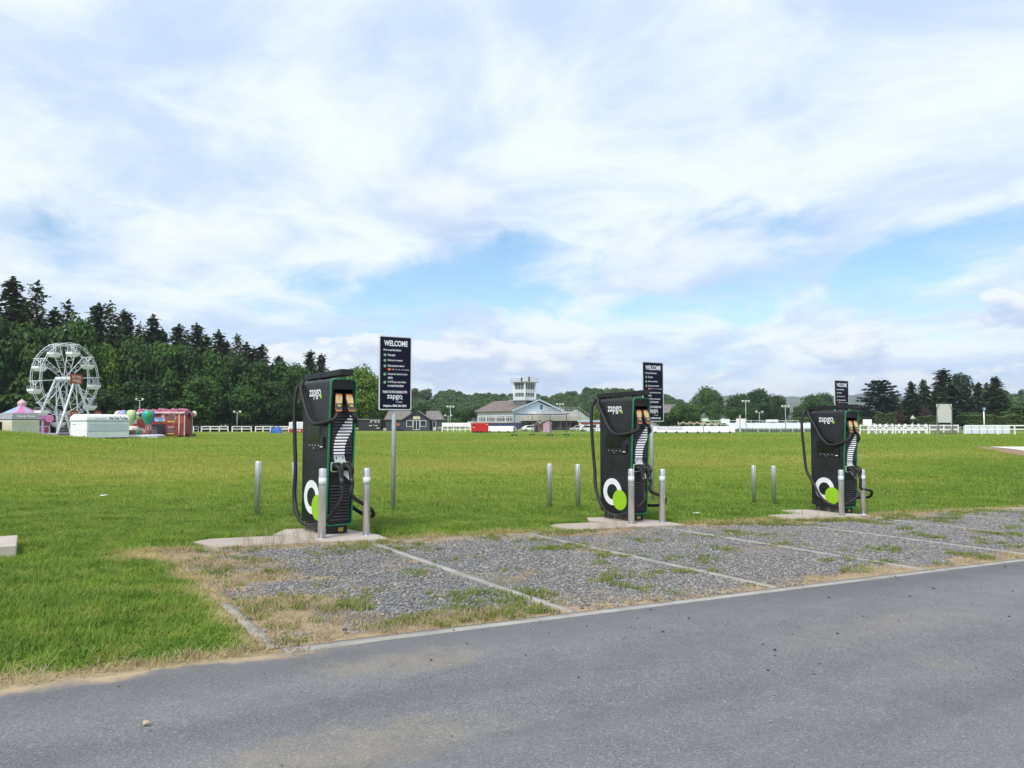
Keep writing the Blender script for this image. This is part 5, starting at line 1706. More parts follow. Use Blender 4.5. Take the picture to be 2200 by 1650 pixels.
pay_booth()


# ---- balloon ride
def balloon_ride():
    d = 91; c = at(288, d)
    t = thing('balloon_ride', 'balloon roundabout on a white deck with striped balloons over small baskets', 'fairground ride', c, 0)
    MB().lathe([(3.25, .12), (3.3, .40), (3.2, .46)], n=28).build('deck', white_paint, t)
    MB().bbox((-2.4, -1.6, -.1), (2.4, 1.6, .14)).build('chassis', tyre, t)
    for x in (-2.2, 2.3): MB().bbox((x - .15, -2.6, -.12), (x + .15, -2.3, .16)).build('leveller', cream, t)
    MB().lathe([(.55, .45), (.55, 1.3), (.35, 1.6), (.35, 2.2), (.75, 2.3), (.8, 2.45), (.5, 2.55), (.5, 2.75), (.6, 2.8), (.55, 3.0), (.28, 3.1), (.3, 3.28), (.1, 3.34)], n=16).build('centre_column', white_paint, t)
    MB().lathe([(.82, 2.30), (.84, 2.45), (.55, 2.54)], n=16).build('green_skirt', mat('ride_green', (.16, .38, .06), .5), t)
    MB().lathe([(.30, 3.08), (.32, 3.26), (.12, 3.36), (.02, 3.38)], n=14).build('red_cap', ride_red, t)
    MB().lathe([(.40, 1.30), (.46, 1.55), (.38, 1.75)], n=14).build('red_collar', ride_red, t)
    MB().lathe([(1.25, .48), (1.2, .72), (.5, 1.05)], n=18).build('green_base', mat('ride_deep_green', (.02, .22, .13), .5), t)
    bal = {'g': mat('balloon_green', (.03, .34, .10), .3, var=.1), 't': mat('balloon_teal', (.02, .33, .30), .3, var=.1), 'b': mat('balloon_blue', (.03, .12, .48), .3, var=.1), 'y': mat('balloon_pale', (.50, .60, .28), .3, var=.1),
           'r': mat('balloon_red', (.55, .08, .05), .3, var=.1), 'w': mat('balloon_white', (.70, .66, .68), .3, var=.06), 'p': mat('balloon_violet', (.30, .28, .50), .3, var=.1), 'o': mat('balloon_orange', (.60, .22, .05), .3, var=.1)}
    basket = [mat('basket_brown', (.20, .09, .07), .7, var=.2, scale=3), mat('basket_blue', (.12, .14, .30), .7, var=.2, scale=3), mat('basket_red', (.28, .07, .06), .7, var=.2, scale=3)]
    spec = [(237, 2.2, 'wrwp'), (259, 1.9, 'gyop'), (268, -.2, 'pwpb'), (300, -2.0, 'tgyg'), (309, 1.6, 'bwbb'), (329, -1.4, 'btgy')]
    for i, (u, dy, cs) in enumerate(spec):
        x = (u - 288) / 1650 * d; r, zc = .60, zof(892, d) - c.z
        seg = 12
        prof = [(.06, -1.25), (.16, -1.05), (.30, -.78), (.47, -.48), (.575, -.18), (.60, .05), (.56, .28), (.42, .46), (.22, .56), (.03, .60)]
        grp = {}
        for j in range(seg):
            k = cs[int(j * 4 / seg * 1.0) % 4]
            a, b2 = 2 * math.pi * j / seg + .4 * i, 2 * math.pi * (j + 1) / seg + .4 * i
            mb = grp.setdefault(k, MB())
            vs = []
            for rr, z in prof: vs += [(x + rr * math.cos(a), dy + rr * math.sin(a), zc + z), (x + rr * math.cos(b2), dy + rr * math.sin(b2), zc + z)]
            mb.add(vs, [(2 * q, 2 * q + 1, 2 * q + 3, 2 * q + 2) for q in range(len(prof) - 1)], True)
        first = None
        for k, mb in grp.items():
            o = mb.build('balloon' if first is None else 'balloon_gore', bal[k], t if first is None else first)
            first = first or o
        mb = MB()
        for q in (-.18, .18): mb.bar((x + q, dy, 1.0), (x + q * .4, dy, zc - 1.1), .035)
        mb.bar((x, dy, .9), (x * .25, dy * .25, 1.2), .10)
        mb.build('balloon_arm', cream, first)
        bk = MB().lathe([(.42, .50), (.55, .62), (.58, .95), (.55, 1.02)], (x, dy, 0), 14).build('basket', basket[i % 3], t)
        MB().bbox((x - .14, dy - .60, .74), (x + .14, dy - .57, .84)).build('name_plate', white_print, bk)
    mb = MB()
    for z in (.95, 1.25):
        for j in range(14):
            a, b2 = math.pi * (1.08 + .84 * j / 14), math.pi * (1.08 + .84 * (j + 1) / 14)
            mb.bar((3.15 * math.cos(a), 3.15 * math.sin(a), z), (3.15 * math.cos(b2), 3.15 * math.sin(b2), z), .035)
    for j in range(8):
        a = math.pi * (1.08 + .84 * j / 7); mb.bar((3.15 * math.cos(a), 3.15 * math.sin(a), .4), (3.15 * math.cos(a), 3.15 * math.sin(a), 1.25), .035)
    mb.build('railing', metal_grey, t)
    MB().bbox((2.9, -2.7, .1), (4.1, -1.5, .34)).build('entry_step', metal_grey, t)


balloon_ride()


# ---- red gingerbread house
def red_house():
    d = 94; L, W, rz = 5.9, 2.4, R(2)
    c = at(354, 96)
    t = thing('fun_house', 'red gingerbread style fun house with pink icing roof and blue name board', 'fun house', c, rz)
    brick_red = mat('house_red', (.20, .028, .020), .55, var=.2, scale=1.3)
    panel_red = mat('house_orange_red', (.32, .052, .016), .55, var=.15, scale=1.3)
    icing = mat('icing_pink', (.62, .40, .44), .5, var=.15, scale=2); roofp = mat('roof_pink', (.36, .10, .17), .5, var=.25, scale=2)
    z = zof(886, d) - c.z
    mb = MB().bbox((-L / 2, -W / 2, .25), (L / 2, W / 2, z)); mb.build('wall', brick_red, t)
    MB().bbox((.4, -W / 2 - .05, 1.75), (L / 2 - .03, -W / 2 - .004, z - .15)).build('wall_panel', panel_red, t)
    MB().bbox((.75, -W / 2 - .035, .3), (L / 2 - .03, -W / 2 - .004, 1.65)).build('wall_panel', brick_red, t)
    MB().bbox((-.95, -W / 2 - .03, .42), (.62, -W / 2 - .004, 1.68)).build('doorway', dark_gap, t)
    ns = MB().bbox((-.62, -W / 2 - .07, 2.02), (.58, -W / 2 - .004, 2.50)).build('name_board', mat('board_blue', (.32, .50, .68), .5, var=.12, scale=3), t)
    for s_, q in (('GINGERBREAD', 2.28), ('HOUSE', 2.07)): lettering(s_, 1.05 if q > 2.2 else .6, .17, mat('board_navy', (.03, .09, .25), .5), t, (-.55 if q > 2.2 else -.25, -W / 2 - .075, q), 0, .03)
    for x, q in ((-.85, 2.32), (.32, 2.72)):
        mb = MB(); n = 16
        mb.tube([(x + .14 * math.cos(2 * math.pi * i / n), -W / 2 - .05, q + .14 * math.sin(2 * math.pi * i / n)) for i in range(n)], .045, 6, closed=True)
        mb.build('icing_ring', white_print, t)
    for x, q in ((1.35, 2.45), (1.35, .95)):
        w = MB().bbox((x - .32, -W / 2 - .075, q - .32), (x + .32, -W / 2 - .05, q + .32)).build('window', mat('window_grey', (.12, .10, .10), .3, var=.2), t)
        MB().bbox((x - .40, -W / 2 - .13, q - .52), (x + .40, -W / 2 - .055, q - .36)).build('sill', gold, w)
        MB().bbox((x - .42, -W / 2 - .10, q + .34), (x + .42, -W / 2 - .055, q + .42)).build('lintel', icing, w)
    # candy stick
    pts = [(2.05 + .28 * math.cos(a), -W / 2 - .10, 2.80 + .28 * math.sin(a)) for a in np.linspace(math.pi, .0, 8)]
    MB().tube(pts + [(2.33, -W / 2 - .10, 1.2), (2.33, -W / 2 - .10, .3)], .06, 6).build('candy_stick', white_print, t)
    MB().tube([(1.95, -W / 2 - .09, 2.7), (1.55, -W / 2 - .09, 1.25)], .035, 6).build('candy_stripe', icing, t)
    # roof with icing
    MB().bbox((-L / 2 - .1, -W / 2 - .12, z), (L / 2 + .12, W / 2 + .12, z + .12)).build('roof', icing, t)
    r = random.Random(4); mb = MB()
    for i in range(26):
        x = -L / 2 + i * L / 25; mb.lathe([(.14, -.14 - .10 * r.random()), (.15, .06)], (x, -W / 2 - .10, z), 8)
    mb.build('icing_drips', icing, t)
    mb = MB()
    for i in range(14):
        x = -L / 2 + .3 + i * (L - .6) / 13; h = .18 + .25 * r.random()
        mb.lathe([(.34, 0), (.30, h * .6), (.12, h), (.02, h * 1.05)], (x, -W / 2 + .35, z + .12), 9)
    mb.build('icing_lumps', roofp, t)
    mb = MB(); k = 9; vs = []
    for i in range(k):
        y = -W / 2 - .15 + (W + .6) * i / (k - 1); zz = z + .22 + .25 * math.sin(i * .8) - (.35 if i == k - 1 else 0)
        vs += [(L / 2 - .9, y, zz + .05), (L / 2 + .22, y, zz - .02), (L / 2 + .26, y, zz - .55 - .15 * math.sin(i * 1.7))]
    mb.add(vs, [(3 * i + j, 3 * i + 3 + j, 3 * i + 4 + j, 3 * i + 1 + j) for i in range(k - 1) for j in range(2)]); mb.build('roof_drape', roofp, t)
    MB().lathe([(.05, -.35), (.30, -.2), (.36, .05), (.25, .3), (.03, .4)], (L / 2 + .12, W / 2 + .35, z - .15), 10).build('lantern', cream, t)
    for y in (-W / 2 - .03, W / 2 + .03): MB().bar((L / 2 + .02, y, .3), (L / 2 + .02, y, z), .10).build('corner_icing', icing, t)
    for y in (-W / 2 + .2, W / 2 - .2): MB().cyl((L / 2 + .0 - .5, y - .12, .3), (L / 2 - .5, y + .12, .3), .34, None, 12).build('wheel', tyre, t)
    MB().bbox((L / 2 + .0, -.5, .18), (L / 2 + .8, .5, .5)).build('drawbar', mat('drawbar_brown', (.08, .05, .03), .8), t)
    MB().bbox((-L / 2, -W / 2 - .8, .18), (.65, -W / 2 - .01, .40)).build('entry_step', white_paint, t)


red_house()


# ---- floodlights
def floodlight(u, d, top, label, arms=2, name='floodlight'):
    c = at(u, d); h = zof(top, d) - c.z; k = d / 165.0
    t = thing(name, label, 'floodlight', c, 0, 'floodlights round the field')
    MB().cyl((0, 0, -.2), (0, 0, h - .3), .085 * k, .055 * k, 10).build('mast', metal_grey, t)
    MB().bar((-.75 * k, 0, h - .3), (.75 * k, 0, h - .3), .10 * k).build('crossbar', metal_grey, t)
    for i in range(arms):
        x = -.65 * k + 1.3 * k * i / max(1, arms - 1)
        MB().box((x, -.1, h - .05), (.40 * k, .22, .24 * k), 0, R(25), R(-22 if i == 0 else 22 if i == arms - 1 else 0)).build('lamp_head', white_paint, t, 0.02)


for a in ((300, 150, 857, 'floodlight rising behind the balloon ride', 2), (510, 172, 884, 'twin headed floodlight in front of the dark wood', 2), (968, 205, 873, 'floodlight beside the grandstand above the white rail', 3), (963, 260, 892, 'shorter floodlight behind the one beside the grandstand', 2),
          (1203, 240, 868, 'floodlight above the grandstand terrace', 3), (1602, 165, 861, 'tall floodlight in front of the white striped canopy', 3), (1687, 168, 872, 'floodlight nearest the farthest charger', 3), (1631, 230, 884, 'small distant floodlight before the pale field', 2)):
    floodlight(*a)


# ---- white rails
def rail_fence(u0, d0, u1, d1, h, posts, rails, label, pw=.12, rh=.14, name='rail_fence', group='white running rails', m=None, lean=0.0, slab=None):
    a, b = at(u0, d0), at(u1, d1); t = thing(name, label, 'fence', (a + b) / 2, 0, group); m = m or white_paint
    o = (a + b) / 2; pa, pb = a - o, b - o
    for i in range(posts):
        f = i / (posts - 1); p = pa.lerp(pb, f)
        MB().bar(p + Vector((0, 0, -.1)), p + Vector((lean, 0, h)), pw).build('post', m, t)
    for z in rails:
        MB().bar(pa + Vector((0, -pw * .55, z)), pb + Vector((0, -pw * .55, z)), .06, rh, (0, 0, 1)).build('rail', m, t)
    return t


for u0, u1, n, lab in ((417, 427, 2, 'short end of white rail touching the red house'), (434, 491, 4, 'first full length of white rail past the red house'), (500, 541, 3, 'second length of white rail, below the twin floodlight'), (550, 598, 4, 'length of white rail running up to the blue sheet'), (602, 660, 4, 'length of white rail between the blue sheet and the first charger')):
    rail_fence(u0, 172, u1, 174, 1.25, n, (.62, 1.18), lab, .20, .20)
rail_fence(420, 182, 590, 188, 1.55, 12, (1.5,), 'thin grey rail running behind the white rails by the wood', .07, .10, m=metal_grey)
rail_fence(950, 178, 1012, 180, 1.25, 6, (.55, 1.18), 'white rail before the clubhouse end and red container', .16, .18)
rail_fence(1846, 128, 1915, 130, 1.62, 5, (.80, 1.50), 'white rail just past the farthest charger', .14, .16, lean=.10)
rail_fence(1922, 130, 1990, 131, 1.62, 5, (.80, 1.50), 'white rail in front of the pointed white posts', .14, .16, lean=.10)
rail_fence(1995, 131, 2056, 130, 1.62, 3, (.80, 1.50), 'white rail ending beside the sight screen', .14, .16, lean=.10)
rail_fence(2072, 122, 2215, 116, 1.55, 5, (.92, 1.48), 'taller white rail running out at the picture edge', .16, .17)
rail_fence(1195, 170, 1300, 168, 1.05, 14, (1.0,), 'dark post and rail fence before the parked cars', .08, .07, group='dark post fences', m=mat('dark_post', (.10, .10, .10), .8, var=.2))
rail_fence(1585, 148, 1850, 142, .95, 26, (.92,), 'dark post and rail fence below the white striped canopy', .09, .06, group='dark post fences', m=mat('dark_post', (.10, .10, .10), .8))

# ---- small things on the left
c = at(483, 186); t = thing('notice_board', 'small white board on posts behind the white rails', 'board', c)
MB().bbox((-.9, -.05, .9 + .3), (.9, .05, 2.0)).build('panel', white_paint, t, .01)
for x in (-.7, .7): MB().bar((x, .08, -.1), (x, .08, 1.9), .08).build('post', metal_grey, t)
lettering('racing', 1.3, .4, grey_text, t, (-.65, -.055, 1.4))

blue_sheet = mat('blue_sheet', (.02, .11, .42), .45, var=.25, scale=3)
c = at(595, 150); t = thing('tarpaulin_heap', 'crumpled blue tarpaulin heaped over a frame before the white rails', 'tarpaulin', c)
r = np.random.default_rng(12); bm = bmesh.new(); bmesh.ops.create_uvsphere(bm, u_segments=18, v_segments=10, radius=1.0)
for v in bm.verts:
    q = 1 + .25 * math.sin(v.co.x * 5 + v.co.y * 3) + .2 * (r.random() - .5); v.co = Vector((v.co.x * 1.05 * q + .1, v.co.y * .7 * q, max(v.co.z * 1.12 * q, -.05)))
me = bpy.data.meshes.new('sheet'); bm.to_mesh(me); bm.free(); obj('sheet', me, blue_sheet, t)
mb = MB(); mb.bar((-.9, -.3, 0), (-.5, -.2, 1.35), .10); mb.bar((-.2, .3, 0), (-.4, .1, 1.4), .10); mb.bar((-.9, -.3, .75), (0, .1, .9), .10); mb.build('frame', dark_gap, t)
MB().prism([(-1.15, 0), (-.3, 0), (-.5, .62), (-.75, .5)], -.55, .1).build('loose_flap', blue_sheet, t)

c = at(641, 152); t = thing('ticket_hut', 'square hut with white top and red base half hidden by the first charger', 'hut', c, R(6))
MB().bbox((-1.6, -.9, .78), (1.6, .9, 2.1)).build('upper_wall', white_paint, t, .02)
MB().bbox((-1.6, -.93, .08), (1.6, .93, .78)).build('base_panel', ride_red, t, .02)
MB().bbox((-1.45, -.93, .85), (1.45, -.905, 1.95)).build('shutter', mat('shutter_white', (.64, .67, .70), .5, var=.05), t)
MB().bbox((-1.3, -.7, 2.1), (1.3, .7, 2.2)).build('roof', metal_grey, t, .02)
for x, w in ((-.25, .07), (.12, .0), (.50, .07)):
    mb = MB()
    if w: mb.bbox((x - .16, -.95, .38), (x + .16, -.932, .48)); mb.bbox((x - .05, -.951, .27), (x + .05, -.9325, .59))
    else: mb.tube([(x + .12 * math.cos(a), -.94, .43 + .12 * math.sin(a)) for a in np.linspace(0, 5.9, 12)], .04, 6, closed=True)
    mb.build('white_mark', white_print, t)


def bench(u, d, w, label, m):
    c = at(u, d); t = thing('bench', label, 'bench', c, 0, 'slatted benches by the rails')
    MB().bbox((-w, -.25, .42), (w, .25, .48)).build('seat', m, t)
    for k in range(3): MB().bbox((-w, .25, .62 + k * .16), (w, .30, .74 + k * .16)).build('back_slat', m, t)
    for x in (-w * .9, 0, w * .9):
        for y in (-.2, .27): MB().bar((x, y, 0), (x, y, .45 if y < 0 else 1.1), .08).build('leg', m, t)


wood_grey = mat('weathered_wood', (.34, .33, .30), .8, var=.2, scale=3)
bench(597, 182, .8, 'grey slatted bench behind the blue tarpaulin', wood_grey)
bench(614, 182, .85, 'grey slatted bench between the tarpaulin and the red based hut', wood_grey)
bench(948, 192, .9, 'grey slatted bench at the end of the dark clubhouse', wood_grey)

# ================================================================ racecourse buildings
dark_wall = mat('clubhouse_wall', (0.036, 0.043, 0.060), 0.7, var=0.12, scale=1.0)
slate = mat('clubhouse_roof', (0.165, 0.150, 0.148), 0.8, var=0.22, scale=1.6, bump=0.3)
glass_dark = mat('window_glass', (0.030, 0.040, 0.048), 0.12, var=0.3, scale=0.6)
pvc = mat('frame_white', (0.74, 0.76, 0.78), 0.4, var=0.04)


def clubhouse():
    d = 196; c = at(897, d); k = d / 1650
    t = thing('clubhouse', 'dark blue grey clubhouse with a pointed gable and white framed windows', 'clubhouse', c)
    ze, za = zof(900, d) - c.z, zof(882, d) - c.z
    X = lambda u: (u - 897) * k
    # gable block stands forward of the two wings
    w = MB().prism([(X(869), -.2), (X(925), -.2), (X(925), ze), (X(897), za - .12), (X(869), ze)], -1.6, 3.0); w.build('gable_wall', dark_wall, t)
    MB().bbox((X(829), 0, -.2), (X(869) + .01, 5.5, ze)).build('wing_wall', dark_wall, t)
    MB().bbox((X(925) - .01, 0, -.2), (X(950), 5.5, ze)).build('wing_wall', dark_wall, t)
    # roofs
    for s_ in (-1, 1):
        xe = X(897) + s_ * (X(928) - X(897)); mb = MB()
        mb.add([(xe, -1.95, ze - .22), (0, -1.95, za), (0, 3.2, za), (xe, 3.2, ze - .22), (xe, -1.95, ze - .40), (0, -1.95, za - .2)], [(0, 1, 2, 3), (4, 5, 1, 0)])
        mb.build('gable_roof', slate, t)
        MB().bar((xe, -1.98, ze - .30), (0, -1.98, za - .08), .08, .26).build('bargeboard', dark_wall, t)
    for x0, x1, hip in ((X(826), X(880), 0), (X(914), X(953), X(953) - X(942))):
        zr = za - .05; mb = MB()
        xr = x1 - hip
        mb.add([(x0, -.35, ze - .1), (x1, -.35, ze - .1), (xr, 2.75, zr), (x0 + (0 if hip else .6), 2.75, zr), (x1, 5.8, ze - .1), (x0, 5.8, ze - .1), (x0, -.35, ze - .28), (x1, -.35, ze - .28)], [(0, 1, 2, 3), (1, 4, 2), (4, 5, 3, 2), (5, 0, 3), (6, 7, 1, 0)])
        mb.build('wing_roof', slate, t)
    # glazed front
    def window(u0, u1, v0, v1, nm='window', y=-1.6, panes=1):
        a, b2 = (X(u0), zof(v1, d) - c.z), (X(u1), zof(v0, d) - c.z); f = .09
        fr = MB(); fr.bbox((a[0], y - .08, a[1]), (b2[0], y - .004, a[1] + f)); fr.bbox((a[0], y - .08, b2[1] - f), (b2[0], y - .004, b2[1]))
        for i in range(panes + 1):
            x = a[0] + (b2[0] - a[0] - f) * i / panes; fr.bbox((x, y - .082, a[1] + f), (x + f, y - .004, b2[1] - f))
        o = fr.build(nm, pvc, t)
        MB().bbox((a[0] + f, y - .03, a[1] + f), (b2[0] - f, y - .006, b2[1] - f)).build('pane', glass_dark, o)
    window(875.5, 889.3, 903.3, 916.5); window(904.2, 917.5, 903.3, 916.5)
    window(889.5, 904, 903.3, 923.4, 'double_door', panes=2)
    window(930, 937, 903.5, 923.2, 'side_door', y=0.0)
    MB().bbox((X(930.6), -.06, .1), (X(936.4), -.035, 1.0)).build('door_panel', pvc, t)
    MB().bbox((X(890), -1.72, zof(901, d) - c.z), (X(904), -1.605, zof(895, d) - c.z)).build('name_board', cream, t)
    lettering('CLUB', .9, .3, black_text, t, (-.45, -1.73, zof(899.5, d) - c.z))
    MB().cyl((0, -1.7, zof(886, d) - c.z), (0, -1.6, zof(886, d) - c.z), .1, None, 10).build('gable_lamp', pvc, t)
    MB().bbox((X(853), -.06, 1.35), (X(859), -.004, 1.95)).build('warning_board', mat('board_orange', (.55, .12, .05), .5), t)


clubhouse()

c = at(800, 199); t = thing('scoreboard', 'long black scoreboard shed with small white number plates', 'scoreboard', c)
k = 199 / 1650
MB().bbox((-29 * k, 0, -.1), (17 * k, 2.5, zof(901.5, 199) - c.z)).build('wall', mat('score_black', (.018, .019, .022), .7, var=.2), t)
MB().bbox((-29 * k - .1, -.2, zof(901.5, 199) - c.z), (17 * k + .1, 2.6, zof(901.5, 199) - c.z + .1)).build('roof', metal_grey, t)
for i, (u, v, w) in enumerate(((799, 904, 6), (807, 904, 6), (814, 904, 4), (797, 907, 4), (807, 907, 4), (814, 907, 4), (796, 914.5, 6), (809, 914.5, 5), (813, 919.5, 7), (803, 913.5, 2))):
    MB().bbox(((u - 800 - w / 2) * k, -.05, zof(v + .6, 199) - c.z), ((u - 800 + w / 2) * k, -.01, zof(v - .6, 199) - c.z)).build('number_plate', white_paint, t)
for u, lab in ((825.5, 'white marker post beside the scoreboard, the nearer to it'), (829, 'white marker post beside the clubhouse corner')):
    c = at(u, 196); t = thing('marker_post', lab, 'post', c, 0, 'white marker posts')
    MB().lathe([(.14, -.05), (.14, .55), (.10, .62), (.02, .64)], n=10).build('post', white_paint, t)
c = at(860, 190); t = thing('groundsman_tractor', 'small dark blue tractor parked in front of the clubhouse wing', 'tractor', c, R(20))
MB().bbox((-.75, -.45, .45), (.75, .45, .95)).build('body', mat('tractor_blue', (.02, .04, .16), .35, var=.15), t, .06)
MB().bbox((-.75, -.4, .95), (-.1, .4, 1.12)).build('seat_cowl', dark_gap, t, .04)
for x, rr in ((-.5, .38), (.55, .26)):
    for y in (-.5, .5): MB().cyl((x, y - .12, rr), (x, y + .12, rr), rr, None, 14).build('wheel', tyre, t)
MB().bar((.1, 0, .95), (-.05, 0, 1.25), .05).build('steering_column', dark_gap, t)


# ---- grandstand
pale_wall = mat('stand_wall', (0.42, 0.52, 0.60), 0.6, var=0.06, scale=0.5)
white_wall = mat('stand_front', (0.66, 0.70, 0.73), 0.55, var=0.05, scale=0.5)
tile_roof = mat('stand_roof', (0.165, 0.132, 0.118), 0.85, var=0.25, scale=0.9, bump=0.3)
terrace = mat('terrace_concrete', (0.52, 0.53, 0.55), 0.8, var=0.12, scale=0.6)
tan_wall = mat('terrace_tan', (0.46, 0.42, 0.36), 0.8, var=0.12, scale=0.6)
brown_brick = mat('stand_brick', (0.135, 0.085, 0.065), 0.85, var=0.25, scale=2.0)


def grandstand():
    a = R(52); C = at(1103, 222)
    t = thing('grandstand', 'pale racecourse grandstand with brown tiled roof, glazed balcony and terrace stairs', 'grandstand', C)
    f = Vector((-math.cos(a), math.sin(a), 0)); g = Vector((math.sin(a), math.cos(a), 0)); up = Vector((0, 0, 1))
    L, W = 17.8, 18.7
    def P(i, j, z): return f * i + g * j + up * z
    ze, za = zof(880.5, 222) - C.z, zof(858.5, 229) - C.z
    z1 = 2.35                       # balcony level
    def box(name, i0, i1, j0, j1, z0, z2, m, bev=0.0, par=None):
        mb = MB(); vs = [P(i, j, z) for z in (z0, z2) for i, j in ((i0, j0), (i1, j0), (i1, j1), (i0, j1))]
        mb.add(vs, [(0, 1, 2, 3), (7, 6, 5, 4), (0, 4, 5, 1), (1, 5, 6, 2), (2, 6, 7, 3), (3, 7, 4, 0)])
        return mb.build(name, m, par or t, bev)
    # gable wall and bodies
    mb = MB(); poly = [(0, z1 - .2), (W, z1 - .2), (W, ze - .35), (W / 2, za - .7), (0, ze - .35)]
    vs = [P(0, j, z) for j, z in poly] + [P(L, j, z) for j, z in poly]; n = 5
    mb.add(vs, [tuple(range(n)), tuple(range(2 * n - 1, n - 1, -1))] + [(i, i + n, (i + 1) % n + n, (i + 1) % n) for i in range(n)])
    mb.build('wall', pale_wall, t)
    box('front_wall', .02, L - .02, -.06, -.004, ze - 1.75, ze - .40, white_wall)
    # glazed balcony front: openings with white frames
    zt = ze - 1.8
    box('balcony_glazing', .05, L - .05, -.05, -.004, z1 + .1, zt, glass_dark)
    k = 22
    for i in range(k + 1):
        x = .1 + (L - .3) * i / k; box('mullion', x, x + (.42 if i in (4, 10, 16, 21) else .16), -.12, -.055, z1 + .1, zt, pvc)
    for z in (zt - .08, z1 + 1.3, z1 + .1): box('transom', .05, L - .05, -.13, -.057, z, z + .10, pvc)
    box('balcony_slab', -.2, L + .4, -2.2, -.06, z1 - .25, z1 + .06, tan_wall)
    box('undercroft_wall', 0, L, -1.9, 4, -.2, z1 - .26, brown_brick)
    mbr = MB()
    for i in range(24): p = P(L * i / 23, -2.1, z1); mbr.bar(p, p + up * 1.0, .06)
    for z in (.5, 1.0): mbr.bar(P(0, -2.1, z1 + z), P(L, -2.1, z1 + z), .06)
    mbr.build('balcony_rail', metal_grey, t)
    box('side_wing_wall', L - .5, L + 2.6, -2.0, .5, -.2, z1 + .3, tan_wall)
    # roof: two slopes with overhang
    o = .9; far_i = L + 4.2
    A0, A1 = P(-.5, W / 2, za), P(far_i, W / 2, za)
    E0, E1 = P(-.5, -o, ze - .28), P(L + .6, -o, ze - .28); B0, B1 = P(-.5, W + o, ze - .28), P(L + .6, W + o, ze - .28)
    mb = MB(); dz = up * .22
    mb.add([E0, E1, A1, A0, B1, B0, E0 - dz, E1 - dz, A0 - dz, B0 - dz], [(0, 1, 2, 3), (3, 2, 4, 5), (6, 7, 1, 0), (1, 4, 2)])
    mb.build('roof', tile_roof, t)
    MB().bar(E0 - dz * .5, A0 - dz * .5, .12, .42).build('bargeboard', pale_wall, t); MB().bar(B0 - dz * .5, A0 - dz * .5, .12, .42).build('bargeboard', pale_wall, t)
    # gable details
    for j, z, w, h, nm, m in ((10.6, ze + .9, .9, 1.3, 'gable_window', glass_dark), (10.6, ze - .9, .8, 1.2, 'gable_door', glass_dark), (6.2, ze - .3, 1.4, 1.1, 'louvre_panel', terrace)):
        mb = MB(); vs = [P(i, jj, zz) for i in (-.05, -.004) for jj, zz in ((j - w / 2, z - h / 2), (j + w / 2, z - h / 2), (j + w / 2, z + h / 2), (j - w / 2, z + h / 2))]
        mb.add(vs, [(0, 1, 2, 3), (7, 6, 5, 4), (0, 4, 5, 1), (1, 5, 6, 2), (2, 6, 7, 3), (3, 7, 4, 0)]); mb.build(nm, m, t)
    # terrace block beyond the gable
    zt2 = zof(883, 222) - C.z; zl = zof(894, 222) - C.z; zb = zof(904, 222) - C.z
    box('upper_terrace', -6.4, -.02, 5.4, 19.5, zl, zt2, terrace)
    box('lower_terrace', -7.8, -.02, 2.6, 19.6, zb, zl - .01, tan_wall)
    box('terrace_base', -6.6, -.02, 7.6, 19.0, -.2, zb - .01, brown_brick)
    for j in (8.3, 12.0, 15.6): box('opening', -6.66, -6.604, j, j + 2.7, 0.2, zb - .5, dark_gap)
    for j in (8.0, 11.6, 15.2, 18.9): box('pier', -7.4, -6.62, j, j + .35, -.2, zb - .02, brown_brick)
    for (i0, j0, z0), (i1, j1, z2) in (((-7.85, 2.7, zl), (-7.85, 19.5, zl)), ((-6.4, 5.5, zt2), (-6.4, 19.4, zt2)), ((-.3, 12.5, zt2), (-.3, 19.4, zt2))):
        mb = MB(); kk = 15
        for q in range(kk + 1): p = P(i0 + (i1 - i0) * q / kk, j0 + (j1 - j0) * q / kk, z0); mb.bar(p, p + up * 1.2, .08)
        for z in (.6, 1.2): mb.bar(P(i0, j0, z0 + z), P(i1, j1, z2 + z), .07)
        mb.build('terrace_rail', metal_grey, t)
    # diagonal stair flanks
    for (j0, j1, i) in ((-4.5, 7.5, -8.0),):
        mb = MB(); pr = [(j0, -.2), (j1, -.2), (j1, zb + .4)]
        vs = [P(i, j, z) for j, z in pr] + [P(i + 2.2, j, z) for j, z in pr]; mb.add(vs, [(0, 1, 2), (5, 4, 3), (0, 3, 4, 1), (1, 4, 5, 2), (2, 5, 3, 0)]); mb.build('stair_flank', brown_brick, t)
        MB().bar(P(i - .05, j0, .1), P(i - .05, j1, zb + .7), .12, .32).build('stair_coping', tan_wall, t)
    mb = MB(); pr = [(19.55, zb), (25.5, zb - .6), (25.5, zb + .3), (19.55, zt2 + .3)]
    vs = [P(-6.2, j, z) for j, z in pr] + [P(-4.2, j, z) for j, z in pr]; mb.add(vs, [(0, 1, 2, 3), (7, 6, 5, 4), (0, 4, 5, 1), (1, 5, 6, 2), (2, 6, 7, 3), (3, 7, 4, 0)]); mb.build('side_stair', terrace, t)
    mb = MB()
    for q in range(7):
        j = 19.6 + q * .95; z = zt2 + .3 - q * (zt2 - zb) / 6.2; mb.bar(P(-6.25, j, z), P(-6.25, j, z + 1.1), .08)
    mb.bar(P(-6.25, 19.6, zt2 + 1.4), P(-6.25, 25.3, zb + 1.4), .09); mb.build('side_stair_rail', metal_grey, t)
    for j in (21.5, 24.5): MB().bar(P(-5.2, j, -.2), P(-5.2, j, zb), .2).build('stair_column', metal_grey, t)


grandstand()


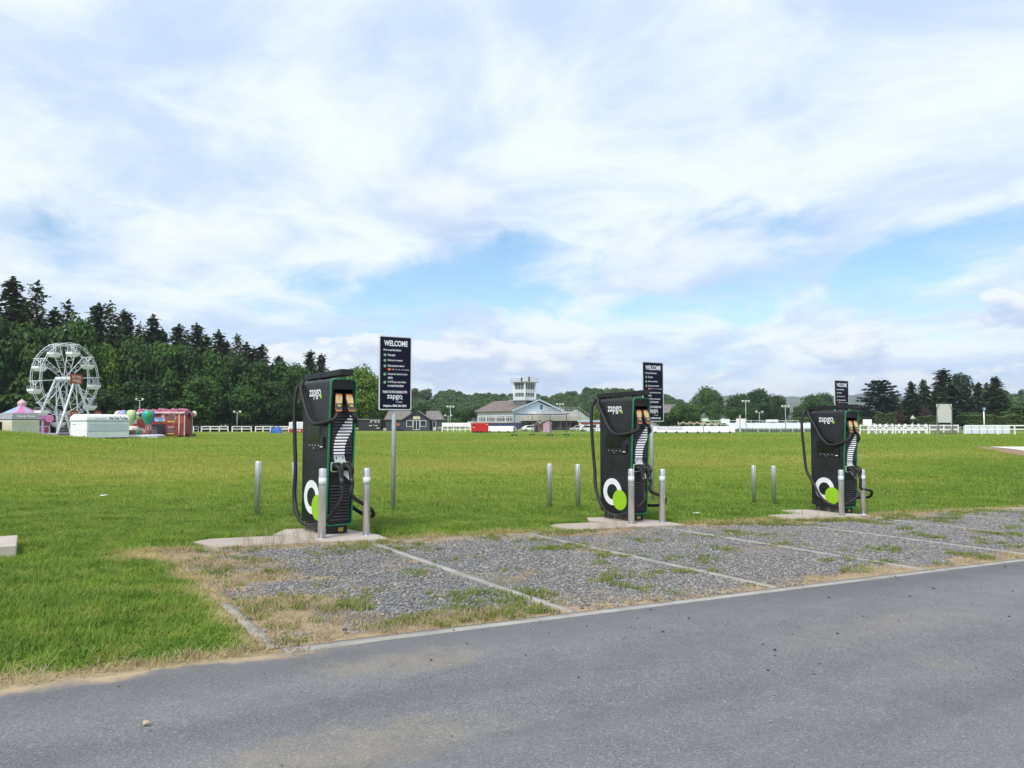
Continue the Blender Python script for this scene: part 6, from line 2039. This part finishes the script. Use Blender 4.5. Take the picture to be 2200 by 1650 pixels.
def judges_tower():
    d = 226; a = R(45); c = at(1127.5, d); c.z = zof(859, d); k = d / 1650
    t = thing('judges_tower', 'square glazed judges tower with a railed flat roof above the grandstand', 'tower', c)
    s = 23 * k / math.cos(a); z1 = zof(821, d) - c.z
    f = Vector((-math.cos(a), math.sin(a), 0)); g = Vector((math.cos(a), math.sin(a), 0)); up = Vector((0, 0, 1))
    tw = mat('tower_white', (.60, .66, .70), .5, var=.06, scale=.5)
    def slabp(name, i0, i1, j0, j1, za_, zb_, m):
        mb = MB(); vs = [f * i + g * j + up * z for z in (za_, zb_) for i, j in ((i0, j0), (i1, j0), (i1, j1), (i0, j1))]
        mb.add(vs, [(0, 1, 2, 3), (7, 6, 5, 4), (0, 4, 5, 1), (1, 5, 6, 2), (2, 6, 7, 3), (3, 7, 4, 0)]); return mb.build(name, m, t)
    slabp('core', .1, s - .1, .1, s - .1, -2.5, z1, tw)
    for i, j in ((0, 0), (s, 0), (0, s), (s, s)): slabp('corner_post', i - .22, i + .22, j - .22, j + .22, -2.5, z1, pvc)
    for lo, hi in ((z1 - 2.0, z1 - .25), (z1 - 4.2, z1 - 3.1)):
        for ax in (0, 1):
            q0, q1 = (.06, .098)
            o = slabp('window', *( (.5, s - .5, q0, q1) if ax == 0 else (q0, q1, .5, s - .5) ), lo, hi, glass_dark)
            for m_ in range(1, 5):
                p = .5 + (s - 1) * m_ / 5
                if ax == 0: slabp('mullion', p - .06, p + .06, .03, .059, lo, hi, pvc)
                else: slabp('mullion', .03, .059, p - .06, p + .06, lo, hi, pvc)
    slabp('roof_slab', -.8, s + .8, -.8, s + .8, z1, z1 + .22, metal_grey)
    mb = MB()
    for e in ((-.7, -.7, s + .7, -.7), (s + .7, -.7, s + .7, s + .7), (-.7, -.7, -.7, s + .7), (-.7, s + .7, s + .7, s + .7)):
        for q in range(7):
            i, j = e[0] + (e[2] - e[0]) * q / 6, e[1] + (e[3] - e[1]) * q / 6; mb.bar(f * i + g * j + up * (z1 + .2), f * i + g * j + up * (z1 + 1.35), .08)
        for z in (.75, 1.33): mb.bar(f * e[0] + g * e[1] + up * (z1 + z), f * e[2] + g * e[3] + up * (z1 + z), .06)
    mb.build('roof_rail', metal_grey, t)
    for i, j, h in ((1.0, .6, 1.1), (2.2, 1.0, 1.3), (.5, 2.4, 1.5), (1.6, 2.2, .9)):
        p = f * i + g * j; MB().box(p + up * (z1 + .2 + h / 2), (.5, .35, h), .4).build('roof_equipment', dark_gap if h > 1.2 else pvc, t, .03)
    # walkway and balustrade round the foot
    slabp('walkway', -1.6, s + 1.0, -1.4, s + .8, -.25, -.02, metal_grey)
    mb = MB()
    for e in ((-1.5, -1.3, s + .9, -1.3), (-1.5, -1.3, -1.5, s + .7)):
        for q in range(12):
            i, j = e[0] + (e[2] - e[0]) * q / 11, e[1] + (e[3] - e[1]) * q / 11; mb.bar(f * i + g * j, f * i + g * j + up * 1.15, .07)
        mb.bar(f * e[0] + g * e[1] + up * 1.13, f * e[2] + g * e[3] + up * 1.13, .06)
    mb.build('walkway_rail', metal_grey, t)


judges_tower()

# ---- things in front of the grandstand
c = at(1031, 150); t = thing('generator', 'bright red enclosed generator on small wheels', 'generator', c, R(8)); k = 150 / 1650
red_g = mat('generator_red', (.52, .012, .010), .4, var=.10, scale=1)
MB().bbox((-1.62, -.9, .28), (1.62, .9, zof(911, 150) - c.z)).build('body', red_g, t, .03)
MB().bbox((-1.55, -.8, zof(911, 150) - c.z), (1.55, .8, zof(909.3, 150) - c.z)).build('roof', red_g, t, .03)
MB().bbox((-1.5, -.92, 1.35), (-.95, -.902, 1.62)).build('control_panel', dark_gap, t); MB().bbox((-1.45, -.92, 1.08), (-1.1, -.902, 1.2)).build('label', white_print, t)
MB().bbox((1.15, -.92, 1.62), (1.45, -.902, 1.70)).build('label', white_print, t)
MB().bbox((-1.5, -.85, .1), (1.55, .85, .28)).build('chassis', dark_gap, t)
for x in (-.6, .2): MB().cyl((x, -.95, .22), (x, -.75, .22), .24, None, 12).build('wheel', tyre, t)


def pitch_cover(u0, u1, d, v_top, v_bot, cap_px, label, printed=None, wheels=4, word=None):
    """low half-round cover on wheels, its end turned to the viewer"""
    c = at((u0 + u1) / 2, d); k = d / 1650; t = thing('pitch_cover', label, 'pitch cover', c, R(-9), 'white cricket pitch covers')
    Lx = (u1 - u0) * k / math.cos(R(9)); zt, zb = zof(v_top, d) - c.z, zof(v_bot, d) - c.z; w = cap_px * k / 2 / .55
    cov = mat('cover_white', (.74, .76, .80), .4, var=.06, scale=.7); capm = mat('cover_end', (.50, .53, .55), .5, var=.06, scale=.7)
    n = 10; pr = [(-w * math.cos(math.pi * i / n), zb + (zt - zb) * math.sin(math.pi * i / n) ** .8) for i in range(n + 1)]
    mb = MB(); vs = [(-Lx / 2, y, z) for y, z in pr] + [(Lx / 2, y, z) for y, z in pr]
    mb.add(vs, [(i, i + 1, i + n + 2, i + n + 1) for i in range(n)], True); mb.build('cover_sheet', cov, t)
    for x in (-Lx / 2 + .005, Lx / 2 - .005):
        mb = MB(); mb.add([(x, y, z) for y, z in pr], [tuple(range(n + 1))]); mb.build('end_panel', capm, t)
    if printed:
        a, b2 = printed; mb = MB(); m0, m1 = 1, 4
        vs = [(-Lx / 2 + Lx * q, pr[i][0] * 1.01 - .02, pr[i][1] + .015) for q in (a, b2) for i in range(m0, m1 + 1)]
        kk = m1 - m0 + 1; mb.add(vs, [(i, i + 1, i + kk + 1, i + kk) for i in range(kk - 1)]); mb.build('printed_panel', mat('cover_print', (.36, .36, .38), .5, var=.2, scale=2), t)
    if word:
        q = (pr[2][0] + pr[3][0]) / 2; lettering(word, Lx * .5, .35, white_print if printed else grey_text, t, (-Lx * .25 - .3, q - .10, (pr[2][1] + pr[3][1]) / 2 - .1), 0, .02, rx=R(-38))
    MB().bbox((-Lx / 2, -w, zb - .08), (Lx / 2, -w + .08, zb + .02)).build('frame_rail', metal_grey, t); MB().bbox((-Lx / 2, w - .08, zb - .08), (Lx / 2, w, zb + .02)).build('frame_rail', metal_grey, t)
    for i in range(wheels):
        x = -Lx / 2 + Lx * (i + .5) / wheels
        MB().cyl((x, -w - .06, .20), (x, -w + .06, .20), .20, None, 12).build('wheel', tyre, t)
        MB().bar((x, -w, .2), (x, -w, zb), .06).build('wheel_strut', metal_grey, t)


pitch_cover(1048, 1106, 158, 915.5, 926, 30, 'low white pitch cover with a pale end panel beside the red generator', wheels=3)
pitch_cover(1398, 1506, 146, 916, 928, 21, 'white pitch cover with a grey printed panel past the middle charger', (.12, .62), 5, 'Bookmakers')
pitch_cover(1512, 1574, 148, 916, 928, 20, 'plain white pitch cover with faint lettering', None, 3, 'RACING')


def net_cage():
    d0 = 104; c = at(1163, d0); k = d0 / 1650
    t = thing('batting_cage', 'wheeled batting net frame standing on the field before the grandstand', 'batting cage', c)
    h0 = zof(888, d0) - c.z; blk = mat('cage_steel', (.10, .115, .12), .5, metal=.4, var=.15)
    xs = [(1105 - 1163) * k, (1145 - 1163) * k, (1182 - 1163) * k, (1222 - 1163) * k]
    for x, y in ((xs[0], 0), (xs[1], 4.2), (xs[2], 0.4), (xs[3], 4.6)):
        MB().bar((x, y, .15), (x, y, h0 - .05), .10).build('post', blk, t)
        for dx in (-.28, .28): MB().cyl((x + dx, y - .06, .17), (x + dx, y + .06, .17), .17, None, 12).build('wheel', tyre, t)
        MB().bar((x - .35, y, .22), (x + .35, y, .22), .08).build('axle', blk, t)
    for y in (0, 4.4):
        mb = MB(); pts = [(xs[0] + (xs[3] - xs[0]) * i / 10, y, h0 - .05 - .12 * math.sin(math.pi * i / 10)) for i in range(11)]
        mb.tube(pts, .045, 6).build('top_rail', blk, t)
    MB().bar((xs[0], 0, h0 - .05), (xs[0], 4.4, h0 - .05), .07).build('cross_rail', blk, t); MB().bar((xs[3], 0, h0 - .05), (xs[3], 4.4, h0 - .05), .07).build('cross_rail', blk, t)
    mb = MB(); nv = 46
    for i in range(nv):
        x = xs[1] + (xs[3] - xs[1]) * i / (nv - 1); mb.bar((x, 4.5, .12), (x, 4.5, h0 - .15), .008)
    for i in range(18): z = .15 + (h0 - .35) * i / 17; mb.bar((xs[1], 4.5, z), (xs[3], 4.5, z), .008)
    mb.build('net', blk, t)


net_cage()


def seating():
    d = 168; c = at(1086, d); k = d / 1650
    t = thing('seating_stand', 'stepped rows of dark blue seats below the grandstand balcony', 'seating', c)
    navy_seat = mat('seat_navy', (.02, .045, .13), .5, var=.2)
    for row in range(3):
        z = .75 + row * .42
        MB().bbox((-3.2, row * .7, z - .45), (3.2, row * .7 + .7, z - .38)).build('step', metal_grey, t)
        for i in range(13):
            x = -3.0 + i * .5
            o = MB().bbox((x - .2, row * .7 + .15, z - .05), (x + .2, row * .7 + .55, z)).build('seat', navy_seat, t)
            MB().bbox((x - .2, row * .7 + .52, z), (x + .2, row * .7 + .57, z + .38)).build('seat_back', navy_seat, o)
    for x in (-3.1, 0, 3.1):
        for y in (.2, 1.9): MB().bar((x, y, -.1), (x, y, .6), .07).build('leg', metal_grey, t)


seating()

pink_board = mat('hut_pink', (.55, .30, .42), .6, var=.12, scale=2); hut_brown = mat('hut_brown', (.12, .09, .08), .8, var=.2)
for u, d, w, h, m, lab in ((1176, 165, 1.5, 1.9, pink_board, 'pink boarded beach hut with a ridged roof'), (1154, 167, 1.2, 1.9, hut_brown, 'brown open fronted hut beside the pink one')):
    c = at(u, d); t = thing('beach_hut', lab, 'hut', c, R(-14)); w2 = w / 2
    n_ = 6
    for i in range(n_): MB().bbox((-w2, -w2, i * h / n_ + .01), (w2, w2, (i + 1) * h / n_ - .012)).build('wall_board', m, t)
    mb = MB(); mb.add([(-w2 - .15, -w2 - .15, h - .02), (0, -w2 - .15, h + .45), (0, w2 + .15, h + .45), (-w2 - .15, w2 + .15, h - .02), (w2 + .15, -w2 - .15, h - .02), (w2 + .15, w2 + .15, h - .02)], [(0, 1, 2, 3), (1, 4, 5, 2)]); mb.build('roof', metal_grey, t)
    MB().prism([(-w2, h), (w2, h), (0, h + .42)], -w2, -w2 + .05).build('gable', m, t)
    MB().bbox((-.3, -w2 - .03, .05), (.3, -w2 - .004, 1.5)).build('door', dark_gap if m is hut_brown else lilac, t)


def car(u, d, rz, col, label):
    c = at(u, d); t = thing('parked_car', label, 'car', c, rz, 'cars parked behind the fence')
    paint = mat('car_' + col[0], col[1], .3, var=.05)
    body = [(-2.1, .35), (2.1, .35), (2.12, .75), (1.2, .92), (.75, 1.42), (-1.1, 1.45), (-1.95, 1.0), (-2.15, .8)]
    MB().prism(body, -.85, .85).build('body', paint, t, .05)
    for sy in (-.86, .855): MB().prism([(-1.45, .98), (.95, .98), (.65, 1.36), (-1.02, 1.38)], sy, sy + .006).build('side_window', glass_dark, t)
    mb = MB(); mb.add([(1.14, -.7, .97), (1.14, .7, .97), (.80, .6, 1.40), (.80, -.6, 1.40)], [(0, 1, 2, 3)]); mb.build('windscreen', glass_dark, t)
    for x in (-1.35, 1.35):
        for y in (-.82, .82):
            w = MB().cyl((x, y - .1, .33), (x, y + .1, .33), .33, None, 16).build('wheel', tyre, t); MB().cyl((x, y - .105, .33), (x, y + .105, .33), .19, None, 12).build('hub_cap', metal_grey, w)
    for y in (-.6, .6): MB().bbox((2.10, y - .15, .62), (2.135, y + .15, .74)).build('headlight', pvc, t)


wcol = ('white', (.70, .72, .74))
car(1141, 182, R(12), wcol, 'white car behind the batting net, beside the brown hut')
car(1243, 186, R(175), ('silver', (.45, .48, .52)), 'silver car behind the dark fence, nearest the terrace')
car(1262, 184, R(8), wcol, 'white car behind the dark fence, beyond the silver one')
c = at(1278, 192); t = thing('flat_roofed_cabin', 'low white flat roofed cabin with a red band behind the parked cars', 'cabin', c)
MB().bbox((-4, -1, 0), (4, 1.5, 2.3)).build('wall', white_wall, t); MB().bbox((-4.3, -1.3, 2.3), (4.3, 1.6, 2.7)).build('roof', pale_wall, t); MB().bbox((-3.6, -1.04, 1.7), (3.8, -1.004, 2.1)).build('red_band', ride_red, t)
for x in (-2.4, -.4, 1.6): MB().bbox((x - .6, -1.03, .8), (x + .6, -1.004, 1.6)).build('window', glass_dark, t)

# white low marquee behind the left rail
c = at(980, 186); t = thing('marquee', 'low white marquee roof between the clubhouse and the red generator', 'marquee', c); k = 186 / 1650
MB().prism([(-.2, zof(915, 186) - c.z), (0, zof(908.5, 186) - c.z), (3.4, zof(908.5, 186) - c.z), (3.6, zof(915, 186) - c.z)], -30 * k, 31 * k, 'x').build('roof', white_paint, t)
for i in range(7): MB().bar(((-29 + i * 9.9) * k, 0, 0), ((-29 + i * 9.9) * k, 0, zof(915, 186) - c.z), .09).build('post', pvc, t)


# ---- long white canopy with striped panels
def canopy():
    d0, d1 = 172, 192; u0, u1 = 1578, 1850
    c = at(1715, d0); t = thing('striped_canopy', 'long white sloping canopy made of striped panels behind the dark fence', 'canopy', c)
    z0, z1 = zof(921, d0) - c.z, zof(908.5, d1) - c.z
    n = 11; pane = mat('canopy_panel', (.52, .57, .66), .4, var=.06, scale=.4)
    for i in range(n):
        xa, xb = (u0 + (u1 - u0) * i / n - 1715) / 1650 * d0, (u0 + (u1 - u0) * (i + 1) / n - 1715) / 1650 * d0
        sh = 3.4
        mb = MB(); q = .10
        vs = [(xa + q, 0, z0), (xb - q, 0, z0), (xb - q + sh, d1 - d0, z1), (xa + q + sh, d1 - d0, z1)]
        mb.add(vs + [(x, y, z - .06) for x, y, z in vs], [(0, 1, 2, 3), (7, 6, 5, 4), (0, 4, 5, 1), (1, 5, 6, 2), (2, 6, 7, 3), (3, 7, 4, 0)]); mb.build('roof_panel', pane, t)
        MB().bar((xa, 0, z0 + .03), (xa + sh, d1 - d0, z1 + .03), .30, .14).build('roof_rib', pvc, t)
    for f in (.33, .66): MB().bar(((u0 - 1715) / 1650 * d0 + 3.4 * f, (d1 - d0) * f, z0 + (z1 - z0) * f + .05), ((u1 - 1715) / 1650 * d0 + 3.4 * f, (d1 - d0) * f, z0 + (z1 - z0) * f + .05), .22, .08).build('purlin', pvc, t)
    for i in range(n + 1):
        x = (u0 + (u1 - u0) * i / n - 1715) / 1650 * d0; MB().bar((x, .1, -.1), (x, .1, z0), .12).build('post', pvc, t)
    MB().bbox(((u0 - 1715) / 1650 * d0, 1.2, .0), ((u1 - 1715) / 1650 * d0, 1.3, z0 - .25)).build('back_screen', white_wall, t)


canopy()

c = at(1530, 300); t = thing('bungalow', 'small bungalow with dark hipped roof under the trees', 'bungalow', c, R(-12))
MB().bbox((-4.4, -2.5, -.2), (4.4, 2.5, zof(897, 300) - c.z)).build('wall', white_wall, t)
z0, z1 = zof(896, 300) - c.z, zof(885.5, 300) - c.z; mb = MB()
mb.add([(-4.9, -3, z0), (4.9, -3, z0), (4.9, 3, z0), (-4.9, 3, z0), (-2.9, 0, z1), (2.0, 0, z1)], [(0, 1, 5, 4), (1, 2, 5), (2, 3, 4, 5), (3, 0, 4), (3, 2, 1, 0)]); mb.build('roof', mat('bungalow_roof', (.13, .12, .135), .8, var=.2, scale=.6), t)
for x in (-2.8, .2, 2.6): MB().bbox((x - .7, -2.54, 1.0), (x + .7, -2.504, 2.0)).build('window', glass_dark, t)
c = at(1425, 330); t = thing('long_shed', 'grey roofed shed partly behind the middle welcome sign', 'shed', c)
z0, z1 = zof(888, 330) - c.z, zof(869, 330) - c.z
MB().bbox((-5, -2, -.2), (5, 4, z0)).build('wall', wood_grey, t)
mb = MB(); mb.add([(-5.3, -2.4, z0 - .1), (5.3, -2.4, z0 - .1), (5.3, 1, z1), (-5.3, 1, z1), (5.3, 4.4, z0 - .1), (-5.3, 4.4, z0 - .1)], [(0, 1, 2, 3), (3, 2, 4, 5)]); mb.build('roof', slate, t)


def board(u0, u1, v0, v1, d, label, m=None, legs=True, cat='board', name='notice_board'):
    c = at((u0 + u1) / 2, d); k = d / 1650; w = (u1 - u0) * k / 2; t = thing(name, label, cat, c)
    MB().bbox((-w, -.05, zof(v1, d) - c.z), (w, .05, zof(v0, d) - c.z)).build('panel', m or white_paint, t, .01)
    if legs:
        for x in (-w * .8, w * .8): MB().bar((x, .1, -.1), (x, .1, zof(v0, d) - c.z - .1), .1).build('post', metal_grey, t)
    return t


board(1548, 1567, 900.5, 909, 200, 'white board above the plain pitch cover')
board(1581, 1603, 899.5, 911, 198, 'pale board beside the tall floodlight mast')
board(1645, 1671, 901.5, 906.5, 200, 'wide low white board behind the striped canopy')
board(1853, 1872, 901, 913, 175, 'square white board at the end of the stone wall')
rail_fence(1510, 210, 1715, 212, 2.75, 9, (2.7,), 'high thin white rail running above the striped canopy', .09, .10)
c = at(1589, 170); t = thing('signal_post', 'pale square post with pinkish top beside the tall floodlight', 'post', c); MB().bar((0, 0, -.1), (0, 0, zof(894, 170) - c.z), .28).build('post', mat('post_pink', (.6, .52, .52), .6), t); MB().bbox((-.2, -.2, zof(894, 170) - c.z), (.2, .2, zof(893, 170) - c.z)).build('cap', white_paint, t)
c = at(1270, 166); t = thing('start_post', 'white post with a round head behind the dark fence', 'post', c); MB().cyl((0, 0, -.1), (0, 0, zof(898, 166) - c.z), .09, None, 10).build('post', white_paint, t); MB().cyl((0, -.08, zof(896, 166) - c.z), (0, .08, zof(896, 166) - c.z), .28, None, 16).build('round_head', metal_grey, t)
c = at(1273, 150); t = thing('marker_post', 'short red and white winning post before the dark fence', 'post', c); MB().bar((0, 0, -.1), (0, 0, .9), .16).build('post', white_paint, t); MB().bbox((-.09, -.09, .55), (.09, .09, .75)).build('red_band', ride_red, t)

# pointed white posts and boxes in the yard at the right
for i, u in enumerate((1866, 1878, 1890, 1903, 1916, 1930, 1944, 1958, 1972, 1987)):
    c = at(u, 146 + (i % 3)); z = zof(911, 146) - c.z
    t = thing('pointed_post', 'pointed white post before the stone wall, number %s from the charger end' % ('one two three four five six seven eight nine ten'.split()[i]), 'post', c, 0, 'pointed white posts')
    MB().bbox((-.14, -.14, -.1), (.14, .14, z - .7)).build('post', white_paint, t)
    MB().lathe([(.36, z - .75), (.26, z - .3), (.12, z), (.03, z + .05)], n=8).build('pointed_cap', white_paint, t)
c = at(1925, 150); t = thing('storage_bench', 'long low white painted counter behind the white rails', 'counter', c); MB().bbox((-5.6, 0, .45), (5.6, .5, 1.15)).build('top', white_wall, t)
for i in range(8): MB().bbox((-5.5 + i * 1.55, -.02, -.1), (-5.2 + i * 1.55, .4, .45)).build('leg', fascia_grey, t)
for u, lab in ((1866, 'pink panel nearest the farthest charger in the rails'), (1882, 'pink panel second along the white rails')):
    o = board(u - 3.5, u + 3.5, 917.5, 926, 131, lab, mat('panel_pink', (.62, .33, .40), .6), True, 'panel', 'pink_panel')
for i in range(6):
    u = 2078 + i * 16.5; c = at(u, 134); t = thing('white_bin', 'white box panel behind the taller rail, %s of the line' % ('first', 'second', 'third', 'fourth', 'fifth', 'sixth')[i], 'panel', c, 0, 'white box panels'); MB().bbox((-.58, 0, .05), (.58, .5, 1.35)).build('body', mat('bin_white', (.62, .66, .76), .5, var=.05), t, .02)
    MB().bbox((.59, .1, .05), (.78, .4, 1.3)).build('end_post', fascia_grey, t)

# stone wall: a run of coursed field stones
wall_stone = mat('field_stone', (.27, .26, .24), .9, var=.45, scale=2.2, bump=.5)
a, b2 = at(1872, 190), at(2062, 182)
t = thing('stone_wall', 'rough grey field stone wall behind the white rails', 'wall', a)
r = random.Random(8); D = b2 - a; Ln = D.length; dx = D.normalized()
MB().bar(Vector((0, .25, .5)), D + Vector((0, .25, .5)), .5, 1.1).build('core', mat('wall_core', (.12, .115, .10), .95, var=.3), t)
sm_ = []
for q in range(4):
    mb = MB().box((0, 0, 0), (1, 1, 1)); me = mb.mesh('stone')
    bm = bmesh.new(); bm.from_mesh(me); bmesh.ops.bevel(bm, geom=bm.edges[:], offset=.16, segments=1, affect='EDGES')
    for v in bm.verts: v.co *= 1 + (r.random() - .5) * .15
    bm.to_mesh(me); bm.free(); me.materials.append(wall_stone); sm_.append(me)
x = 0.0; cnt = 0
for row in range(4):
    x = 0.0; zz = .18 + row * .40
    while x < Ln and cnt < 298:
        w_ = r.uniform(.24, .52) * (1 if cnt < 280 else 1); w_ = max(w_, Ln / 74 * .9)
        o = bpy.data.objects.new('stone', sm_[r.randrange(4)]); link(o, t); p = dx * (x + w_ / 2)
        h_top = (1.75 - .55 * (x / Ln))
        if zz < h_top:
            o.location = (p.x, p.y + r.uniform(-.06, .02), p.z + zz + r.uniform(-.03, .03)); o.scale = (w_ * .97, .5, .40 * r.uniform(.9, 1.1)); o.rotation_euler = (0, r.uniform(-.08, .08), math.atan2(dx.y, dx.x)); cnt += 1
        else: bpy.data.objects.remove(o)
        x += w_
c = at(1960, 195); t = thing('bird_table', 'small thatch roofed table rising above the stone wall', 'bird table', c)
MB().cyl((0, 0, 0), (0, 0, 2.6), .12, None, 8).build('post', wood_grey, t); MB().bbox((-.5, -.4, 2.5), (.5, .4, 2.6)).build('tray', hut_brown, t)
MB().lathe([(.75, 3.0), (.5, 3.4), (.15, 3.9), (.02, 4.0)], n=8).build('roof', mat('thatch', (.40, .38, .33), .9, var=.2), t)
for x_ in (-.35, .35): MB().bar((x_, 0, 2.6), (x_, 0, 3.05), .06).build('strut', hut_brown, t)


# ---- sight screen
def sight_screen():
    d = 124; c = at(2028, d); k = d / 1650
    t = thing('sight_screen', 'tall pale cricket sight screen on a wheeled frame', 'sight screen', c)
    scr = mat('screen_cloth', (.50, .50, .48), .7, var=.05, scale=.6); w = 16.5 * k; zt, zb = zof(868, d) - c.z, zof(908, d) - c.z
    n = 5
    for i in range(n): MB().bbox((-w + 2 * w * i / n + .004, -.03, zb), (-w + 2 * w * (i + 1) / n - .004, .03, zt)).build('screen_panel', scr, t)
    fr = mat('screen_frame', (.12, .14, .14), .6, metal=.3)
    for x in (-w * .92, w * .92):
        s_ = -1 if x < 0 else 1
        MB().bar((x, -.12, .25), (x + s_ * .08, -.08, zt - .5), .08).build('upright', fr, t)
        MB().bar((x + s_ * .1, -.07, zt - .95), (x - s_ * .32, -.07, zt - .02), .07).build('corner_brace', fr, t)
        MB().bar((x, -.9, .2), (x, -.1, 1.2), .06).build('stay', fr, t); MB().bar((x - .55, -.3, .22), (x, -.12, 1.1), .06).build('stay', fr, t); MB().bar((x + .55, -.3, .22), (x, -.12, 1.1), .06).build('stay', fr, t)
        MB().bar((x, .1, .2), (x, .1, zb + .2), .07).build('leg', pvc, t)
        for y in (-.8, .6): MB().cyl((x - .05, y, .16), (x + .05, y, .16), .16, None, 12).build('wheel', tyre, t)
    MB().bbox((-w * 1.05, -.95, .16), (w * 1.85, -.65, .36)).build('base_beam', mat('beam_brown', (.16, .12, .085), .85, var=.2), t)


sight_screen()
c = at(2113, 150); t = thing('round_sign', 'white post carrying a round blue sign behind the taller rail', 'sign', c)
zt = zof(879, 150) - c.z
MB().cyl((0, 0, -.1), (0, 0, zt), .11, None, 10).build('post', white_paint, t); MB().cyl((0, -.14, zt), (0, -.08, zt), .42, None, 20).build('sign_disc', mat('sign_teal', (.03, .12, .20), .4), t)
lettering('4', .3, .42, white_print, t, (-.15, -.145, zt - .2), 0, .03)
# bunting-like flowers behind the pitch covers
c = at(1500, 175); t = thing('bunting_line', 'line of pale bunting on thin posts behind the pitch covers', 'bunting', c); k = 175 / 1650
for i, u in enumerate((1457, 1480, 1490, 1534, 1548)): MB().bar(((u - 1500) * k, 0, 0), ((u - 1500) * k, 0, zof(905, 175) - c.z), .08).build('post', metal_grey, t)
r = random.Random(3); fm = [mat('flag_pink', (.58, .42, .36), .7), mat('flag_cream', (.62, .58, .46), .7)]
for i in range(44):
    u = 1456 + i * 2.15; z = zof(907.5 + 1.6 * math.sin(i * .9) + (1.5 if u > 1510 else 0), 175) - c.z; x_ = (u - 1500) * k
    mb = MB(); mb.add([(x_ - .11, 0, z), (x_ + .11, 0, z), (x_, .03, z - .42 - .2 * r.random()), (x_ - .11, .02, z), (x_ + .11, .02, z)], [(0, 1, 2), (4, 3, 2)]); mb.build('flag', fm[i % 2], t)

# scraps of paper dropped on the grass
for (s, t_, lab) in ((11.54, 11.42, 'crumpled white paper scrap on the grass between the middle and farthest charger'), (1.3, 18.4, 'pale paper scrap lying in the open lawn beyond the plinth')):
    x, y = ST(s, t_); r = random.Random(int(s * 10)); mb = MB(); n_ = 5
    vs = [((i - 2) * .03, (j - 2) * .022, .03 + .03 * r.random()) for i in range(n_) for j in range(n_)]
    mb.add(vs, [(i * n_ + j, (i + 1) * n_ + j, (i + 1) * n_ + j + 1, i * n_ + j + 1) for i in range(n_ - 1) for j in range(n_ - 1)])
    o = mb.build('paper_scrap', white_print, None, 0, (x, y, H1(x, y) + .03)); tag(o, lab, 'litter')

# ================================================================ air
def haze():
    mb = MB().bbox((-12000, -3000, -14), (12000, 14000, 170))
    o = mb.build('haze', None)
    m = bpy.data.materials.new('haze_air'); m.use_nodes = True
    t = m.node_tree; t.nodes.clear(); N = NT(t)
    out = N.n('ShaderNodeOutputMaterial'); v = N.n('ShaderNodeVolumePrincipled')
    v.inputs['Color'].default_value = (0.80, 0.88, 1.0, 1)
    v.inputs['Density'].default_value = 0.00014
    v.inputs['Anisotropy'].default_value = 0.2
    N.link(v.outputs[0], out.inputs['Volume'])
    o.data.materials.append(m)
    tag(o, 'thin blue air over the whole field', 'haze', kind='stuff')


haze()
